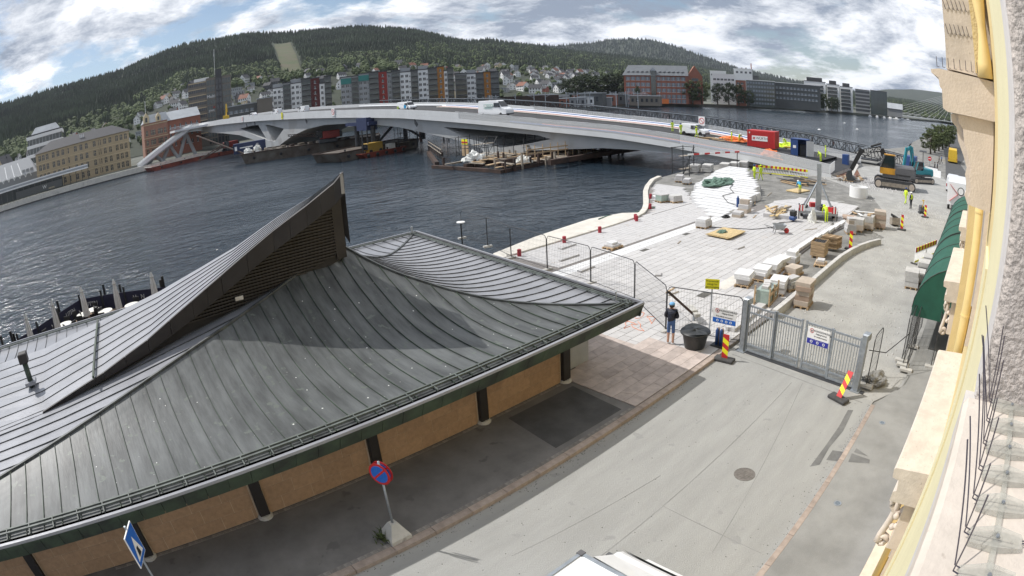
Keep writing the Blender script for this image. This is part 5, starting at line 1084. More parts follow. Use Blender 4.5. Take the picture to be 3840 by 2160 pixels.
t_ = thing('fence_brace', 'rusty diagonal brace with concrete weights holding the mesh fence', 'brace', (20.05, 12.85, .13)); g = MB(); g.beam((0, 0, 1.75), (1.55, -.4, .35), .09, .09); g.build('strut', 'rusty_steel', t_)
for a in ((1.6, -.45, .42), (1.75, -.2, .5)): g = MB(); g.cbox(a, (.75, .28, .16), .9); g.build('weight', 'concrete', t_, bevel=.02)
g = MB(); g.beam((1.7, -.35, 0), (1.7, -.35, .4), .1); g.build('leg', 'galv', t_)
GP, GQ = Vector((20.42, 9.15, 0)), Vector((19.78, 3.85, 0))
gt = thing('gate', 'wide galvanised steel bar gate closing the construction site lane', 'gate', GP, atan2(GQ.y-GP.y, GQ.x-GP.x)); GL = (GQ-GP).length
for x, nm in ((-.12, 'a'), (GL+.12, 'b')):
    g = MB(); g.box(x-.11, x+.11, -.11, .11, 0, 2.25); o = g.build('post', 'galv', gt, bevel=.012); g = MB(); g.box(x-.14, x+.14, -.05, .30, 2.0, 2.26); g.build('motor_head', 'galv', o, bevel=.015); g = MB(); g.box(x-.2, x+.2, -.2, .2, .0, .03); g.build('base_plate', 'galv', o)
g = MB(); g.box(-.4, GL+.5, -.12, .12, -.03, .02); g.build('threshold', 'steel_dark', gt)
pk = MB(); pk.beam((0, 0, .12), (0, 0, 1.72), .028); pk = pk.data('bar', 'galv'); ps = MB(); ps.beam((0, 0, 1.76), (0, 0, 1.98), .024); ps = ps.data('short_bar', 'galv'); pb_ = MB(); pb_.beam((0, 0, .12), (0, 0, .34), .024); pb_ = pb_.data('short_bar', 'galv')
n4 = 4; gap = .04
for i in range(n4):
    x0 = GL*i/n4+gap+(.06 if i == 2 else 0); x1 = GL*(i+1)/n4-gap-(.06 if i == 1 else 0); yo = (.0, .06, .06, 0)[i]
    leaf = MB(); 
    for x in (x0, x1): leaf.box(x-.04, x+.04, yo-.03, yo+.03, .08, 2.08)
    for z in (2.0, 1.72, .36, .12): leaf.box(x0, x1, yo-.025, yo+.025, z-.035, z+.035)
    lf = leaf.build('leaf_frame', 'galv', gt); m_ = 9
    for k in range(1, m_+1): put('bar', pk, lf, (lerp(x0, x1, k/(m_+1)), yo, 0)); put('short_bar', ps, lf, (lerp(x0, x1, k/(m_+1)), yo, 0)); put('short_bar', pb_, lf, (lerp(x0, x1, (k-.5)/(m_+1)), yo, 0))
RX = Matrix.Rotation(pi/2, 4, 'X')
def site_sign(label, c, rz, w, h_, blue, lines, icons):
    t_ = thing('site_sign', label, 'sign', c, rz); g = MB(); g.box(-w/2, w/2, -.012, .012, 0, h_); g.build('plate', 'white_paint', t_); g = MB(); g.box(-w/2+.01, w/2-.01, -.018, -.012, .01, h_*.33); g.build('blue_field', blue, t_)
    g = MB(); cx, cz, r = -w*.32, h_*.80, h_*.14
    g.face([(cx+r*cos(a), -.016, cz+r*sin(a)) for a in [i*pi/12 for i in range(24)]]); g.build('ring', 'red_paint', t_); g = MB(); g.face([(cx+r*.76*cos(a), -.019, cz+r*.76*sin(a)) for a in [i*pi/12 for i in range(24)]]); g.build('ring_field', 'white_paint', t_)
    g = MB(); g.box(cx-r*.3, cx+r*.25, -.022, -.019, cz-r*.45, cz+r*.4); g.build('hand_symbol', 'sign_black', t_); g = MB(); g.beam((cx-r*.6, -.023, cz+r*.6), (cx+r*.6, -.023, cz-r*.6), .004, r*.2, up=(0, -1, 0)); g.build('slash', 'red_paint', t_)
    for s, x, z, sz, m in lines: text(s, 'lettering', m, t_, sz, (x*w, -.016, z*h_), (pi/2, 0, 0), .002)
    for k in range(icons):
        g = MB(); x = lerp(-.3, .3, k/(icons-1))*w*.95; r = h_*.085; g.face([(x+r*cos(a), -.021, h_*.17+r*sin(a)) for a in [i*pi/10 for i in range(20)]]); g.build('icon', 'white_paint', t_); g = MB(); g.box(x-r*.4, x+r*.4, -.024, -.021, h_*.17-r*.55, h_*.17+r*.55); g.build('icon_figure', blue, t_)
    return t_
gdir = atan2(GQ.y-GP.y, GQ.x-GP.x)
site_sign('white and blue site warning sign with four icons on the mesh fence', (20.42, 10.25, .95), -pi/2+.08, 1.08, .66, 'sign_blue', (('ANLEGGSOMRÅDE', .14, .84, .105, 'sign_black'), ('Adgang forbudt', .12, .68, .085, 'sign_black'), ('Bruk påbudt verneutstyr', .0, .46, .078, 'sign_black')), 4)
site_sign('white and dark blue site warning sign hanging on the gate bars', (19.98, 5.78, 1.26), gdir, 1.0, .66, 'sign_navy', (('ANLEGGSOMRÅDE', .13, .84, .095, 'sign_black'), ('Adgang forbudt', .12, .68, .08, 'sign_black'), ('for uvedkommende', .1, .51, .075, 'sign_black'), ('Verneutstyr påbudt', .0, .29, .06, 'white_paint')), 3)
t_ = thing('notice_sign', 'bright yellow notice sign on a grey pole behind the mesh fence', 'sign', (21.2, 11.35, .13), -pi/2+.45); g = MB(); g.tube([(0, .03, 0), (0, .03, 2.3)], .03, 8); g.build('pole', 'galv', t_); g = MB(); g.box(-.31, .31, -.015, .0, 1.88, 2.32); g.build('plate', 'sign_yellow', t_)
for s, z in (('Promenade', 2.23), ('stengt for', 2.10), ('gjennomgang', 1.97)): text(s, 'lettering', 'sign_black', t_, .115, (0, -.018, z), (pi/2, 0, 0), .002)
def marker(label, x, y, z, rz, h_=1.0, lean=0.0):
    t_ = thing('marker_board', label, 'marker', (x, y, z), rz); g = MB(); g.cbox((0, 0, .07), (.42, .85, .13)); g.build('rubber_base', 'base_rubber', t_, bevel=.03)
    n = 5; w = .26; M_ = Matrix.Translation((0, 0, .12)) @ Matrix.Rotation(lean, 4, 'Y')
    for k in range(n):
        g = MB(); z0, z1 = h_*k/n, h_*(k+1)/n; sl = .08; a = [(-.012, -w/2, z0-sl*(k > 0)), (-.012, w/2, z0+sl*(k > 0)), (-.012, w/2, z1+sl*(k < n-1)), (-.012, -w/2, z1-sl*(k < n-1))]
        a = [M_ @ Vector(p) for p in a]; bq = [p+Vector((.024, 0, 0)) for p in a]; g.mesh(a+bq, [(0, 3, 2, 1), (4, 5, 6, 7), (0, 1, 5, 4), (2, 3, 7, 6), (0, 4, 7, 3), (1, 2, 6, 5)]); g.build('stripe', 'red_paint' if k % 2 == 0 else 'sign_yellow', t_)
marker('red and yellow striped marker board at the left gate post', 19.15, 9.45, 0, .1); marker('red and yellow striped marker board leaning over by the right gate post', 18.7, 4.15, 0, -.35, 1.0, .55)
marker('striped marker board beside the wooden pallets at the granite edge', 39.5, 9.7, .1, 0, 1.2); marker('striped marker board by the stone crates in the gravel', 50.0, 7.3, 0, 0, 1.2)
marker('slim red and white marker board near the plate compactor', 58.3, 5.9, 0, 0, 1.1)
# ---------------------------------------------------------------- street signs and covers
t_ = thing('no_parking_sign', 'round blue and red no stopping sign on pole in a concrete foot', 'sign', (4.78, 10.27, .13), .0)
g = MB(); g.mesh([(-.3, -.3, 0), (.3, -.3, 0), (.3, .3, 0), (-.3, .3, 0), (-.3, -.3, .12), (.3, -.3, .12), (.3, .3, .12), (-.3, .3, .12), (-.09, -.09, .5), (.09, -.09, .5), (.09, .09, .5), (-.09, .09, .5)], [(0, 1, 5, 4), (1, 2, 6, 5), (2, 3, 7, 6), (3, 0, 4, 7), (4, 5, 9, 8), (5, 6, 10, 9), (6, 7, 11, 10), (7, 4, 8, 11), (8, 9, 10, 11)]); g.build('concrete_foot', 'concrete', t_)
g = MB(); g.tube([(0, 0, .3), (0, 0, 2.42)], .03, 10); g.build('pole', 'galv', t_, smooth=True)
DM = Matrix.Translation((0, 0, 2.08)) @ Matrix.Rotation(.42, 4, 'Z') @ Matrix.Rotation(pi/2, 4, 'Y')
for o_ in (-.06, .06):
    for r, m, dz_ in ((.30, 'red_paint', 0), (.235, 'sign_blue', .006)):
        g = MB()
        for s in (-1, 1): g.lathe([(r, o_*1.0+s*dz_), (r, o_*1.0+s*(dz_+.004))], (0, 0, 0), 28, M=DM)
        g.build('disc', m, t_)
    for s in (-1, 1): g = MB(); a, c = DM @ Vector((-.17, -.17, o_+s*.0125)), DM @ Vector((.17, .17, o_+s*.0125)); g.beam(a, c, .05, .004, up=DM.to_3x3() @ Vector((0, 0, 1))); g.build('bar', 'red_paint', t_)
g = MB(); gr = random.Random(8)
for k in range(70):
    a = gr.random()*6.28; l_ = gr.uniform(.1, .32); x, y = -.35+gr.gauss(0, .09), gr.gauss(.1, .1); g.face([(x, y, 0), (x+.03*cos(a), y+.03*sin(a), l_*.5), (x+l_*.6*cos(a), y+l_*.6*sin(a), l_), (x+.03*sin(a), y-.03*cos(a), l_*.5)])
tag(stuff(g.build('weeds', 'leaf_green', loc=(4.78, 10.27, .13))), 'tuft of weeds growing beside the concrete sign foot', 'weeds')
t_ = thing('crossing_sign', 'square blue pedestrian crossing sign on a grey pole by the pavilion', 'sign', (-1.58, 10.3, .13), 0); g = MB(); g.tube([(0, 0, 0), (0, 0, 3.1)], .03, 8); g.build('pole', 'galv', t_)
SM = Matrix.Translation((.02, -.05, 2.62)) @ Matrix.Rotation(1.15, 4, 'Z')
g = MB(); g.box(-.32, .32, -.014, .014, -.42, .42, M=SM); g.build('plate', 'white_paint', t_); g = MB(); g.box(-.30, .30, -.019, .019, -.40, .40, M=SM); g.build('blue_face', 'sign_blue', t_)
for s in (-1, 1): g = MB(); g.face([SM @ Vector(p) for p in ((-.24, s*.022, -.30), (.24, s*.022, -.30), (0, s*.022, .24))]); g.build('white_triangle', 'white_paint', t_); g = MB(); g.face([SM @ Vector(p) for p in ((-.05, s*.025, -.05), (.04, s*.025, -.05), (.09, s*.025, -.27), (-.1, s*.025, -.27))]); g.build('walking_figure', 'sign_black', t_)
mc = MB(); mc.lathe([(.33, 0), (.33, .007), (.29, .007), (.29, .004)], (0, 0, 0), 32); t_ = tag(mc.build('manhole_cover', 'cover_iron', loc=(12.92, 5.17, .001)), 'round cast iron manhole cover in the middle of the street', 'manhole cover')
for i in range(-3, 4):
    for j in range(-3, 4):
        if i*i+j*j < 10: g = MB(); g.box(i*.075-.026, i*.075+.026, j*.075-.026, j*.075+.026, .004, .010); g.build('tread', 'cover_iron', t_)
for x, y, nb in ((17.83, 2.02, 'gate fence'), (12.93, 2.03, 'street bend')): g = MB(); g.lathe([(.12, 0), (.12, .008), (.08, .008), (.08, .004)], (0, 0, 0), 20); o = tag(g.build('ground_light', 'galv', loc=(x, y, .101)), 'round steel uplight set in the right hand pavement', 'uplight', 'pavement uplights'); g = MB(); g.lathe([(.078, .003), (.078, .006)], (0, 0, 0), 16); g.build('lens', 'pane_light', o)
# ---------------------------------------------------------------- pallets, stone stacks
PAL = MB()
for k in range(7): PAL.box(-.6, .6, -.4+k*.117, -.4+k*.117+.09, .11, .135)
for y in (-.36, 0, .36):
    PAL.box(-.6, .6, y-.05, y+.05, .09, .11); PAL.box(-.6, .6, y-.05, y+.05, 0, .02)
    for x in (-.53, 0, .53): PAL.box(x-.07, x+.07, y-.05, y+.05, .02, .09)
PAL = PAL.data('pallet', 'timber')
BLK = {}
def blk(w, d, h_, m):
    k = (w, d, h_, m)
    if k not in BLK:
        b = MB(); b.box(-w/2, w/2, -d/2, d/2, 0, h_); me = b.data('stone_block', m); bb = bmesh.new(); bb.from_mesh(me); bmesh.ops.bevel(bb, geom=list(bb.edges), offset=.008, segments=1, affect='EDGES'); bb.to_mesh(me); bb.free(); BLK[k] = me
    return BLK[k]
sr = random.Random(12)
def stack(label, x, y, rz, layers, z=.13, pallet=True, cat='stone stack'):
    """layers: (w, d, h, material, n across)"""
    t_ = thing('stone_stack', label, cat, (x, y, z), rz); zz = 0
    if pallet: put('pallet', PAL, t_); zz = .136
    for w, d, h_, m, n in layers:
        for k in range(n): o = put('stone_block', blk(round(w/n-.01, 3), d, h_, m), t_, ((k-(n-1)/2)*w/n+sr.uniform(-.03, .03), sr.uniform(-.04, .04), zz), sr.uniform(-.07, .07))
        zz += h_+.004
    return t_
Wt, Lg, Gr, Tn, Br = 'granite_white', 'granite_light', 'granite_grey', 'stone_tan', 'stone_brown'
stack('white granite slabs on a pallet with a small dark spot, next to the sand bed', 27.75, 12.85, .15, [(.9, .7, .3, Lg, 1), (1.15, .9, .16, Wt, 1), (1.12, .9, .12, Wt, 1)])
stack('white granite slabs on a pallet, second along the plaza edge from the sand bed', 29.2, 12.45, .1, [(.95, .75, .24, Lg, 1), (1.15, .9, .18, Wt, 1), (1.1, .9, .16, Wt, 1)]); stack('white granite slabs on a pallet, third along the plaza edge', 30.5, 12.3, .12, [(1.0, .8, .3, Lg, 1), (1.15, .95, .16, Wt, 1), (1.15, .95, .16, Wt, 1)])
stack('white slabs with a tilted wide top slab, beside the twin tier stack', 31.85, 12.35, -.1, [(.9, .6, .34, Lg, 1), (1.3, .8, .2, Wt, 1)]); stack('two tier white slab stack with smaller slab on top by the grey gravel strip', 33.3, 12.1, .1, [(1.1, .8, .34, Lg, 1), (1.1, .8, .1, Wt, 1), (.85, .65, .26, Wt, 1)])
stack('low tan stone stack with loose timber beside the white slab stacks', 31.3, 11.2, -.15, [(.95, .8, .18, Tn, 2), (1.0, .8, .17, Tn, 2)]); stack('white blocks behind the timber glass crate', 27.75, 10.75, .2, [(1.1, .9, .3, Lg, 2), (1.15, .95, .24, Wt, 1), (1.1, .9, .12, Wt, 1)])
stack('untidy grey stone offcuts on a pallet beside the white blocks', 28.75, 10.4, -.3, [(1.0, .7, .2, Gr, 3), (.9, .7, .18, Gr, 2), (1.0, .5, .14, Lg, 1)]); stack('tall leaning stack of brown grey stone on a pallet in the gravel lane', 27.1, 8.95, .1, [(1.05, .8, .25, Tn, 1), (.95, .8, .25, Br, 2), (.95, .75, .24, Tn, 1), (1.1, .85, .24, Br, 1), (1.1, .85, .2, Tn, 1)], .0)
stack('small tan stone on a broken pallet in the grey gravel strip', 34.6, 10.5, .2, [(.7, .6, .16, Tn, 1), (.6, .5, .1, Lg, 1)], .02); stack('white slab stack on a pallet at the end of the drain channel', 38.0, 21.3, .1, [(1.15, .9, .2, Lg, 1), (1.15, .9, .16, Lg, 1), (1.0, .8, .2, Wt, 1)])
stack('broken white stone pieces on a pallet near the drain channel', 29.2, 23.1, .0, [(1.0, .7, .14, Lg, 3), (.6, .5, .14, Wt, 1)]); stack('green tinted crate of slabs on a pallet near the quay curve', 44.4, 29.3, -.3, [(1.0, .8, .5, 'glass_crate', 1), (1, .8, .08, Lg, 1)]); stack('pale slabs on a pallet beside the green tinted crate near the quay curve', 45.0, 28.3, -.3, [(1.1, .8, .2, Lg, 1), (1.1, .8, .2, Lg, 1), (1.0, .7, .1, Gr, 1)])
stack('white loose slabs on the paving by the quay kerb', 45.6, 30.8, .4, [(.9, .7, .2, Wt, 2)], .13, False); stack('white slab stack close to the shaded bridge end', 56.3, 34.8, .3, [(1.2, .9, .3, Lg, 2), (1.1, .8, .3, Lg, 1)], .02); stack('lower white slab stack beside the one close to the bridge end', 55.6, 33.4, .3, [(1.3, .8, .22, Lg, 2), (1.2, .7, .2, Lg, 1)], .02)
stack('stone blocks piled behind the blue gas cylinder', 45.3, 21.3, .1, [(1.1, .9, .35, Tn, 1), (1.0, .9, .35, Lg, 1), (.5, .8, .4, Tn, 1)], .13, False); stack('low pair of tan blocks beside the white steps', 43.3, 21.0, .1, [(1.0, .8, .22, Tn, 1), (1.0, .8, .2, Lg, 1)], .13, False)
stack('brown banded stone crate, tallest of the row in the gravel', 49.1, 9.35, .2, [(1.2, 1.1, .35, Br, 1), (1.2, 1.1, .35, Tn, 1), (1.2, 1.1, .35, Br, 1), (1.2, 1.1, .3, Tn, 1)], .0); stack('grey stone crate with loose lath on top in the gravel', 47.8, 10.15, .1, [(1.2, 1.0, .5, Tn, 1), (1.2, 1.0, .5, Gr, 1), (.9, .3, .1, 'timber', 1)], .0); stack('light grey stone crate between the broken stones and the lath crate', 46.4, 10.8, .1, [(1.1, 1.0, .45, Tn, 1), (1.1, 1.0, .45, Gr, 1)], .0)
stack('jumble of white broken stones before the grey crates', 45.0, 11.2, .5, [(1.1, .9, .35, Lg, 3), (1.0, .8, .3, Lg, 2), (.9, .5, .3, Tn, 2), (.8, .6, .15, Lg, 1)], .0); stack('flat brown stone slabs lying at the corner of the raised paving', 50.2, 12.6, .3, [(2.2, 1.6, .14, Br, 2), (2.0, 1.4, .1, Br, 2)], .0, False)
t_ = stack('flat pile of broken slabs behind the jumble of white stones', 47.6, 12.9, .4, [(2.6, 1.6, .12, Gr, 2), (2.2, 1.2, .1, Lg, 2)], .0, False)
for x, y, a, w, l_, lb in ((24.6, 21.4, .05, .3, 1.3, 'narrow loose granite slab beside the fence row'), (27.6, 25.6, .05, .35, 1.5, 'flat loose granite slab near the first red bollard'), (25.7, 23.7, 0, .2, 1.7, 'long loose granite edge stone by the fence'), (26.3, 17.6, .6, .35, .6, 'small white stone chip lying on the open plaza'), (34.4, 16.4, -.1, .2, .9, 'single narrow stone on the plaza before the wheelbarrow'), (23.6, 12.2, .2, .5, .7, 'white stone block just behind the site sign')):
    tag(put('loose_slab', blk(l_, w, .1, Lg), None, (x, y, .131), a), lb, 'stone slab')
for k in range(4): tag(put('edge_slab', blk(1.9, .45, .16, Lg), None, (22.6+k*1.95, 10.55+k*.06, .131), .03), 'long pale granite edge slab lying in line behind the gate', 'stone slab', 'edge slabs behind the gate')
for k in range(9): tag(put('edge_stone', blk(1.5, .4, .22, Wt), None, (34.6+k*1.55, 12.86+(.02*k if k < 4 else -.08*(k-4)), .131), .02), 'white granite edge stone in the raised strip along the plaza', 'edge stone', 'plaza edge stones')
t_ = thing('glass_crate', 'timber framed crate of green glass panes among the stone pallets', 'crate', (26.1, 10.75, .13), .12); g = MB(); g.box(-.75, .75, -.35, .35, .14, .78); g.build('glass_panes', 'glass_crate', t_)
for a, c in (((-.8, -.4, .1), (-.8, -.4, 1.0)), ((.8, -.4, .1), (.8, -.4, .95)), ((-.8, .4, .1), (-.8, .4, 1.0)), ((.8, .4, .1), (.8, .4, .95)), ((0, -.4, .1), (0, -.4, .95)), ((-.85, -.4, .1), (.85, -.4, .1)), ((-.85, .4, .1), (.85, .4, .1)), ((-.85, -.4, .6), (.85, -.4, .6)), ((-.85, .4, .6), (.85, .4, .6))): g = MB(); g.beam(a, c, .07, .09); g.build('timber_bar', 'timber', t_)
for k in range(3): g = MB(); g.cbox((-.2+k*.3, .05*k, .85+.02*k), (.5, .35, .12), .2*k); g.build('stone_piece', Lg, t_)
t_ = thing('pallet_box', 'square wooden pallet box filled with dark pipes beside leaning pallets', 'box', (36.5, 11.25, .02), .08); put('pallet', PAL, t_)
for k in range(4):
    for s, ax in ((-1, 0), (1, 0), (-1, 1), (1, 1)):
        g = MB(); z = .15+k*.24
        if ax: g.box(-.6, .6, s*.5-.015, s*.5+.015, z, z+.22)
        else: g.box(s*.6-.015, s*.6+.015, -.5, .5, z, z+.22)
        g.build('board', 'timber', t_)
for k in range(7): g = MB(); g.tube([(-.5, -.4+k*.13, .95+.05*(k % 2)), (.5, -.38+k*.12, 1.0)], .05, 8); g.build('dark_pipe', 'steel_dark', t_)
for k in range(6):
    o = put('pallet', PAL, None, (38.2+k*.16, 11.05-.03*k, .62)); o.rotation_euler = (rad(84), 0, rad(97+sr.uniform(-3, 3))); tag(o, 'wooden pallet leaning upright in the row by the pallet box', 'pallet', 'upright pallets')
t_ = thing('plywood_stack', 'large plywood sheets lying on blocks on the plaza with green cloth', 'plywood', (37.0, 18.9, .13), .0)
for k in range(3): g = MB(); g.cbox((.03*k, -.04*k, .12+k*.03), (2.6, 1.9, .022), -.05+.03*k); g.build('sheet', 'plywood', t_)
for y in (-.6, .6): g = MB(); g.box(-1, 1, y-.05, y+.05, 0, .1); g.build('bearer', 'timber', t_)
heap('green_cloth', 'crumpled green cloth lying on the plywood sheets', 'cloth', (36.9, 19.1, .3), (.5, .3, .16), 'tarp_green', 31); heap('tarpaulin', 'crumpled dark green tarpaulin lying on the white granite steps', 'tarpaulin', (53.5, 28.4, .78), (2.3, 1.2, .55), 'tarp_green', 32)
# stepped granite seating
sp = thing('granite_steps', 'broad white granite steps fanning up towards the bridge end', 'steps')
yl = [(41, 22.5), (43, 24.6), (45, 26.5), (48, 28.6), (52.3, 30.4), (60, 32.2), (64.5, 32.4)]; yr_ = [(41, 21.95), (45, 22.0), (50.5, 22.9), (55, 24.8), (60, 28), (64.5, 31.0)]
x = 41.0; k = 0
while x < 63.6:
    a, c = interp(x, yl)+sr.uniform(-.25, .1), interp(x, yr_)-sr.uniform(-.2, .5); y = c; z1 = .17+.05*k
    while y < a-.2:
        l_ = min(2.2, a-y); g = MB(); g.box(x, x+.90, y, y+l_-.02, 0.02, z1+sr.uniform(-.02, .02)); g.build('step_stone', Wt, sp, bevel=.012); y += l_
    x += .95; k += 1
t_ = thing('gas_cylinder', 'blue gas cylinder with valve standing beside the white steps', 'cylinder', (45.75, 22.2, .13)); g = MB(); g.lathe([(.14, 0), (.14, 1.0), (.05, 1.15), (.04, 1.25)], (0, 0, 0), 14); g.build('bottle', 'blue_paint', t_, smooth=True)
# timber and form heaps
def lumber(label, c, n, L_, sx, sy, hz, ms, rz0, name='timber_pile', spread=.5):
    t_ = thing(name, label, 'timber pile', c); rr = random.Random(int(c[0]*7+c[1]))
    for k in range(n): g = MB(); g.cbox((rr.uniform(-sx, sx), rr.uniform(-sy, sy), .08+hz*rr.random()), (L_*rr.uniform(.5, 1), rr.uniform(.1, .3), rr.uniform(.04, .12)), rz0+rr.uniform(-spread, spread), ry=rr.uniform(-.04, .04)); g.build('plank', rr.choice(ms), t_)
    return t_
lumber('heap of timber boards, tools and form panels on the raised paving', (46.6, 18.8, .13), 26, 2.6, 1.4, .8, .5, ('timber', 'plywood', 'timber_grey'), .2)
g = MB(); g.box(-1.9, 1.9, -1.2, 1.2, 0, .32); tag(g.build('form_box', 'granite_light', loc=(46.8, 18.5, .12), rz=.25), 'pale stone kerb box under the timber heap', 'stone box')
lumber('long planks and steel props lying in front of the bridge barrier', (66.8, 23.5, 0), 26, 4.5, 2.6, 1.6, .35, ('timber_grey', 'steel_dark', 'steel_dark', 'timber'), 1.5, 'prop_pile'); lumber('broken boards in the rubble beside the excavator bucket', (76, 19.5, 0), 24, 2.6, 2.4, 1.6, .3, ('timber_grey', 'timber', 'granite_grey'), .8, 'rubble_pile', 1.4)
lumber('loose white laths scattered on the gravel behind the crane trailer', (54, 12.3, 0), 6, 2.4, 1.6, 1.2, .05, ('h_white', 'timber'), 1.0, 'lath_pile', 1.2)
g = MB(); g.cbox((0, 0, .1), (2.6, 1.7, .1), .2); tag(g.build('form_plate', 'plywood', loc=(60.5, 21.7, 0), rz=-.4), 'yellowish plywood plate lying on the dark gravel', 'plate'); g = MB(); g.cbox((0, 0, .9), (2.2, .08, 2.2), .4, rx=.5); tag(g.build('steel_plate', 'granite_grey', loc=(79, 19.5, 0)), 'grey plate leaning in the rubble behind the bucket', 'plate')
sheet('timber_mat', [(74.6, 20.3), (76.4, 21.6), (88, 23.6), (92, 22.4), (82, 19.2), (77.5, 18.2)], .03, 'rust_mat')
g = MB(); g.lathe([(1.13, 0), (1.13, 1.15), (1.0, 1.15), (1.0, .1)], (0, 0, 0), 40); tag(g.build('concrete_ring', 'white_paint', loc=(63.4, 15.0, 0), smooth=False), 'white round concrete ring standing on the dark gravel', 'concrete ring')
g = MB(); g.prism([(0, 0), (7, .4), (7.6, 6.2), (3.0, 8.4), (.2, 7.4)], .0, .16); tag(g.build('raised_paving', 'granite_light', loc=(49.2, 12.9, 0)), 'raised pale paving field behind the crane trailer', 'paving')
rp_ = bpy.data.objects['raised_paving']; g = MB()
for i in range(11):
    for j in range(7):
        x, y = .25+i*.66, .4+j*1.1
        if (x > 6.2 and y > 5.6) or (x > 3 and y > 7.2-.4*(x-3)): continue
        b_ = MB(); b_.box(x, x+.64, y, y+1.08, .16, .19); b_.build('paving_slab', 'granite_light', rp_)
# wheelbarrow, compressor, bag, compactor, tub, bollards
t_ = thing('wheelbarrow', 'grey wheelbarrow with red wheel standing on the plaza', 'wheelbarrow', (40.2, 15.9, .13), -.9)
g = MB(); g.mesh([(-.3, -.25, .35), (.35, -.25, .35), (.35, .25, .35), (-.3, .25, .35), (-.45, -.38, .68), (.55, -.38, .68), (.55, .38, .68), (-.45, .38, .68)], [(0, 3, 2, 1), (0, 1, 5, 4), (1, 2, 6, 5), (2, 3, 7, 6), (3, 0, 4, 7)]); g.build('tray', 'grey_panel', t_)
for s in (-1, 1): g = MB(); g.tube([(.65, .06*s, .2), (-.3, .25*s, .34), (-1.1, .32*s, .55)], .02, 6); g.build('handle', 'steel_dark', t_); g = MB(); g.tube([(-.3, .25*s, .34), (-.4, .27*s, 0)], .02, 6); g.build('leg', 'steel_dark', t_)
g = MB(); g.lathe([(.06, -.05), (.2, -.05), (.2, .05), (.06, .05)], (0, 0, 0), 16, M=Matrix.Translation((.65, 0, .2)) @ RX); g.build('wheel', 'red_paint', t_)
t_ = thing('compressor', 'small blue engine pump with black frame on the plaza', 'pump', (45.0, 16.5, .13)); g = MB(); g.cbox((0, 0, .28), (.8, .55, .35)); g.build('tank', 'blue_paint', t_, bevel=.1); g = MB(); g.cbox((0, 0, .65), (.6, .5, .4)); g.build('engine', 'sign_black', t_, bevel=.05)
heap('rubble_sack', 'translucent white rubble sack before the crane trailer', 'sack', (45.9, 15.0, .13), (.35, .35, 1.0), 'tarp_white', 41)
t_ = thing('plate_compactor', 'grey and yellow plate compactor on the white gravel', 'compactor', (60.2, 6.6, 0), .4); g = MB(); g.cbox((0, 0, .08), (.9, .6, .12)); g.build('base_plate', 'steel_dark', t_); g = MB(); g.cbox((0, 0, .5), (.75, .55, .65)); g.build('engine', 'grey_plastic', t_, bevel=.08); g = MB(); g.tube([(-.3, 0, .6), (-.7, 0, 1.35), (-.6, .15, 1.45), (-.5, -.15, 1.4)], .045, 8); g.build('handle', 'yellow_paint', t_)
t_ = thing('pipe_box', 'leaning crate of black pipe ends by the gravel heap', 'crate', (51.6, 8.3, 0), .4); g = MB(); g.cbox((0, 0, .35), (1.3, .8, .6), ry=.2); g.build('crate', 'timber_grey', t_)
for k in range(5): g = MB(); g.tube([(-.5+.2*k, -.3, .6), (-.4+.2*k, .35, .85)], .1, 10); g.build('pipe_end', 'sign_black', t_)
t_ = thing('planter_tub', 'round black plastic tub with dented lid next to the fence', 'tub', (19.35, 11.0, .13)); g = MB(); g.lathe([(.42, 0), (.44, .1), (.55, .62), (.64, .66), (.62, .71)], (0, 0, 0), 28); g.build('tub', 'tub_black', t_, smooth=True)
P = [[Vector((.62*r*cos(a), .62*r*sin(a), .70+.10*(1-r)*(.5+sin(3*a+1)*.6)+(.08*sin(a*2) if r > .9 else 0))) for a in [i*pi/12 for i in range(25)]] for r in (1.0, .75, .5, .25, .02)]
g = MB(); g.grid(P); g.build('lid', 'tub_black', t_, smooth=True)
t_ = thing('gas_trolley', 'trolley with two dark cylinders under the site sign', 'trolley', (20.1, 10.2, .13)); 
for k, m in enumerate(('stone_brown', 'stone_brown', 'blue_paint', 'blue_paint')): g = MB(); g.lathe([(.07, 0), (.07, .62), (.03, .72)], (-.1*(k // 2), .12-.2*(k % 2), .05), 10); g.build('bottle', m, t_, smooth=True)
g = MB(); g.cbox((-.05, 0, .03), (.5, .6, .05)); g.build('base', 'steel_dark', t_)
for x, y in ((24.2, 26.5), (28.3, 26.5), (31.9, 26.4), (36.5, 26.5), (36.9, 26.9), (41.1, 28.4), (45.1, 31.1)):
    g = MB(); g.lathe([(.13, 0), (.13, .42), (.10, .44)], (0, 0, 0), 14); tag(g.build('red_bollard', 'bollard_red', loc=(x, y, .13), smooth=False), 'short red round bollard on the water side of the promenade', 'bollard', 'red bollards')
cr_ = thing('reels', 'black hose coil lying beside the white slab stack', 'hose', (42.3, 21.6, .13))
for k in range(4): g = MB(); g.tube([((.45-.06*k)*cos(a), (.3-.04*k)*sin(a), .03+.04*k) for a in [i*pi/10 for i in range(21)]], .025, 6); g.build('hose_loop', 'sign_black', cr_)
g = MB(); g.tube([(41.6, 28.2, .2), (41.2, 28.6, .15), (40.3, 29.2, -.1), (39.2, 29.7, -.3), (37.5, 30.2, -.1), (36, 29.9, -.08)], .05, 6); tag(g.build('mooring_rope', 'tarp_green'), 'pale green rope trailing over the quay kerb', 'rope')
oh = random.Random(2); g = MB()
for k in range(7): x0, y0 = 19.6+oh.random()*1.6, 14.0+oh.random()*1.8; g.tube([(x0+.5*cos(i*.6+k)*oh.uniform(.4, 1.2), y0+.4*sin(i*.8+k)*oh.uniform(.4, 1.2), .14) for i in range(9)], .012, 4)
tag(stuff(g.build('orange_cord', 'orange_net')), 'tangled thin orange cord lying behind the mesh fence', 'cord')
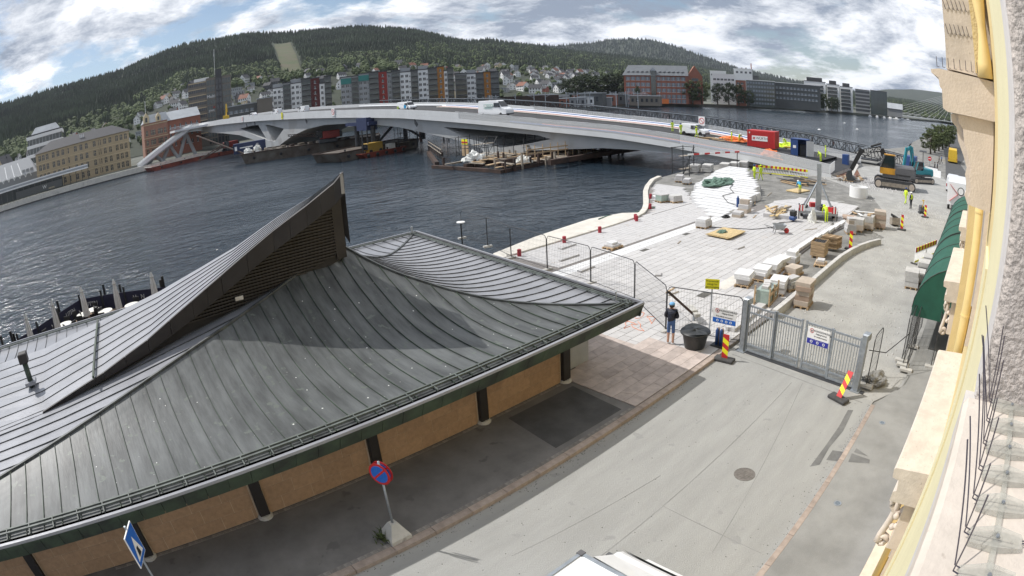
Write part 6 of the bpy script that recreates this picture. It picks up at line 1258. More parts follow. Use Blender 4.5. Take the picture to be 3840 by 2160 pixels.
# ---------------------------------------------------------------- crane trailer
t_ = thing('mast_trailer', 'grey lifting mast on a white trailer with striped corner plates', 'trailer', (48.0, 15.2, .13), .35)
g = MB(); g.cbox((0, 0, .62), (2.4, 3.6, .25)); g.build('bed', 'h_grey', t_); g = MB(); g.box(-.2, .2, -.2, .2, .7, 4.6); g.build('mast', 'galv', t_); g = MB(); g.box(-.26, .26, -.26, .26, .7, 2.8); g.build('mast_sleeve', 'grey_panel', t_)
for sx, sy in ((-1, -1), (-1, 1), (1, -1), (1, 1)): g = MB(); g.beam((sx*1.0, sy*1.4, .7), (0, 0, 3.3), .11); g.build('stay', 'galv', t_); g = MB(); g.beam((sx*1.15, sy*1.75, 0), (sx*1.15, sy*1.75, .9), .1); g.build('outrigger', 'steel_dark', t_)
for sy in (-1, 1): g = MB(); g.lathe([(.1, -.12), (.36, -.12), (.36, .12), (.1, .12)], (0, 0, 0), 16, M=Matrix.Translation((.2, sy*1.5, .36)) @ RX); g.build('wheel', 'black_rubber', t_)
for sy in (-1, 1):
    for k in range(4): g = MB(); g.box(-1.24, -1.21, sy*1.5-.25+.125*k, sy*1.5-.125+.125*k, .7, 1.2); g.build('striped_plate', 'red_paint' if k % 2 else 'white_paint', t_)
for k in range(9): g = MB(); g.cbox((oh.uniform(-1, 1), oh.uniform(-1.5, 1.5), .9), (oh.uniform(.3, .6), oh.uniform(.3, .6), oh.uniform(.2, .5)), oh.random()); g.build('equipment', oh.choice(('sign_black', 'red_paint', 'grey_plastic', 'h_grey', 'blue_paint')), t_)
# ---------------------------------------------------------------- barrier boards
def barrier(label, p, q, n=2):
    d = Vector((q[0]-p[0], q[1]-p[1], 0)); ln = d.length; t_ = thing('barrier_board', label, 'barrier', (p[0], p[1], p[2] if len(p) > 2 else 0), atan2(d.y, d.x))
    k_ = int(ln/.28)
    for k in range(k_): g = MB(); g.box(ln*k/k_, ln*(k+1)/k_, -.03, .03, .82, 1.12); g.build('top_block', ('red_paint', 'sign_yellow')[k % 2], t_)
    for k in range(int(ln/.22)): g = MB(); g.beam((.1+k*.22, 0, .22), (.25+k*.22, 0, .8), .05, .09, up=(0, 1, 0)); g.build('slat', 'white_paint', t_)
    g = MB(); g.box(0, ln, -.03, .03, .10, .22); g.build('bottom_rail', 'sign_yellow', t_); g = MB(); g.box(0, ln, -.02, .02, .78, .82); g.build('rail', 'white_paint', t_)
    for x in (0, ln/2, ln): g = MB(); g.box(x-.04, x+.04, -.3, .3, 0, .1); g.build('foot', 'base_rubber', t_); g = MB(); g.beam((x, 0, 0), (x, 0, 1.15), .05); g.build('post', 'white_paint', t_)
barrier('red and yellow topped white barrier along the near bridge end', (70.2, 29.2), (71.2, 24.2)); barrier('short angled end of the striped barrier by the bridge railing', (69.2, 31.0), (70.1, 29.3)); barrier('red and yellow topped barrier standing on the gravel lane by the awnings', (39.6, 4.5), (43.6, 3.2))
for k, (x, y, n_) in enumerate(((34.3, 3.9, 3), (35.6, 3.6, 2), (37.0, 3.4, 3), (38.6, 3.2, 3))): stack(('grey plank wrapped stone stack on a blue pallet by the first awning', 'lower grey stone stack behind the blue pallet stack', 'grey stone stack between the lower stack and the barrier', 'last grey stone stack just before the gravel lane barrier')[k], x, y, .1, [(1.15, .95, .3, Gr, 1)]*n_, 0.0)
for p, q in (((22.4, 2.05), (25.0, 2.1)), ((25.05, 2.2), (27.5, 2.15)), ((22.8, 2.3), (26.2, 2.35)), ((23.2, 2.45), (26.5, 2.4)), ((20.1, 3.4), (21.3, 3.3)), ((23.3, .95), (26.6, 1.1))): fence_panel('mesh fence panel leaning in the bundle beside the right pavement', p, q, 2.0, 'fence panels by the right pavement')
g = MB(); g.tube([(20.0, 3.55, 1.6), (21.2, 3.0, 1.15), (22.3, 2.2, 1.75)], .02, 5); tag(g.build('power_cable', 'sign_black'), 'black cable slung from the gate post to the fence bundle', 'cable')
heap('weed_heap', 'heap of soil, scrap and weeds behind the right gate post', 'soil heap', (20.9, 3.2, 0), (.7, .5, .35), 'gravel_dark', 51)
gs = random.Random(77); st_ = MB()
for k in range(2600):
    if k % 2: x, y = gs.uniform(21, 60), gs.uniform(2.8, 9.2)
    else: x, y = gs.gauss(60, 4), gs.gauss(6.8, 1.7)
    r = gs.uniform(.02, .07)*(1.5 if x > 55 else 1); a = gs.random()*6
    vs = [(x+r*cos(a+i*2.1)*gs.uniform(.7, 1.2), y+r*sin(a+i*2.1), .004) for i in range(3)]+[(x, y, r*.9)]; st_.mesh(vs, [(0, 1, 3), (1, 2, 3), (2, 0, 3)])
tag(stuff(st_.build('loose_stones', 'granite_grey')), 'loose pale stones strewn over the gravel lane', 'stones')
st_ = MB()
for k in range(1600):
    x, y = gs.gauss(76.5, 2.6), gs.gauss(15.5, 2.6); r = gs.uniform(.05, .16); a = gs.random()*6; vs = [(x+r*cos(a+i*2.1), y+r*sin(a+i*2.1), .0) for i in range(3)]+[(x, y, r)]; st_.mesh(vs, [(0, 1, 3), (1, 2, 3), (2, 0, 3)])
tag(stuff(st_.build('crushed_rock', 'granite_light')), 'white crushed rock around the black excavator tracks', 'rock')
# ---------------------------------------------------------------- riverside terrace behind the pavilion
sheet('terrace', [(-9, 27.8), (-9, 33.7), (-6.2, 36.4), (-2.6, 40.3), (1, 38.8), (4.1, 36.8), (12, 32.5), (12, 27.8)], .02, 'wood_deck')
def parasol(x, y, k):
    t_ = thing('parasol', 'closed pale canvas parasol standing on the river terrace', 'parasol', (x, y, .03), k, 'closed parasols'); t_.scale = (.78, .78, .85); g = MB(); g.tube([(0, 0, 0), (0, 0, 3.5)], .035, 8); g.build('pole', 'steel_dark', t_)
    P = []
    for z, r in ((1.35, .26), (1.9, .24), (2.5, .2), (3.0, .12), (3.1, .15), (3.45, .03)): P.append([(r*(1+.22*(j % 2))*cos(j*pi/8), r*(1+.22*(j % 2))*sin(j*pi/8), z) for j in range(17)])
    g = MB(); g.grid(P); g.build('canvas', 'canvas', t_); g = MB(); g.lathe([(.3, 0), (.3, .08)], (0, 0, 0), 14); g.build('base', 'base_rubber', t_)
for k, (x, y) in enumerate(((-6.28, 32.6), (-4.37, 33.8), (-2.22, 35.0), (.15, 34.6), (2.7, 33.6))): parasol(x, y, k)
def chair(x, y, rz):
    t_ = thing('terrace_chair', 'dark terrace chair drawn up to a round white table', 'chair', (x, y, .03), rz, 'terrace chairs'); g = MB(); g.box(-.24, .24, -.24, .24, .42, .47); g.build('seat', 'sign_black', t_); g = MB(); g.box(-.24, .24, .2, .25, .47, .95); g.build('backrest', 'sign_black', t_)
    for sx in (-.2, .2):
        for sy in (-.2, .2): g = MB(); g.beam((sx, sy, 0), (sx, sy, .42), .035); g.build('leg', 'sign_black', t_)
for k, (x, y) in enumerate(((-5.0, 35.0), (-4.1, 36.2), (-2.6, 37.2), (-1.9, 37.6), (-.9, 36.4), (1.1, 36.0))):
    t_ = thing('terrace_table', 'round white terrace table near the dark banner fence', 'table', (x, y, .03), 0, 'round terrace tables'); g = MB(); g.lathe([(.55, .72), (.55, .76)], (0, 0, 0), 24); g.build('table_top', 'table_white', t_); g = MB(); g.tube([(0, 0, 0), (0, 0, .72)], .04, 8); g.build('leg', 'sign_black', t_); g = MB(); g.lathe([(.28, 0), (.28, .03)], (0, 0, 0), 12); g.build('foot', 'sign_black', t_)
    for a in (.4, 2.4, 4.6): chair(x+.75*cos(a+k), y+.75*sin(a+k), a+k-pi/2)
BN = [(-7.7, 34.6), (-6.2, 35.9), (-4.6, 37.6), (-2.8, 39.6), (-1.0, 39.0), (.8, 38.1), (2.8, 36.9), (4.4, 36)]
for k, (p, q) in enumerate(zip(BN, BN[1:])):
    d = Vector((q[0]-p[0], q[1]-p[1], 0)); t_ = thing('banner_fence', 'dark navy banner fence with white lettering along the terrace edge' if k in (2, 3, 5) else 'plain dark navy banner fence along the terrace edge', 'fence', (p[0], p[1], .03), atan2(d.y, d.x), 'lettered banner fences' if k in (2, 3, 5) else 'plain banner fences')
    g = MB(); g.box(.08, d.length-.08, -.015, .015, .15, 1.15); g.build('banner', 'banner_navy', t_); g = MB(); g.beam((0, 0, 0), (0, 0, 1.5), .12); g.build('post', 'sign_black', t_)
    if k in (2, 3, 5): text('UTEN' if k != 5 else 'U   N', 'lettering', 'canvas', t_, .42, (d.length/2, -.02, .72), (pi/2, 0, 0))
for x, y, h_ in ((-8.8, 33.9, 1.86), (-8.1, 34.5, 1.8), (-7.97, 34.7, 1.57), (-4.54, 38.6, 1.78), (-.71, 40.0, 1.64), (.57, 39.3, 1.5), (3.5, 36.7, 1.63), (3.7, 36.9, 1.78), (14.2, 30.2, 3.0)): g = MB(); g.box(-.09, .09, -.09, .09, -1.2, h_); tag(g.build('mooring_post', 'sign_black', loc=(x, y, 0)), 'dark timber mooring post at the river edge of the terrace', 'post', 'mooring posts')
t_ = thing('lantern_post', 'slim lantern post with flat disc head at the end of the fence row', 'lamp', (24.5, 32.7, 0)); g = MB(); g.tube([(0, 0, -1), (0, 0, 1.4)], .05, 8); g.build('pole', 'sign_black', t_); g = MB(); g.lathe([(.3, 1.4), (.3, 1.46), (.05, 1.5)], (0, 0, 0), 16); g.build('disc_head', 'white_paint', t_)

for k, pts in enumerate((((44.8, 16.3, .16), (43.5, 17.2, .15), (41.5, 17.0, .15), (39.8, 18.0, .15), (38.6, 20.4, .15), (38.2, 20.9, .15)), ((45.6, 21.9, .5), (46.5, 23.6, .5), (48.5, 25.2, .62), (50.5, 25.0, .70), (52, 26.2, .8), (54, 26.8, .9)), ((63.4, 28.9, .05), (61.5, 28.2, .05), (60.2, 26.4, .05), (58.5, 25.6, .05), (56.2, 26.2, .2)))):
    g = MB(); g.tube(pts, .03, 6); tag(g.build('site_hose', 'sign_black'), ('black cable winding from the blue pump to the plywood sheets', 'black hose lying across the white granite steps', 'black hose trailing from the worker by the granite steps')[k], 'hose')
db = random.Random(15); g = MB()
for k in range(260):
    x, y = db.uniform(22, 49), db.uniform(12.8, 26.5); r = db.uniform(.015, .06); a = db.random()*6; g.mesh([(x+r*cos(a), y+r*sin(a), .134), (x-r*sin(a)*.6, y+r*cos(a)*.6, .134), (x-r*cos(a), y-r*sin(a), .134), (x, y, .134+r*.5)], [(0, 1, 3), (1, 2, 3), (2, 0, 3)])
tag(stuff(g.build('stone_chips', 'stone_tan')), 'stone chips and sawdust scattered over the new plaza paving', 'debris')
for x, y, l_, a, m in ((24.5, 15.6, .9, .1, 'timber'), (24.2, 15.2, .8, -.1, 'timber_grey'), (43.2, 14.2, 1.4, -.5, 'timber_grey'), (44.2, 19.8, 1.2, .2, 'timber'), (33, 20.4, .8, .3, 'timber_grey'), (50.4, 22.6, 1.6, .4, 'timber'), (57.5, 16.2, 2.6, -.6, 'h_white'), (56, 23.4, 2.4, .2, 'timber_grey')):
    g = MB(); g.cbox((0, 0, .02), (l_, .08, .04), a); tag(g.build('loose_lath', m, loc=(x, y, .132 if x < 49 else .02)), 'short loose timber lath lying on the ground of the site', 'lath', 'loose laths')
# ---------------------------------------------------------------- the yellow building the camera hangs on
mat('wall_yellow', (0.72, 0.57, 0.29), 0.85, var=0.06, scale=2, bump=0.3, bscale=40); mat('wall_cream', (0.74, 0.68, 0.44), 0.85, var=0.04, scale=3, bump=0.1, bscale=50); mat('stone_beige', (0.66, 0.575, 0.49), 0.85, var=0.07, scale=4, bump=0.12, bscale=40)
mat('rough_cast', (0.49, 0.44, 0.40), 0.95, var=0.2, scale=45, bump=0.55, bscale=55, detail=4); mat('smooth_grey', (0.60, 0.57, 0.55), 0.85, var=0.05, scale=6, bump=0.08); mat('sill_beige', (0.60, 0.535, 0.465), 0.85, var=0.1, scale=5, bump=0.12, bscale=25, spots=((0.47, 0.41, 0.35), 22, .66)); mat('spike_wire', (0.13, 0.12, 0.15), 0.4, 0.7, var=0); mat('spike_base', (0.55, 0.54, 0.48), 0.6, var=0.15, scale=30, alpha=.4, spec=.2)
mat('pipe_yellow', (0.80, 0.62, 0.28), 0.45, var=0.05, scale=3)
fc = thing('town_house', 'yellow rendered town house facade with stone window hoods and sills', 'building')
def fbox(nm, x0, x1, y0, y1, z0, z1, m, bev=0.0, par=None): g = MB(); g.box(x0, x1, y0, y1, z0, z1); return g.build(nm, m, par or fc, bevel=bev)
fbox('wall', 2.9, 9.4, -.9, -.17, 0, 16, 'wall_yellow'); fbox('wall', 11.5, 60, -.9, .17, 0, 16, 'wall_yellow'); fbox('wall', 9.4, 11.5, -.9, -.19, 0, 16, 'wall_yellow')
pier = fbox('window_pier', 1.75, 2.9, -.9, -.112, 5, 16, 'wall_cream', .01); fbox('pier_border', 1.54, 1.752, -.9, -.108, 9.47, 16, 'smooth_grey', .012)
# rough jamb, softly rounded edge
P = []
for k in range(9):
    a = k/8*pi/2; P.append([(1.50+.035*(1-cos(a))*0+.035*(1-sin(a)) , -.113-.035*(1-cos(a)), z) for z in (9.42, 10.4, 11.6, 13)])
g = MB(); g.grid(P); g.mesh([(1.5, -.148, 9.42), (1.5, -1.2, 9.42), (1.5, -1.2, 13), (1.5, -.148, 13)], [(0, 1, 2, 3)]); g.build('rough_jamb', 'rough_cast', fc)
# sill with bird spikes just below the camera
fbox('window_sill', .1, 1.505, -1.2, -.075, 9.40, 9.5, 'sill_beige', .015); fbox('sill_apron', .1, 1.75, -.9, -.085, 9.25, 9.40, 'smooth_grey'); fbox('sill_wall', -1.5, 1.75, -.9, -.09, 6, 9.25, 'wall_cream')
for k in range(7):
    x = .80+k*.113; sp_ = MB(); M_ = Matrix.Translation((x, -.24, 9.5)) @ Matrix.Rotation(.12, 4, 'Z')
    sp_.mesh([M_ @ Vector(p) for p in ((-.022, -.07, .002), (.022, -.07, .002), (.034, 0, .002), (.022, .07, .002), (-.022, .07, .002), (-.034, 0, .002), (-.022, -.07, .012), (.022, -.07, .012), (.034, 0, .018), (.022, .07, .012), (-.022, .07, .012), (-.034, 0, .018))], [(0, 5, 4, 3, 2, 1), (6, 7, 8, 9, 10, 11)]+[(i, (i+1) % 6, 6+(i+1) % 6, 6+i) for i in range(6)])
    so_ = sp_.build('spike_strip', 'spike_base', fc)
    for s, ly, lx in ((1, .11, .02), (1, .03, -.035), (-1, .12, .01), (-1, .04, .035)):
        w = MB(); r0 = random.Random(k*4+int(ly*100)); p0 = Vector((x+lx*.3, -.24+s*.07, 9.512)); p1 = p0+Vector((0, s*.014, .004)); p2 = p1+Vector((lx*2+r0.uniform(-.02, .02), s*ly*.75, .19+r0.uniform(0, .05))); w.tube([p0, p1, p2], .0017, 6); w.build('spike', 'spike_wire', so_)
    w = MB(); w.lathe([(.005, 0), (.005, .004)], (x, -.24, 9.517), 8); w.build('rivet', 'galv', so_)
fbox('strip_rail', .75, 1.5, -.247, -.233, 9.502, 9.51, 'spike_base')
# window hood beside the camera
hd = MB().build('window_hood', 'stone_beige', fc)
prof = [(-.17, 10.56), (.40, 10.60), (.486, 10.585), (.48, 10.555), (.41, 10.52), (.40, 10.44), (.38, 10.42), (.375, 10.26), (.33, 10.235), (-.17, 10.22)]
def extr(nm, prof, x0, x1, m, par, bev=0):
    n = len(prof); g = MB(); g.mesh([(x0, y, z) for y, z in prof]+[(x1, y, z) for y, z in prof], [tuple(range(n)), tuple(range(2*n-1, n-1, -1))]+[(k, n+k, n+(k+1) % n, (k+1) % n) for k in range(n)]); return g.build(nm, m, par)
extr('entablature', prof, 5.2, 7.4, 'stone_beige', hd)
con = [(-.17, 10.225), (.30, 10.225), (.295, 10.16), (.24, 10.11), (.225, 10.0), (.165, 9.88), (.125, 9.78), (.14, 9.72), (.125, 9.66), (.12, 9.57), (.135, 9.54), (.095, 9.465), (-.17, 9.44)]
for x in (5.3, 7.0): extr('console', con, x, x+.3, 'stone_beige', hd); extr('console_fillet', [(y*.8-.02, z) for y, z in con], x-.05, x+.35, 'stone_beige', hd)
ped = extr('pedestal', [(-.17, 10.58), (.33, 10.62), (.31, 11.25), (.30, 13), (-.17, 13)], 5.32, 7.2, 'sill_beige', hd)
fbox('pedestal_edge', 5.30, 5.34, -.10, .02, 10.62, 13, 'wall_yellow', 0, hd)
g = MB(); g.lathe([(.085, 10.58), (.075, 10.7), (.045, 10.95), (.043, 11.05), (.07, 11.3), (.07, 13)], (5.22, -.085, 0), 16); g.build('rain_hopper', 'pipe_yellow', fc, smooth=True)
for z, n in ((10.63, 9), (10.95, 6), (11.18, 6)):
    for k in range(n):
        y = lerp(.42 if n == 9 else .28, -.06 if n == 9 else .06, k/(n-1)); w = MB(); x = 5.22 if n == 9 else 5.31; w.tube([(x+.03, y-.02, z-.01), (x, y, z-.012), (x-.02, y+.02 if n == 6 else y, z+.075)], .0035, 5); w.build('spike', 'spike_wire', hd)
# ledge below with scroll consoles, and the next one further along
def ledge(x0, x1, yw, zt, nm):
    o = MB().build('window_ledge', 'sill_beige', fc); d = yw+.13
    extr('ledge_top', [(-.17+d, zt-.02), (.26+d, zt-.05), (.28+d, zt-.07), (.265+d, zt-.17), (.18+d, zt-.19), (.16+d, zt-.32), (.20+d, zt-.34), (.20+d, zt-.46), (-.17+d, zt-.46)], x0, x1, 'sill_beige', o)
    for x in (x0+.12, x1-.5):
        pts = []
        for k in range(34):
            t_ = k/33
            if t_ < .3: a = pi*.5-t_/.3*pi*1.1; c = (.02, zt-.68); r = .16
            if t_ < .25: a = pi*(-.6)+t_/.25*pi*1.2; pts.append((.03+.13*cos(a)+d, zt-.62+.13*sin(a)))
            elif t_ < .7: u = (t_-.25)/.45; pts.append((lerp(.02, .15, u)-.02*sin(u*pi)+.06*(1-u)+d, lerp(zt-.50, zt-1.12, u)))
            else: u = (t_-.7)/.3; a = u*pi*2.4; r = .085*(1-u*.7); pts.append((.10+r*cos(a)+d, zt-1.17-r*sin(a)))
        g = MB(); g.tube([(x+.12, y, z) for y, z in pts], .045, 8); g.build('scroll', 'stone_beige', o, smooth=True)
        for k in range(7): g = MB(); g.lathe([(.001, -.05), (.035, -.03), (.045, 0), (.03, .035), (.001, .05)], (x+.04+.05*(k % 2), -.02+.05*(k % 3)+d-.04, zt-.62-.065*k), 8); g.build('leaf_ornament', 'stone_beige', o, smooth=True)
        fbox('console_block', x, x+.28, -.2+d, .0+d, zt-1.2, zt-.46, 'stone_beige', .01, o)
    return o
ledge(5.12, 8.45, -.13, 6.9, 'a'); ledge(12.05, 15.4, .17, 6.95, 'b'); ledge(18.5, 22, .17, 6.95, 'c')
g = MB(); g.tube([(8.75, -.08, 0), (8.75, -.08, 16)], .088, 16); g.build('downpipe', 'pipe_yellow', fc, smooth=True)
for z in (6.2, 7.35, 8.9): g = MB(); g.lathe([(.095, z), (.095, z+.03)], (8.75, -.08, 0), 16); g.build('pipe_clip', 'pipe_yellow', fc)
fbox('pilaster', 4.2, 5.0, -.3, -.145, 5.5, 9.2, 'wall_cream'); fbox('string_ledge', 2.9, 5.0, -.3, -.02, 4.7, 4.95, 'sill_beige', .02)
fbox('base_wall', 2, 60, -.9, .3, 0, 1.0, 'stone_beige')
for x in (6.2, 12.9, 19.4):
    for z0, z1 in ((7.9, 10.2), (3.6, 6.2)):
        yy = -.172 if x < 9 else .168
        fbox('window_pane', x, x+1.3, yy-.05, yy+.004, z0, z1, 'pane'); fbox('window_frame', x-.12, x, yy-.05, yy+.05, z0, z1, 'stone_beige'); fbox('window_frame', x+1.3, x+1.42, yy-.05, yy+.05, z0, z1, 'stone_beige')
# ---------------------------------------------------------------- green awnings
for k in range(3):
    x0 = 24.6+k*8.7; lb = ('dark green hooded awning with black fringe above leaning fence panels', 'dark green hooded awning right behind the first one', 'last dark green hooded awning next to the white lorry')[k]
    t_ = thing('awning', lb, 'awning', (x0, .17, 2.05)); P = []; D, HH, LN = 2.4, 2.0, 8.3
    for i in range(9):
        a = i/8*pi/2; P.append([(lerp(.9*sin(a)*(0), 0, 0)+ (0 if j == 0 else LN if j == 6 else LN*j/6), D*cos(a), HH*sin(a)) for j in range(7)])
    g = MB(); g.grid(P); n = 9
    for x in (0, LN): g.face([(x, D*cos(i/8*pi/2), HH*sin(i/8*pi/2)) for i in range(9)]+[(x, 0, 0)])
    g.build('canopy', 'awning_green', t_)
    g = MB(); g.box(0, LN, D-.02, D+.01, -.38, .02); g.box(-.01, .01, 0.8, D, -.38, .02); g.box(LN-.01, LN+.01, .8, D, -.38, .02); g.build('valance', 'awning_green', t_)
    for x in (0, LN/3, LN*2/3, LN): g = MB(); g.tube([(x, D*cos(i/8*pi/2)+.012, HH*sin(i/8*pi/2)+.012) for i in range(9)], .018, 5); g.build('rib', 'base_rubber', t_)
    g = MB(); g.tube([(0, D+.02, .0), (LN, D+.02, 0)], .02, 5); g.build('front_bar', 'base_rubber', t_)
# ---------------------------------------------------------------- vehicles
mat('paint_white', (0.78, 0.79, 0.80), 0.3, var=0.02, coat=.4); mat('machine_yellow', (0.45, 0.22, 0.015), 0.55, var=0.25, scale=2); mat('lamp_red', (0.4, 0.02, 0.02), 0.3, var=0); mat('lamp_clear', (0.6, 0.6, 0.58), 0.15, var=0); mat('logo_green', (0.05, 0.33, 0.22), 0.5, var=0); mat('cyan_wrap', (0.02, 0.33, 0.62), 0.4, var=0); mat('lime_wrap', (0.30, 0.42, 0.05), 0.4, var=0)
def wheel(par, x, y, r, w=.2):
    g = MB(); M_ = Matrix.Translation((x, y, r)) @ RX; g.lathe([(r*.55, -w/2), (r*.92, -w/2), (r, -w/3), (r, w/3), (r*.92, w/2), (r*.55, w/2)], (0, 0, 0), 20, M=M_); o = g.build('wheel', 'black_rubber', par); g = MB(); g.lathe([(r*.55, -w*.4), (r*.55, w*.4)], (0, 0, 0), 16, M=M_); g.build('rim', 'galv', o)
def van(label, x, y, z, rz, L_=5.4, Wd=1.95, Hh=2.3, kind='panel', name='van', cat='van', body='paint_white', group=None):
    t_ = thing(name, label, cat, (x, y, z), rz, group); a = L_/2; w = Wd/2
    if kind == 'panel': up = [(-a, .95), (-a+.05, Hh-.12), (-a+.2, Hh), (a*.28, Hh), (a*.40, Hh-.12), (a*.68, Hh*.56), (a*.95, Hh*.45), (a, Hh*.36)]; wi = 4; cabx = (a*.14, a*.62)
    elif kind == 'car': up = [(-a, .85), (-a*.86, Hh*.72), (-a*.62, Hh), (a*.05, Hh), (a*.22, Hh-.08), (a*.52, Hh*.62), (a*.94, Hh*.52), (a, Hh*.38)]; wi = 4; cabx = (-a*.72, a*.42)
    else: up = [(-a, .9), (-a*.94, Hh*.9), (-a*.86, Hh), (a*.12, Hh), (a*.25, Hh-.08), (a*.52, Hh*.60), (a*.94, Hh*.50), (a, Hh*.38)]; wi = 4; cabx = (-a*.1, a*.46)
    lo = [(a, .32), (-a, .32)]; prof = up+lo; n = len(prof); g = MB(); hw = lambda zz: w if zz < Hh*.55 else lerp(w, w*.86, (zz-Hh*.55)/(Hh*.45))
    vs = [(px_, -hw(pz), pz) for px_, pz in prof]+[(px_, hw(pz), pz) for px_, pz in prof]; g.mesh(vs, [tuple(range(n-1, -1, -1)), tuple(range(n, 2*n))]+[(k, (k+1) % n, n+(k+1) % n, n+k) for k in range(n)])
    bd = g.build('body', body, t_, bevel=.05)
    (xa, za), (xb, zb_) = up[wi], up[wi+1]; g = MB(); k1, k2 = .08, .92; pa, pb2 = (lerp(xa, xb, k1), lerp(za, zb_, k1)), (lerp(xa, xb, k2), lerp(za, zb_, k2)); o_ = (.035, .03); g.face([(pa[0]+o_[0], -hw(pa[1])*.92, pa[1]+o_[1]), (pb2[0]+o_[0], -hw(pb2[1])*.92, pb2[1]+o_[1]), (pb2[0]+o_[0], hw(pb2[1])*.92, pb2[1]+o_[1]), (pa[0]+o_[0], hw(pa[1])*.92, pa[1]+o_[1])]); g.build('windscreen', 'car_glass', t_)
    z0, z1 = Hh*.58, Hh*.58+(Hh*.27 if kind == 'panel' else Hh*.30)
    segs = [(cabx[0], cabx[1])] if kind == 'panel' else [(cabx[0], lerp(*cabx, .46)), (lerp(*cabx, .5), cabx[1])]
    for s in (-1, 1):
        for q, (xa, xb) in enumerate(segs):
            g = MB(); sl = (.25 if q == len(segs)-1 else 0)*a*.4; pts = [(xa, s*(hw(z0)+.012), z0), (xb, s*(hw(z0)+.012), z0), (xb-sl, s*(hw(z1)+.012), z1), (xa, s*(hw(z1)+.012), z1)]; g.face(pts if s < 0 else pts[::-1]); g.build('side_window', 'car_glass', t_)
        wheel(t_, -a*.62, s*(w-.08), .34); wheel(t_, a*.62, s*(w-.08), .34)
        g = MB(); g.cbox((a*.5, s*(w+.1), Hh*.62), (.12, .2, .22)); g.build('mirror', 'grey_plastic', t_); g = MB(); g.cbox((a*.95, s*w*.75, Hh*.40), (.14, .3, .18)); g.build('headlight', 'lamp_clear', t_); g = MB(); g.cbox((-a, s*w*.9, .95), (.06, .14, .4)); g.build('tail_light', 'lamp_red', t_)
    g = MB(); g.cbox((a-.02, 0, .42), (.16, Wd*.96, .26)); g.build('bumper', 'grey_plastic', t_); g = MB(); g.box(-a*.98, a*.98, -w-.01, w+.01, .3, .42); g.build('skirt', 'grey_plastic', t_)
    return t_, bd
dk = lambda y: zb(y)+1.21
BR = atan2(-.995, .0995)
v, _ = van('large white panel van with green company lettering parked on the bridge', bx(85, 4.4), 85, dk(85)+.02, BR, 7.2, 2.1, 3.0)
g = MB(); g.box(-1.95, .3, -1.075, -1.06, 1.78, 2.3); g.build('logo_frame', 'logo_green', v); g = MB(); g.box(-1.88, .23, -1.08, -1.075, 1.84, 2.24); g.build('logo_field', 'white_paint', v); text('Ekholt', 'lettering', 'logo_green', v, .45, (-.65, -1.082, 2.03), (pi/2, 0, 0)); g = MB(); g.box(-2.0, .1, -1.08, -1.07, 1.48, 1.54); g.build('underline', 'logo_green', v)
v, _ = van('white van with blue and green wrap driving on the bridge', bx(113, 5.5), 113, dk(113), BR, 4.9, 1.9, 1.95, 'panel'); g = MB(); g.lathe([(.42, -.97), (.42, .97)], (0, 0, 0), 16, M=Matrix.Translation((.55, 0, .85)) @ RX); g.build('blue_swoosh', 'cyan_wrap', v); g = MB(); g.lathe([(.36, -.97), (.36, .97)], (0, 0, 0), 16, M=Matrix.Translation((-2.0, 0, .75)) @ RX); g.build('green_swoosh', 'lime_wrap', v)
van('white combi van standing among workers near the bridge end', bx(47.4, 8.6), 47.4, dk(47.4), BR, 4.6, 1.85, 1.85, 'combi')
van('small white van on the bridge beyond the arrow banner', bx(164, 6.5), 164, dk(164), BR+pi, 4.4, 1.8, 2.0, 'panel'); van('white pickup shaped van on the bridge left of the arrow banner', bx(180, 5), 180, dk(180), BR+pi, 4.8, 1.8, 1.9, 'combi'); van('white estate car on the bridge near the far stairs', bx(203, 6), 203, dk(203), BR+pi, 4.6, 1.8, 1.5, 'car', 'car', 'car')
# box truck at the bottom edge of the picture
t_ = thing('box_truck', 'white box truck with white cab parked on the street', 'truck', (3.55, 3.95, 0), 0)
g = MB(); g.box(-3.4, 2.15, -1.06, 1.06, .75, 2.62); g.build('cargo_box', 'paint_white', t_, bevel=.02)
for a, c in (((2.15, -1.06, 2.62), (2.15, 1.06, 2.62)), ((-3.4, 1.06, 2.62), (2.15, 1.06, 2.62)), ((-3.4, -1.06, 2.62), (2.15, -1.06, 2.62))): g = MB(); g.beam(a, c, .07, .05); g.build('roof_trim', 'galv', t_)
for s in (-1, 1): g = MB(); g.cbox((2.15, s*1.06, 2.62), (.12, .12, .08)); g.build('corner_cap', 'grey_plastic', t_)
g = MB(); g.mesh([(2.2, -.98, .5), (4.1, -.98, .5), (4.1, .98, .5), (2.2, .98, .5), (2.25, -.92, 2.28), (3.0, -.86, 2.22), (3.0, .86, 2.22), (2.25, .92, 2.28), (3.65, -.95, 1.25), (4.12, -.9, 1.05), (4.12, .9, 1.05), (3.65, .95, 1.25)], [(0, 3, 2, 1), (4, 5, 6, 7), (0, 1, 9, 8, 5, 4), (3, 7, 6, 11, 10, 2), (5, 8, 11, 6), (8, 9, 10, 11), (1, 2, 10, 9), (0, 4, 7, 3)]); g.build('cab', 'paint_white', t_, bevel=.07)
g = MB(); g.face([(3.06, -.78, 2.2), (3.62, -.84, 1.33), (3.62, .84, 1.33), (3.06, .78, 2.2)]); g.build('windscreen', 'car_glass', t_); g = MB(); g.mesh([(2.2, -.9, 2.30), (2.75, -.8, 2.30), (2.75, .8, 2.30), (2.2, .9, 2.30), (2.2, -.85, 2.6), (2.25, .85, 2.6)], [(0, 1, 2, 3), (4, 5, 2, 1), (0, 4, 1), (3, 2, 5)]); g.build('wind_deflector', 'paint_white', t_)
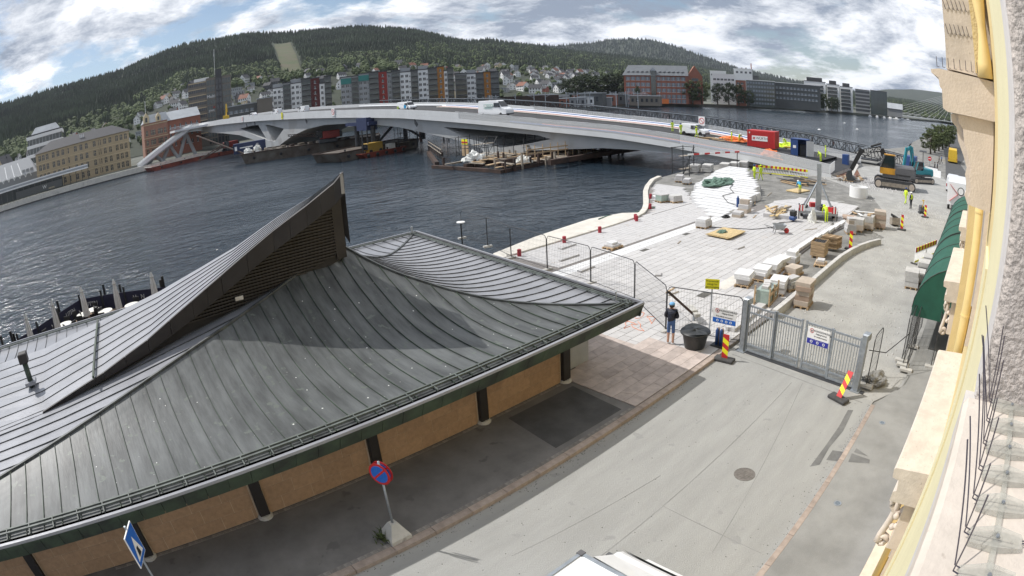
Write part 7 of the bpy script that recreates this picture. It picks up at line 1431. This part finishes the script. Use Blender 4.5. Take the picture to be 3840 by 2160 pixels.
for s in (-1, 1): wheel(t_, 3.3, s*.9, .36); wheel(t_, -1.9, s*.9, .36); g = MB(); g.cbox((3.15, s*1.15, 1.6), (.1, .2, .3)); g.build('mirror', 'grey_plastic', t_)
# lorry beside the facade with red chevron
t_ = thing('delivery_lorry', 'white box lorry with red chevron and round emblem beside the facade', 'lorry', (70.5, 2.9, 0), .04); g = MB(); g.box(-5, 3, -1.2, 1.2, .7, 3.2); g.build('cargo_box', 'paint_white', t_, bevel=.03); g = MB(); g.box(3.2, 5.1, -1.1, 1.1, .5, 2.7); g.build('cab', 'paint_white', t_, bevel=.15); g = MB(); g.box(5.02, 5.12, -1, 1, 1.6, 2.5); g.build('windscreen', 'car_glass', t_)
for z0, z1, y0, y1 in ((2.9, 1.95, .9, -.2), (1.95, 1.1, -.2, .9)): g = MB(); g.beam((-5.02, y0, z0), (-5.02, y1, z1), .03, .28, up=(1, 0, 0)); g.build('red_chevron', 'red_paint', t_)
g = MB(); g.lathe([(.45, -.01), (.45, .01)], (0, 0, 0), 20, M=Matrix.Translation((-5.03, -.55, 2.3)) @ Matrix.Rotation(pi/2, 4, 'Y')); g.build('emblem', 'sign_black', t_); g = MB(); g.lathe([(.36, -.015), (.36, .015)], (0, 0, 0), 20, M=Matrix.Translation((-5.03, -.55, 2.3)) @ Matrix.Rotation(pi/2, 4, 'Y')); g.build('emblem_field', 'white_paint', t_)
for xx in (-3.5, 4):
    for s in (-1, 1): wheel(t_, xx, s*1.0, .45, .3)
van('white van seen behind the delivery lorry on the street', 84, 4.2, 0, 0, 5.2, 1.95, 2.2); t_, _ = van('yellow city bus standing by the street trees', 138, 7.2, 0, .05, 11, 2.5, 3.0, 'panel', 'bus', 'bus', 'yellow_paint')
# red container, blue hut, netting on the bridge end
t_ = thing('shipping_container', 'red corrugated container with white lettered board on the bridge end', 'container', (bx(35.9, 9.2), 35.9, dk(35.9)), BR)
g = MB(); g.box(-2.25, 2.25, -1.18, 1.18, 0, 2.55); g.build('body', 'red_paint', t_)
for k in range(17): g = MB(); g.box(-2.2+k*.262, -2.08+k*.262, -1.22, -1.17, .12, 2.42); g.build('corrugation', 'red_paint', t_); 
for k in range(9): g = MB(); g.box(2.23, 2.28, -1.1+k*.26, -.98+k*.26, .12, 2.42); g.build('corrugation', 'red_paint', t_)
for sx in (-2.22, 2.22):
    for sy in (-1.15, 1.15): g = MB(); g.beam((sx, sy, 0), (sx, sy, 2.58), .14); g.build('corner_post', 'red_paint', t_)
g = MB(); g.box(-1.5, 1.1, -1.25, -1.22, 1.0, 1.75); g.build('sign_board', 'white_paint', t_); text('WÜRTH', 'lettering', 'sign_black', t_, .52, (.15, -1.255, 1.38), (pi/2, 0, 0)); 
for dz_ in (0, .2): g = MB(); g.box(-1.35, -.95, -1.26, -1.25, 1.2+dz_, 1.34+dz_); g.build('logo_mark', 'red_paint', t_)
g = MB(); g.box(-2.0, -1.8, -1.24, -1.22, 2.05, 2.3); g.build('label_plate', 'concrete_pale', t_)
t_ = thing('tool_hut', 'small blue steel hut with open pale door on the bridge end', 'hut', (bx(29.6, 8.6), 29.6, dk(29.6)), BR)
for a in ((-1.3, 1.3, 1.0, 1.06, 0, 2.4), (-1.3, -1.24, -1.06, 1.06, 0, 2.4), (1.24, 1.3, -1.06, 1.06, 0, 2.4), (-1.3, -.1, -1.06, -1.0, 0, 2.4)): g = MB(); g.box(*a); g.build('wall', 'blue_paint', t_)
g = MB(); g.box(-1.36, 1.36, -1.1, 1.1, 2.4, 2.47); g.build('roof', 'blue_paint', t_); g = MB(); g.box(1.28, 2.5, -1.12, -1.06, .1, 2.3); g.build('door', 'h_grey', t_); g = MB(); g.box(-.9, -.4, -1.08, -1.06, 1.1, 1.5); g.build('notice', 'white_paint', t_); g = MB(); g.box(-.1, 1.2, .2, .9, 0, 1.6); g.build('tool_rack', 'grey_plastic', t_)
heap('safety_netting', 'orange safety netting bundled at the bridge railing', 'netting', (bx(31.5, 1.0), 31.5, dk(31.5)), (.6, 1.4, .9), 'orange_net', 61); heap('orange_sacks', 'row of orange sacks beside the red container', 'sacks', (bx(41.5, 10.5), 41.5, dk(41.5)), (.9, 2.6, .7), 'orange_net', 62); heap('hi_vis_sheet', 'yellow green sheeting heaped behind the red container', 'sheeting', (bx(33.5, 14.5), 33.5, dk(33.5)), (1.3, 2.0, .8), 'hi_vis', 63)
lumber('planks and pallets stacked on the bridge deck by the orange sacks', (bx(43.5, 6.5), 43.5, dk(43.5)), 16, 2.5, 1.0, 2.2, .4, ('timber', 'timber', 'h_white'), 1.5); lumber('blue and yellow pipes heaped behind the red container', (bx(32.5, 12.5), 32.5, dk(32.5)), 12, 3, .8, 1.6, .4, ('blue_paint', 'yellow_paint', 'pipe_white'), 1.5, 'pipe_heap', .15)
obox('electric_cabinet', 'small blue electric cabinet at the far corner of the bridge end', 'cabinet', (89, 23.5, .2), (1.2, 1.0, 1.9), 0, 'blue_paint'); obox('site_container', 'dark blue site container behind the teal excavator', 'container', (99, 13.5, 0), (3, 2.4, 2.6), 0, 'blue_paint')
for x, y, a in ((101, 9.5, 1.2), (98, 8.6, 1.2)): g = MB(); g.box(-1.4, 1.4, -.04, .04, 0, 1.1); tag(g.build('white_barrier', 'white_paint', loc=(x, y, 0), rz=a), 'white plastic barrier behind the teal excavator', 'barrier', 'white plastic barriers')
t_ = thing('no_entry_sign', 'red no entry sign on a pole by the street', 'sign', (104, 10.2, 0)); g = MB(); g.tube([(0, 0, 0), (0, 0, 2.4)], .04, 8); g.build('pole', 'galv', t_); g = MB(); g.lathe([(.38, -.02), (.38, .02)], (0, 0, 0), 20, M=Matrix.Translation((-.06, 0, 2.3)) @ Matrix.Rotation(pi/2, 4, 'Y')); g.build('disc', 'red_paint', t_); g = MB(); g.box(-.09, -.085, -.26, .26, 2.25, 2.36); g.build('bar', 'white_paint', t_)
g = MB(); g.beam((0, 0, 0), (0, 0, 2.7), .1); g.beam((3, 0, 0), (3, 0, 2.7), .1); g.box(-.3, 3.3, -.8, .8, 2.7, 2.8); tag(stuff(g.build('bus_shelter', 'steel_dark', loc=(112, 12.5, 0), rz=.1)), 'dark steel bus shelter near the street trees', 'shelter')
# ---------------------------------------------------------------- excavators
def excavator(label, x, y, z, rz, s, body, arm, boom, word=None):
    t_ = thing('excavator', label, 'excavator', (x, y, z), rz); t_.scale = (s, s, s)
    def P_(q): return Vector(q)
    for sy in (-1, 1):
        n = 10; prof = [(-1.75+.42*cos(a), .42+.42*sin(a)) for a in [pi/2+i*pi/n for i in range(n+1)]]+[(1.75+.42*cos(a), .42+.42*sin(a)) for a in [-pi/2+i*pi/n for i in range(n+1)]]
        m = len(prof); g = MB(); y0, y1 = sy*1.35-.3, sy*1.35+.3; g.mesh([(px_, y0, pz) for px_, pz in prof]+[(px_, y1, pz) for px_, pz in prof], [tuple(range(m-1, -1, -1)), tuple(range(m, 2*m))]+[(k, (k+1) % m, m+(k+1) % m, m+k) for k in range(m)]); tk = g.build('track', 'steel_dark', t_)
        for k in range(15): g = MB(); g.box(-1.8+k*.25, -1.66+k*.25, y0-.02, y1+.02, .83, .88); g.build('track_shoe', 'grey_plastic', tk)
        for xx in (-1.75, 1.75): g = MB(); g.lathe([(.3, -.32), (.3, .32)], (0, 0, 0), 14, M=Matrix.Translation((xx, sy*1.35, .42)) @ RX); g.build('sprocket', 'stone_tan', tk)
        g = MB(); g.box(-1.4, 1.4, sy*1.35-.315, sy*1.35+.315, .25, .6); g.build('track_frame', 'timber_grey', tk)
    g = MB(); g.box(-1.9, 1.3, -1.25, 1.25, 1.0, 1.3); g.build('turntable', 'grey_plastic', t_); g = MB(); g.box(-2.1, .2, -1.3, 1.3, 1.3, 2.1); g.build('engine_house', 'grey_plastic' if body != 'teal' else 'teal', t_, bevel=.12); g = MB(); g.box(-2.2, -1.5, -1.31, 1.31, 1.05, 1.95); g.build('counterweight', 'grey_plastic' if body != 'teal' else 'teal', t_, bevel=.15); g = MB(); g.box(-.2, .9, -1.32, -.5, 1.3, 2.0); g.build('side_box', body, t_, bevel=.06)
    g = MB(); g.mesh([(.0, .35, 1.3), (1.6, .35, 1.3), (1.6, 1.28, 1.3), (.0, 1.28, 1.3), (.1, .4, 3.0), (1.15, .4, 3.0), (1.15, 1.22, 3.0), (.1, 1.22, 3.0), (1.6, .37, 1.9), (1.6, 1.26, 1.9)], [(0, 3, 2, 1), (4, 5, 6, 7), (0, 1, 8, 5, 4), (3, 7, 6, 9, 2), (1, 2, 9, 8), (8, 9, 6, 5), (0, 4, 7, 3)]); cb_ = g.build('cab', 'car_glass', t_)
    for a, c in (((.0, .35, 1.3), (.1, .4, 3.0)), ((1.6, .36, 1.9), (1.15, .4, 3.0)), ((1.6, 1.27, 1.9), (1.15, 1.22, 3.0)), ((.0, 1.28, 1.3), (.1, 1.22, 3.0)), ((.7, .36, 1.35), (.65, .39, 3.0)), ((1.6, .35, 1.3), (1.6, .37, 1.9))): g = MB(); g.beam(a, c, .09); g.build('cab_post', 'grey_plastic' if body != 'teal' else 'teal', cb_)
    g = MB(); g.box(.05, 1.2, .38, 1.24, 3.0, 3.07); g.build('cab_roof', body if body != 'teal' else 'grey_plastic', cb_); g = MB(); g.box(.0, 1.6, 1.25, 1.31, 1.3, 1.85); g.build('door', body, cb_)
    b0, b1, b2, b3 = [Vector(q) for q in boom]; am = [(b0, .30), (b0.lerp(b1, .5)+Vector((0, 0, .12)), .5), (b1, .52), (b1.lerp(b2, .5), .42), (b2, .26)]; g = MB()
    for (p, w1), (q, w2) in zip(am, am[1:]):
        d = (q-p).normalized(); u = Vector((-d.z, 0, d.x)); e = Vector((0, .2, 0)); g.mesh([p-e-u*w1/2, p-e+u*w1/2, q-e+u*w2/2, q-e-u*w2/2, p+e-u*w1/2, p+e+u*w1/2, q+e+u*w2/2, q+e-u*w2/2], [(0, 3, 2, 1), (4, 5, 6, 7), (0, 1, 5, 4), (1, 2, 6, 5), (2, 3, 7, 6), (3, 0, 4, 7)])
    g.build('boom', arm, t_); g = MB(); g.beam(b2-Vector((0, 0, .05))+(b2-b3)*.18, b3, .3, .42); g.build('stick', arm, t_)
    for a, c in ((b0+Vector((.6, .3, -.2)), b0.lerp(b1, .75)+Vector((0, .3, 0))), (b0+Vector((.6, -.3, -.2)), b0.lerp(b1, .75)+Vector((0, -.3, 0))), (b1+Vector((0, 0, .5)), b2+(b2-b3)*.15)): g = MB(); g.tube([a, a.lerp(c, .55)], .09, 8); g.build('cylinder', 'sign_black', t_); g = MB(); g.tube([a.lerp(c, .5), c], .05, 8); g.build('piston_rod', 'galv', t_)
    g = MB(); pr = [(0, 0), (.35, -.1), (.55, -.5), (.4, -.95), (-.05, -1.05), (-.5, -.85), (-.1, -.55)]; m = len(pr); g.mesh([(b3.x+px_, -.6, b3.z+pz) for px_, pz in pr]+[(b3.x+px_, .6, b3.z+pz) for px_, pz in pr], [tuple(range(m-1, -1, -1)), tuple(range(m, 2*m))]+[(k, (k+1) % m, m+(k+1) % m, m+k) for k in range(m-1)]); g.build('bucket', 'steel_dark', t_)
    if word:
        for s in (-1, 1):
            mid = b0.lerp(b1, .98) if False else b1.lerp(b2, .42); d = (b2-b1).normalized(); o = text(word, 'lettering', 'white_paint', t_, .42, (mid.x, s*.21, mid.z), (0, 0, 0)); an = atan2(d.z, d.x); X = Vector((d.x, 0, d.z))*(1 if s < 0 else -1); X = X if (X.x > 0) == (s < 0) else -X; Z_ = Vector((0, s, 0)); Y_ = Z_.cross(X); o.rotation_euler = Matrix((X, Y_, Z_)).transposed().to_euler()
    return t_
excavator('large black excavator with yellow side panels digging at the bridge end', 75.8, 12.6, 0, atan2(5.5, -1.2), 1.38, 'machine_yellow', 'sign_black', ((.6, -.2, 1.5), (1.5, -.2, 3.4), (3.7, -.2, 2.9), (4.6, -.2, 1.15)), 'REPSTAD')
excavator('small teal excavator parked behind the black excavator', 86.2, 10.2, 0, atan2(1.4, -1.4), 1.0, 'teal', 'teal', ((1.0, -.3, 1.5), (1.6, -.3, 4.9), (2.6, -.3, 4.4), (3.1, -.3, 2.0)))
ex = thing('excavator', 'small yellow excavator arm working at the far end of the bridge', 'excavator', (bx(232, 6), 232, dk(232)), 1.2)
for a, c in (((0, 0, 1), (2.2, 0, 6.5)), ((2.2, 0, 6.5), (5, 0, 3.5))): g = MB(); g.beam(a, c, .5, .6); g.build('arm', 'yellow_paint', ex)
g = MB(); g.box(-2.2, 1, -1.2, 1.2, .3, 2.0); g.build('body', 'yellow_paint', ex, bevel=.1); g = MB(); g.box(-2, 2, -1.4, 1.4, 0, .7); g.build('tracks', 'steel_dark', ex, bevel=.2)
# ---------------------------------------------------------------- people
mat('skin', (0.50, 0.30, 0.22), 0.6, var=0.05); mat('navy_jacket', (0.012, 0.016, 0.032), 0.55, var=0.25, scale=14, stretch=(.3, .3, 2.2), bump=.8, bscale=9); mat('denim', (0.07, 0.14, 0.33), 0.85, var=0.12, scale=10); mat('cap_blue', (0.14, 0.36, 0.62), 0.7, var=0.05); mat('shoe', (0.45, 0.44, 0.43), 0.7, var=0.2, scale=20); mat('hair', (0.05, 0.035, 0.025), 0.8, var=0.1); mat('boot', (0.03, 0.028, 0.026), 0.8, var=0); mat('trouser_dark', (0.03, 0.033, 0.04), 0.85, var=0.1)
BASE = {'pel': (0, 0, .96), 'spi': (0, 0, 1.14), 'che': (0, 0, 1.34), 'nec': (.01, 0, 1.50), 'hea': (.025, 0, 1.63), 'top': (.02, 0, 1.725), 'shL': (0, .175, 1.42), 'elL': (-.02, .25, 1.14), 'wrL': (.06, .26, .90), 'haL': (.09, .26, .81), 'shR': (0, -.175, 1.42), 'elR': (-.02, -.25, 1.14), 'wrR': (.06, -.26, .90), 'haR': (.09, -.26, .81),
        'hiL': (0, .09, .92), 'knL': (.02, .10, .50), 'anL': (-.01, .10, .09), 'toL': (.15, .115, .045), 'hiR': (0, -.09, .92), 'knR': (.02, -.10, .50), 'anR': (-.01, -.10, .09), 'toR': (.15, -.115, .045)}
RADII = {'pel': (.145, .115), 'spi': (.14, .105), 'che': (.165, .115), 'nec': (.058, .058), 'hea': (.082, .098), 'top': (.06, .07), 'sh': (.075, .075), 'el': (.05, .05), 'wr': (.034, .034), 'ha': (.036, .02), 'hi': (.095, .095), 'kn': (.062, .066), 'an': (.046, .05), 'to': (.042, .035)}
EDG = [('pel', 'spi'), ('spi', 'che'), ('che', 'nec'), ('nec', 'hea'), ('hea', 'top')]+[e for s in 'LR' for e in (('che', 'sh'+s), ('sh'+s, 'el'+s), ('el'+s, 'wr'+s), ('wr'+s, 'ha'+s), ('pel', 'hi'+s), ('hi'+s, 'kn'+s), ('kn'+s, 'an'+s), ('an'+s, 'to'+s))]
def person_mesh(pose, mats, fat=1.0):
    """mats: jacket, sleeve, trousers, lower leg, shoe, skin"""
    J = dict(BASE); J.update(pose); names = list(J); me = bpy.data.meshes.new('body'); me.from_pydata([J[k] for k in names], [(names.index(a), names.index(c)) for a, c in EDG], [])
    o = bpy.data.objects.new('tmp', me); COL.objects.link(o); o.modifiers.new('s', 'SKIN'); sv_ = me.skin_vertices[0].data
    for i, k in enumerate(names): r = RADII.get(k) or RADII[k[:2]]; f_ = fat if k in ('pel', 'spi', 'che', 'shL', 'shR', 'elL', 'elR') else 1; sv_[i].radius = (r[0]*f_, r[1]*f_); sv_[i].use_root = k == 'pel'
    o.modifiers.new('u', 'SUBSURF').levels = 1; bpy.context.view_layer.update()
    m = bpy.data.meshes.new_from_object(o.evaluated_get(bpy.context.evaluated_depsgraph_get())); bpy.data.objects.remove(o); m.materials.clear()
    for q in mats: m.materials.append(MATS[q])
    def seg(p, a, c): a, c = Vector(a), Vector(c); d = c-a; t_ = max(0, min(1, (p-a).dot(d)/d.length_squared)); return (p-a-d*t_).length
    GR = {0: [('pel', 'spi'), ('spi', 'che'), ('che', 'nec')], 1: [('shL', 'elL'), ('elL', 'wrL'), ('shR', 'elR'), ('elR', 'wrR')], 2: [('pel', 'hiL'), ('hiL', 'knL'), ('pel', 'hiR'), ('hiR', 'knR')], 3: [('knL', 'anL'), ('knR', 'anR')], 4: [('anL', 'toL'), ('anR', 'toR')], 5: [('nec', 'hea'), ('hea', 'top'), ('wrL', 'haL'), ('wrR', 'haR')]}
    for p in m.polygons:
        p.material_index = min(((min(seg(p.center, J[a], J[c]) for a, c in v_), k) for k, v_ in GR.items()))[1]; p.use_smooth = True
    return m, J
def head_parts(t_, J, hat, hm):
    h_ = Vector(J['hea']); fw = Vector((1, 0, 0))
    if hat == 'helmet': g = MB(); g.lathe([(.125, .035), (.122, .06), (.11, .11), (.08, .145), (.03, .16)], h_-Vector((.01, 0, 0)), 14); g.build('helmet', hm, t_, smooth=True); g = MB(); g.lathe([(.15, .03), (.15, .042), (.11, .05)], h_+Vector((.015, 0, 0)), 14); g.build('helmet_brim', hm, t_)
    else: g = MB(); g.lathe([(.112, .03), (.11, .07), (.09, .115), (.03, .13)], h_-Vector((.01, 0, 0)), 14); g.build('cap', hm, t_, smooth=True); g = MB(); g.cbox(h_+Vector((.15, 0, .04)), (.12, .15, .015)); g.build('cap_peak', hm, t_)
    g = MB(); g.lathe([(.001, -.03), (.016, -.02), (.02, 0), (.008, .03)], h_+Vector((.108, 0, -.005)), 6); g.build('nose', 'skin', t_)
    for s in (-1, 1): g = MB(); g.cbox(h_+Vector((.0, s*.098, .0)), (.035, .02, .06)); g.build('ear', 'skin', t_); g = MB(); g.cbox(h_+Vector((.095, s*.036, .022)), (.012, .022, .012)); g.build('eye', 'hair', t_)
    g = MB(); g.cbox(h_+Vector((.092, 0, -.05)), (.012, .05, .01)); g.build('mouth', 'stone_brown', t_); g = MB(); g.lathe([(.09, -.06), (.106, -.01), (.108, .04)], h_-Vector((.022, 0, 0)), 12); g.build('hair', 'hair', t_, smooth=True)
    for s in 'LR':
        a, c = Vector(J['wr'+s]), Vector(J['ha'+s]); d = (c-a).normalized(); u = d.orthogonal().normalized()
        for k in range(4): g = MB(); o = u*(.024-.016*k); g.tube([c-d*.02+o, c+d*(.03+.008*(1.5-abs(k-1.5)))+o, c+d*.055+o+Vector((.008, 0, -.005))], [.0095, .009, .007], 5); g.build('finger', 'skin', t_)
        g = MB(); g.tube([c-d*.04+u*.02, c+u*.045, c+d*.02+u*.045], [.011, .01, .008], 5); g.build('thumb', 'skin', t_)
STAND = {}
WALK = {'knL': (.16, .10, .52), 'anL': (.22, .10, .12), 'toL': (.37, .115, .08), 'knR': (-.02, -.10, .52), 'anR': (-.24, -.10, .14), 'toR': (-.12, -.115, .04), 'wrL': (-.1, .27, .92), 'haL': (-.12, .27, .83), 'wrR': (.18, -.26, .98), 'haR': (.24, -.26, .91)}
BEND = {'spi': (.10, 0, 1.10), 'che': (.30, 0, 1.18), 'nec': (.44, 0, 1.24), 'hea': (.54, 0, 1.27), 'top': (.61, 0, 1.33), 'shL': (.32, .175, 1.22), 'shR': (.32, -.175, 1.22), 'elL': (.42, .22, .96), 'elR': (.42, -.22, .96), 'wrL': (.52, .16, .74), 'wrR': (.52, -.16, .74), 'haL': (.55, .14, .66), 'haR': (.55, -.14, .66)}
FRONT = {'elL': (.02, .26, 1.16), 'elR': (.02, -.26, 1.16), 'wrL': (.22, .12, 1.06), 'wrR': (.22, -.12, 1.06), 'haL': (.29, .06, 1.05), 'haR': (.29, -.06, 1.05)}
HV = ['hi_vis', 'hi_vis', 'hi_vis', 'hi_vis', 'boot', 'skin']; HVD = ['hi_vis', 'navy_jacket', 'trouser_dark', 'trouser_dark', 'boot', 'skin']; BLU = ['sky_blue', 'sky_blue', 'hi_vis', 'trouser_dark', 'boot', 'skin']
PM = {}
def person(label, x, y, z, rz, pose, pn, mats, hat, hm, fat=1.0, s=1.0):
    k = (pn, tuple(mats), fat)
    if k not in PM: PM[k] = person_mesh(pose, mats, fat)
    t_ = thing('person', label, 'person', (x, y, z), rz); t_.scale = (s, s, s); put('body', PM[k][0], t_); head_parts(t_, PM[k][1], hat, hm); return t_
pm = person('person in navy quilted jacket, blue shorts and light blue cap watching the site', 18.95, 11.95, .13, .35, FRONT, 'front', ['navy_jacket', 'navy_jacket', 'denim', 'skin', 'shoe', 'skin'], 'cap', 'cap_blue', 1.42, 1.03)
person('worker in yellow green overall standing by the granite steps', 63.7, 28.7, 0, 2.6, FRONT, 'front', HV, 'helmet', 'blue_paint', 1.15, 1.08)
person('second worker in yellow green overall right beside the first by the steps', 64.3, 28.1, 0, 1.2, WALK, 'walk', HV, 'helmet', 'hi_vis', 1.1, 1.05)
person('worker in blue shirt and yellow trousers bending near the plywood plate', 58.9, 20.9, 0, .8, BEND, 'bend', BLU, 'helmet', 'white_paint', 1.1); person('worker in blue shirt standing behind the crane mast', 59.8, 19.0, 0, 2.0, STAND, 'stand', BLU, 'helmet', 'blue_paint', 1.1)
person('worker in yellow green clothes with blue helmet walking on the gravel', 63.9, 9.1, 0, -.6, WALK, 'walk', HV, 'helmet', 'blue_paint', 1.1, 1.03); person('person in yellow vest, dark trousers and white helmet on the gravel', 61.7, 8.1, 0, .9, STAND, 'stand', HVD, 'helmet', 'white_paint', 1.1)
person('worker in yellow green jacket leaning on the crane trailer', 46.6, 13.9, .13, .8, BEND, 'bend', HV, 'helmet', 'hi_vis', 1.1)
for lb, y, w, ps, pn, hm, rz in (('worker with blue helmet standing at the rear of the white combi van', 51.3, 8.6, STAND, 'stand', 'blue_paint', 4), ('worker in yellow green beside the combi van sliding door', 48.8, 6.9, FRONT, 'front', 'blue_paint', 1), ('worker walking along the combi van bonnet', 45.6, 6.0, WALK, 'walk', 'hi_vis', 4.7),
      ('worker with white helmet by the orange sacks', 41.0, 8.7, STAND, 'stand', 'white_paint', 2), ('second worker with white helmet by the orange sacks', 40.2, 9.8, BEND, 'bend', 'white_paint', 4), ('worker bending down beside the open hut door', 25.6, 6.6, BEND, 'bend', 'hi_vis', 1), ('worker in green standing behind the hut near the end railing', 26.6, 12.5, STAND, 'stand', 'hi_vis', 2),
      ('worker bending near the far railing behind the blue hut', 32.0, 15.5, BEND, 'bend', 'white_paint', 5), ('worker lying low over sheeting behind the red container', 34.0, 14.0, BEND, 'bend', 'hi_vis', 3)):
    person(lb, bx(y, w), y, dk(y), rz, ps, pn, HV, 'helmet', hm, 1.12, 1.04)
for k, (y, m) in enumerate(((62, 'trouser_dark'), (55, 'apt_red'), (43, 'denim'), (41, 'h_grey'), (33, 'trouser_dark'), (29, 'apt_maroon'))):
    person(('pedestrian in dark clothes at the far part of the footbridge', 'pedestrian in red top on the footbridge', 'pedestrian in denim blue on the footbridge', 'pedestrian in grey jacket on the footbridge', 'pedestrian in dark clothes near the footbridge end', 'pedestrian in maroon top near the footbridge end')[k], bx(y, 25.6), y, fz(y)-.05, 1.6*(-1)**k, WALK, 'walk', [m, m, 'trouser_dark', 'trouser_dark', 'boot', 'skin'], 'cap', 'hair')
for x, y, m in ((106, 9.3, 'trouser_dark'), (107, 8.8, 'navy_jacket'), (126, 9.4, 'denim'), (122, 9.7, 'trouser_dark')): person({'trouser_dark': 'pedestrian in black walking near the street', 'navy_jacket': 'pedestrian in navy jacket by the no entry sign', 'denim': 'pedestrian in denim by the street trees'}[m]+(' trees' if x == 122 else ''), x, y, 0, 1.5, WALK, 'walk', [m, m, 'trouser_dark', 'trouser_dark', 'boot', 'skin'], 'cap', 'hair')
# ---------------------------------------------------------------- air
b = MB(); b.box(-2600, 7600, -1500, 6900, -5.5, 560)
hz_ = stuff(b.build('haze', 'pane')); hz_.data.materials.clear()
hm_ = bpy.data.materials.new('haze_air'); hm_.use_nodes = True; t = hm_.node_tree; t.nodes.clear()
vo = t.nodes.new('ShaderNodeVolumePrincipled'); vo.inputs['Color'].default_value = (0.80, 0.88, 1.0, 1); vo.inputs['Density'].default_value = 0.000048; vo.inputs['Anisotropy'].default_value = 0.2
om = t.nodes.new('ShaderNodeOutputMaterial'); t.links.new(vo.outputs[0], om.inputs['Volume']); hz_.data.materials.append(hm_)
tag(hz_, 'thin summer haze over the river and hills', 'haze')
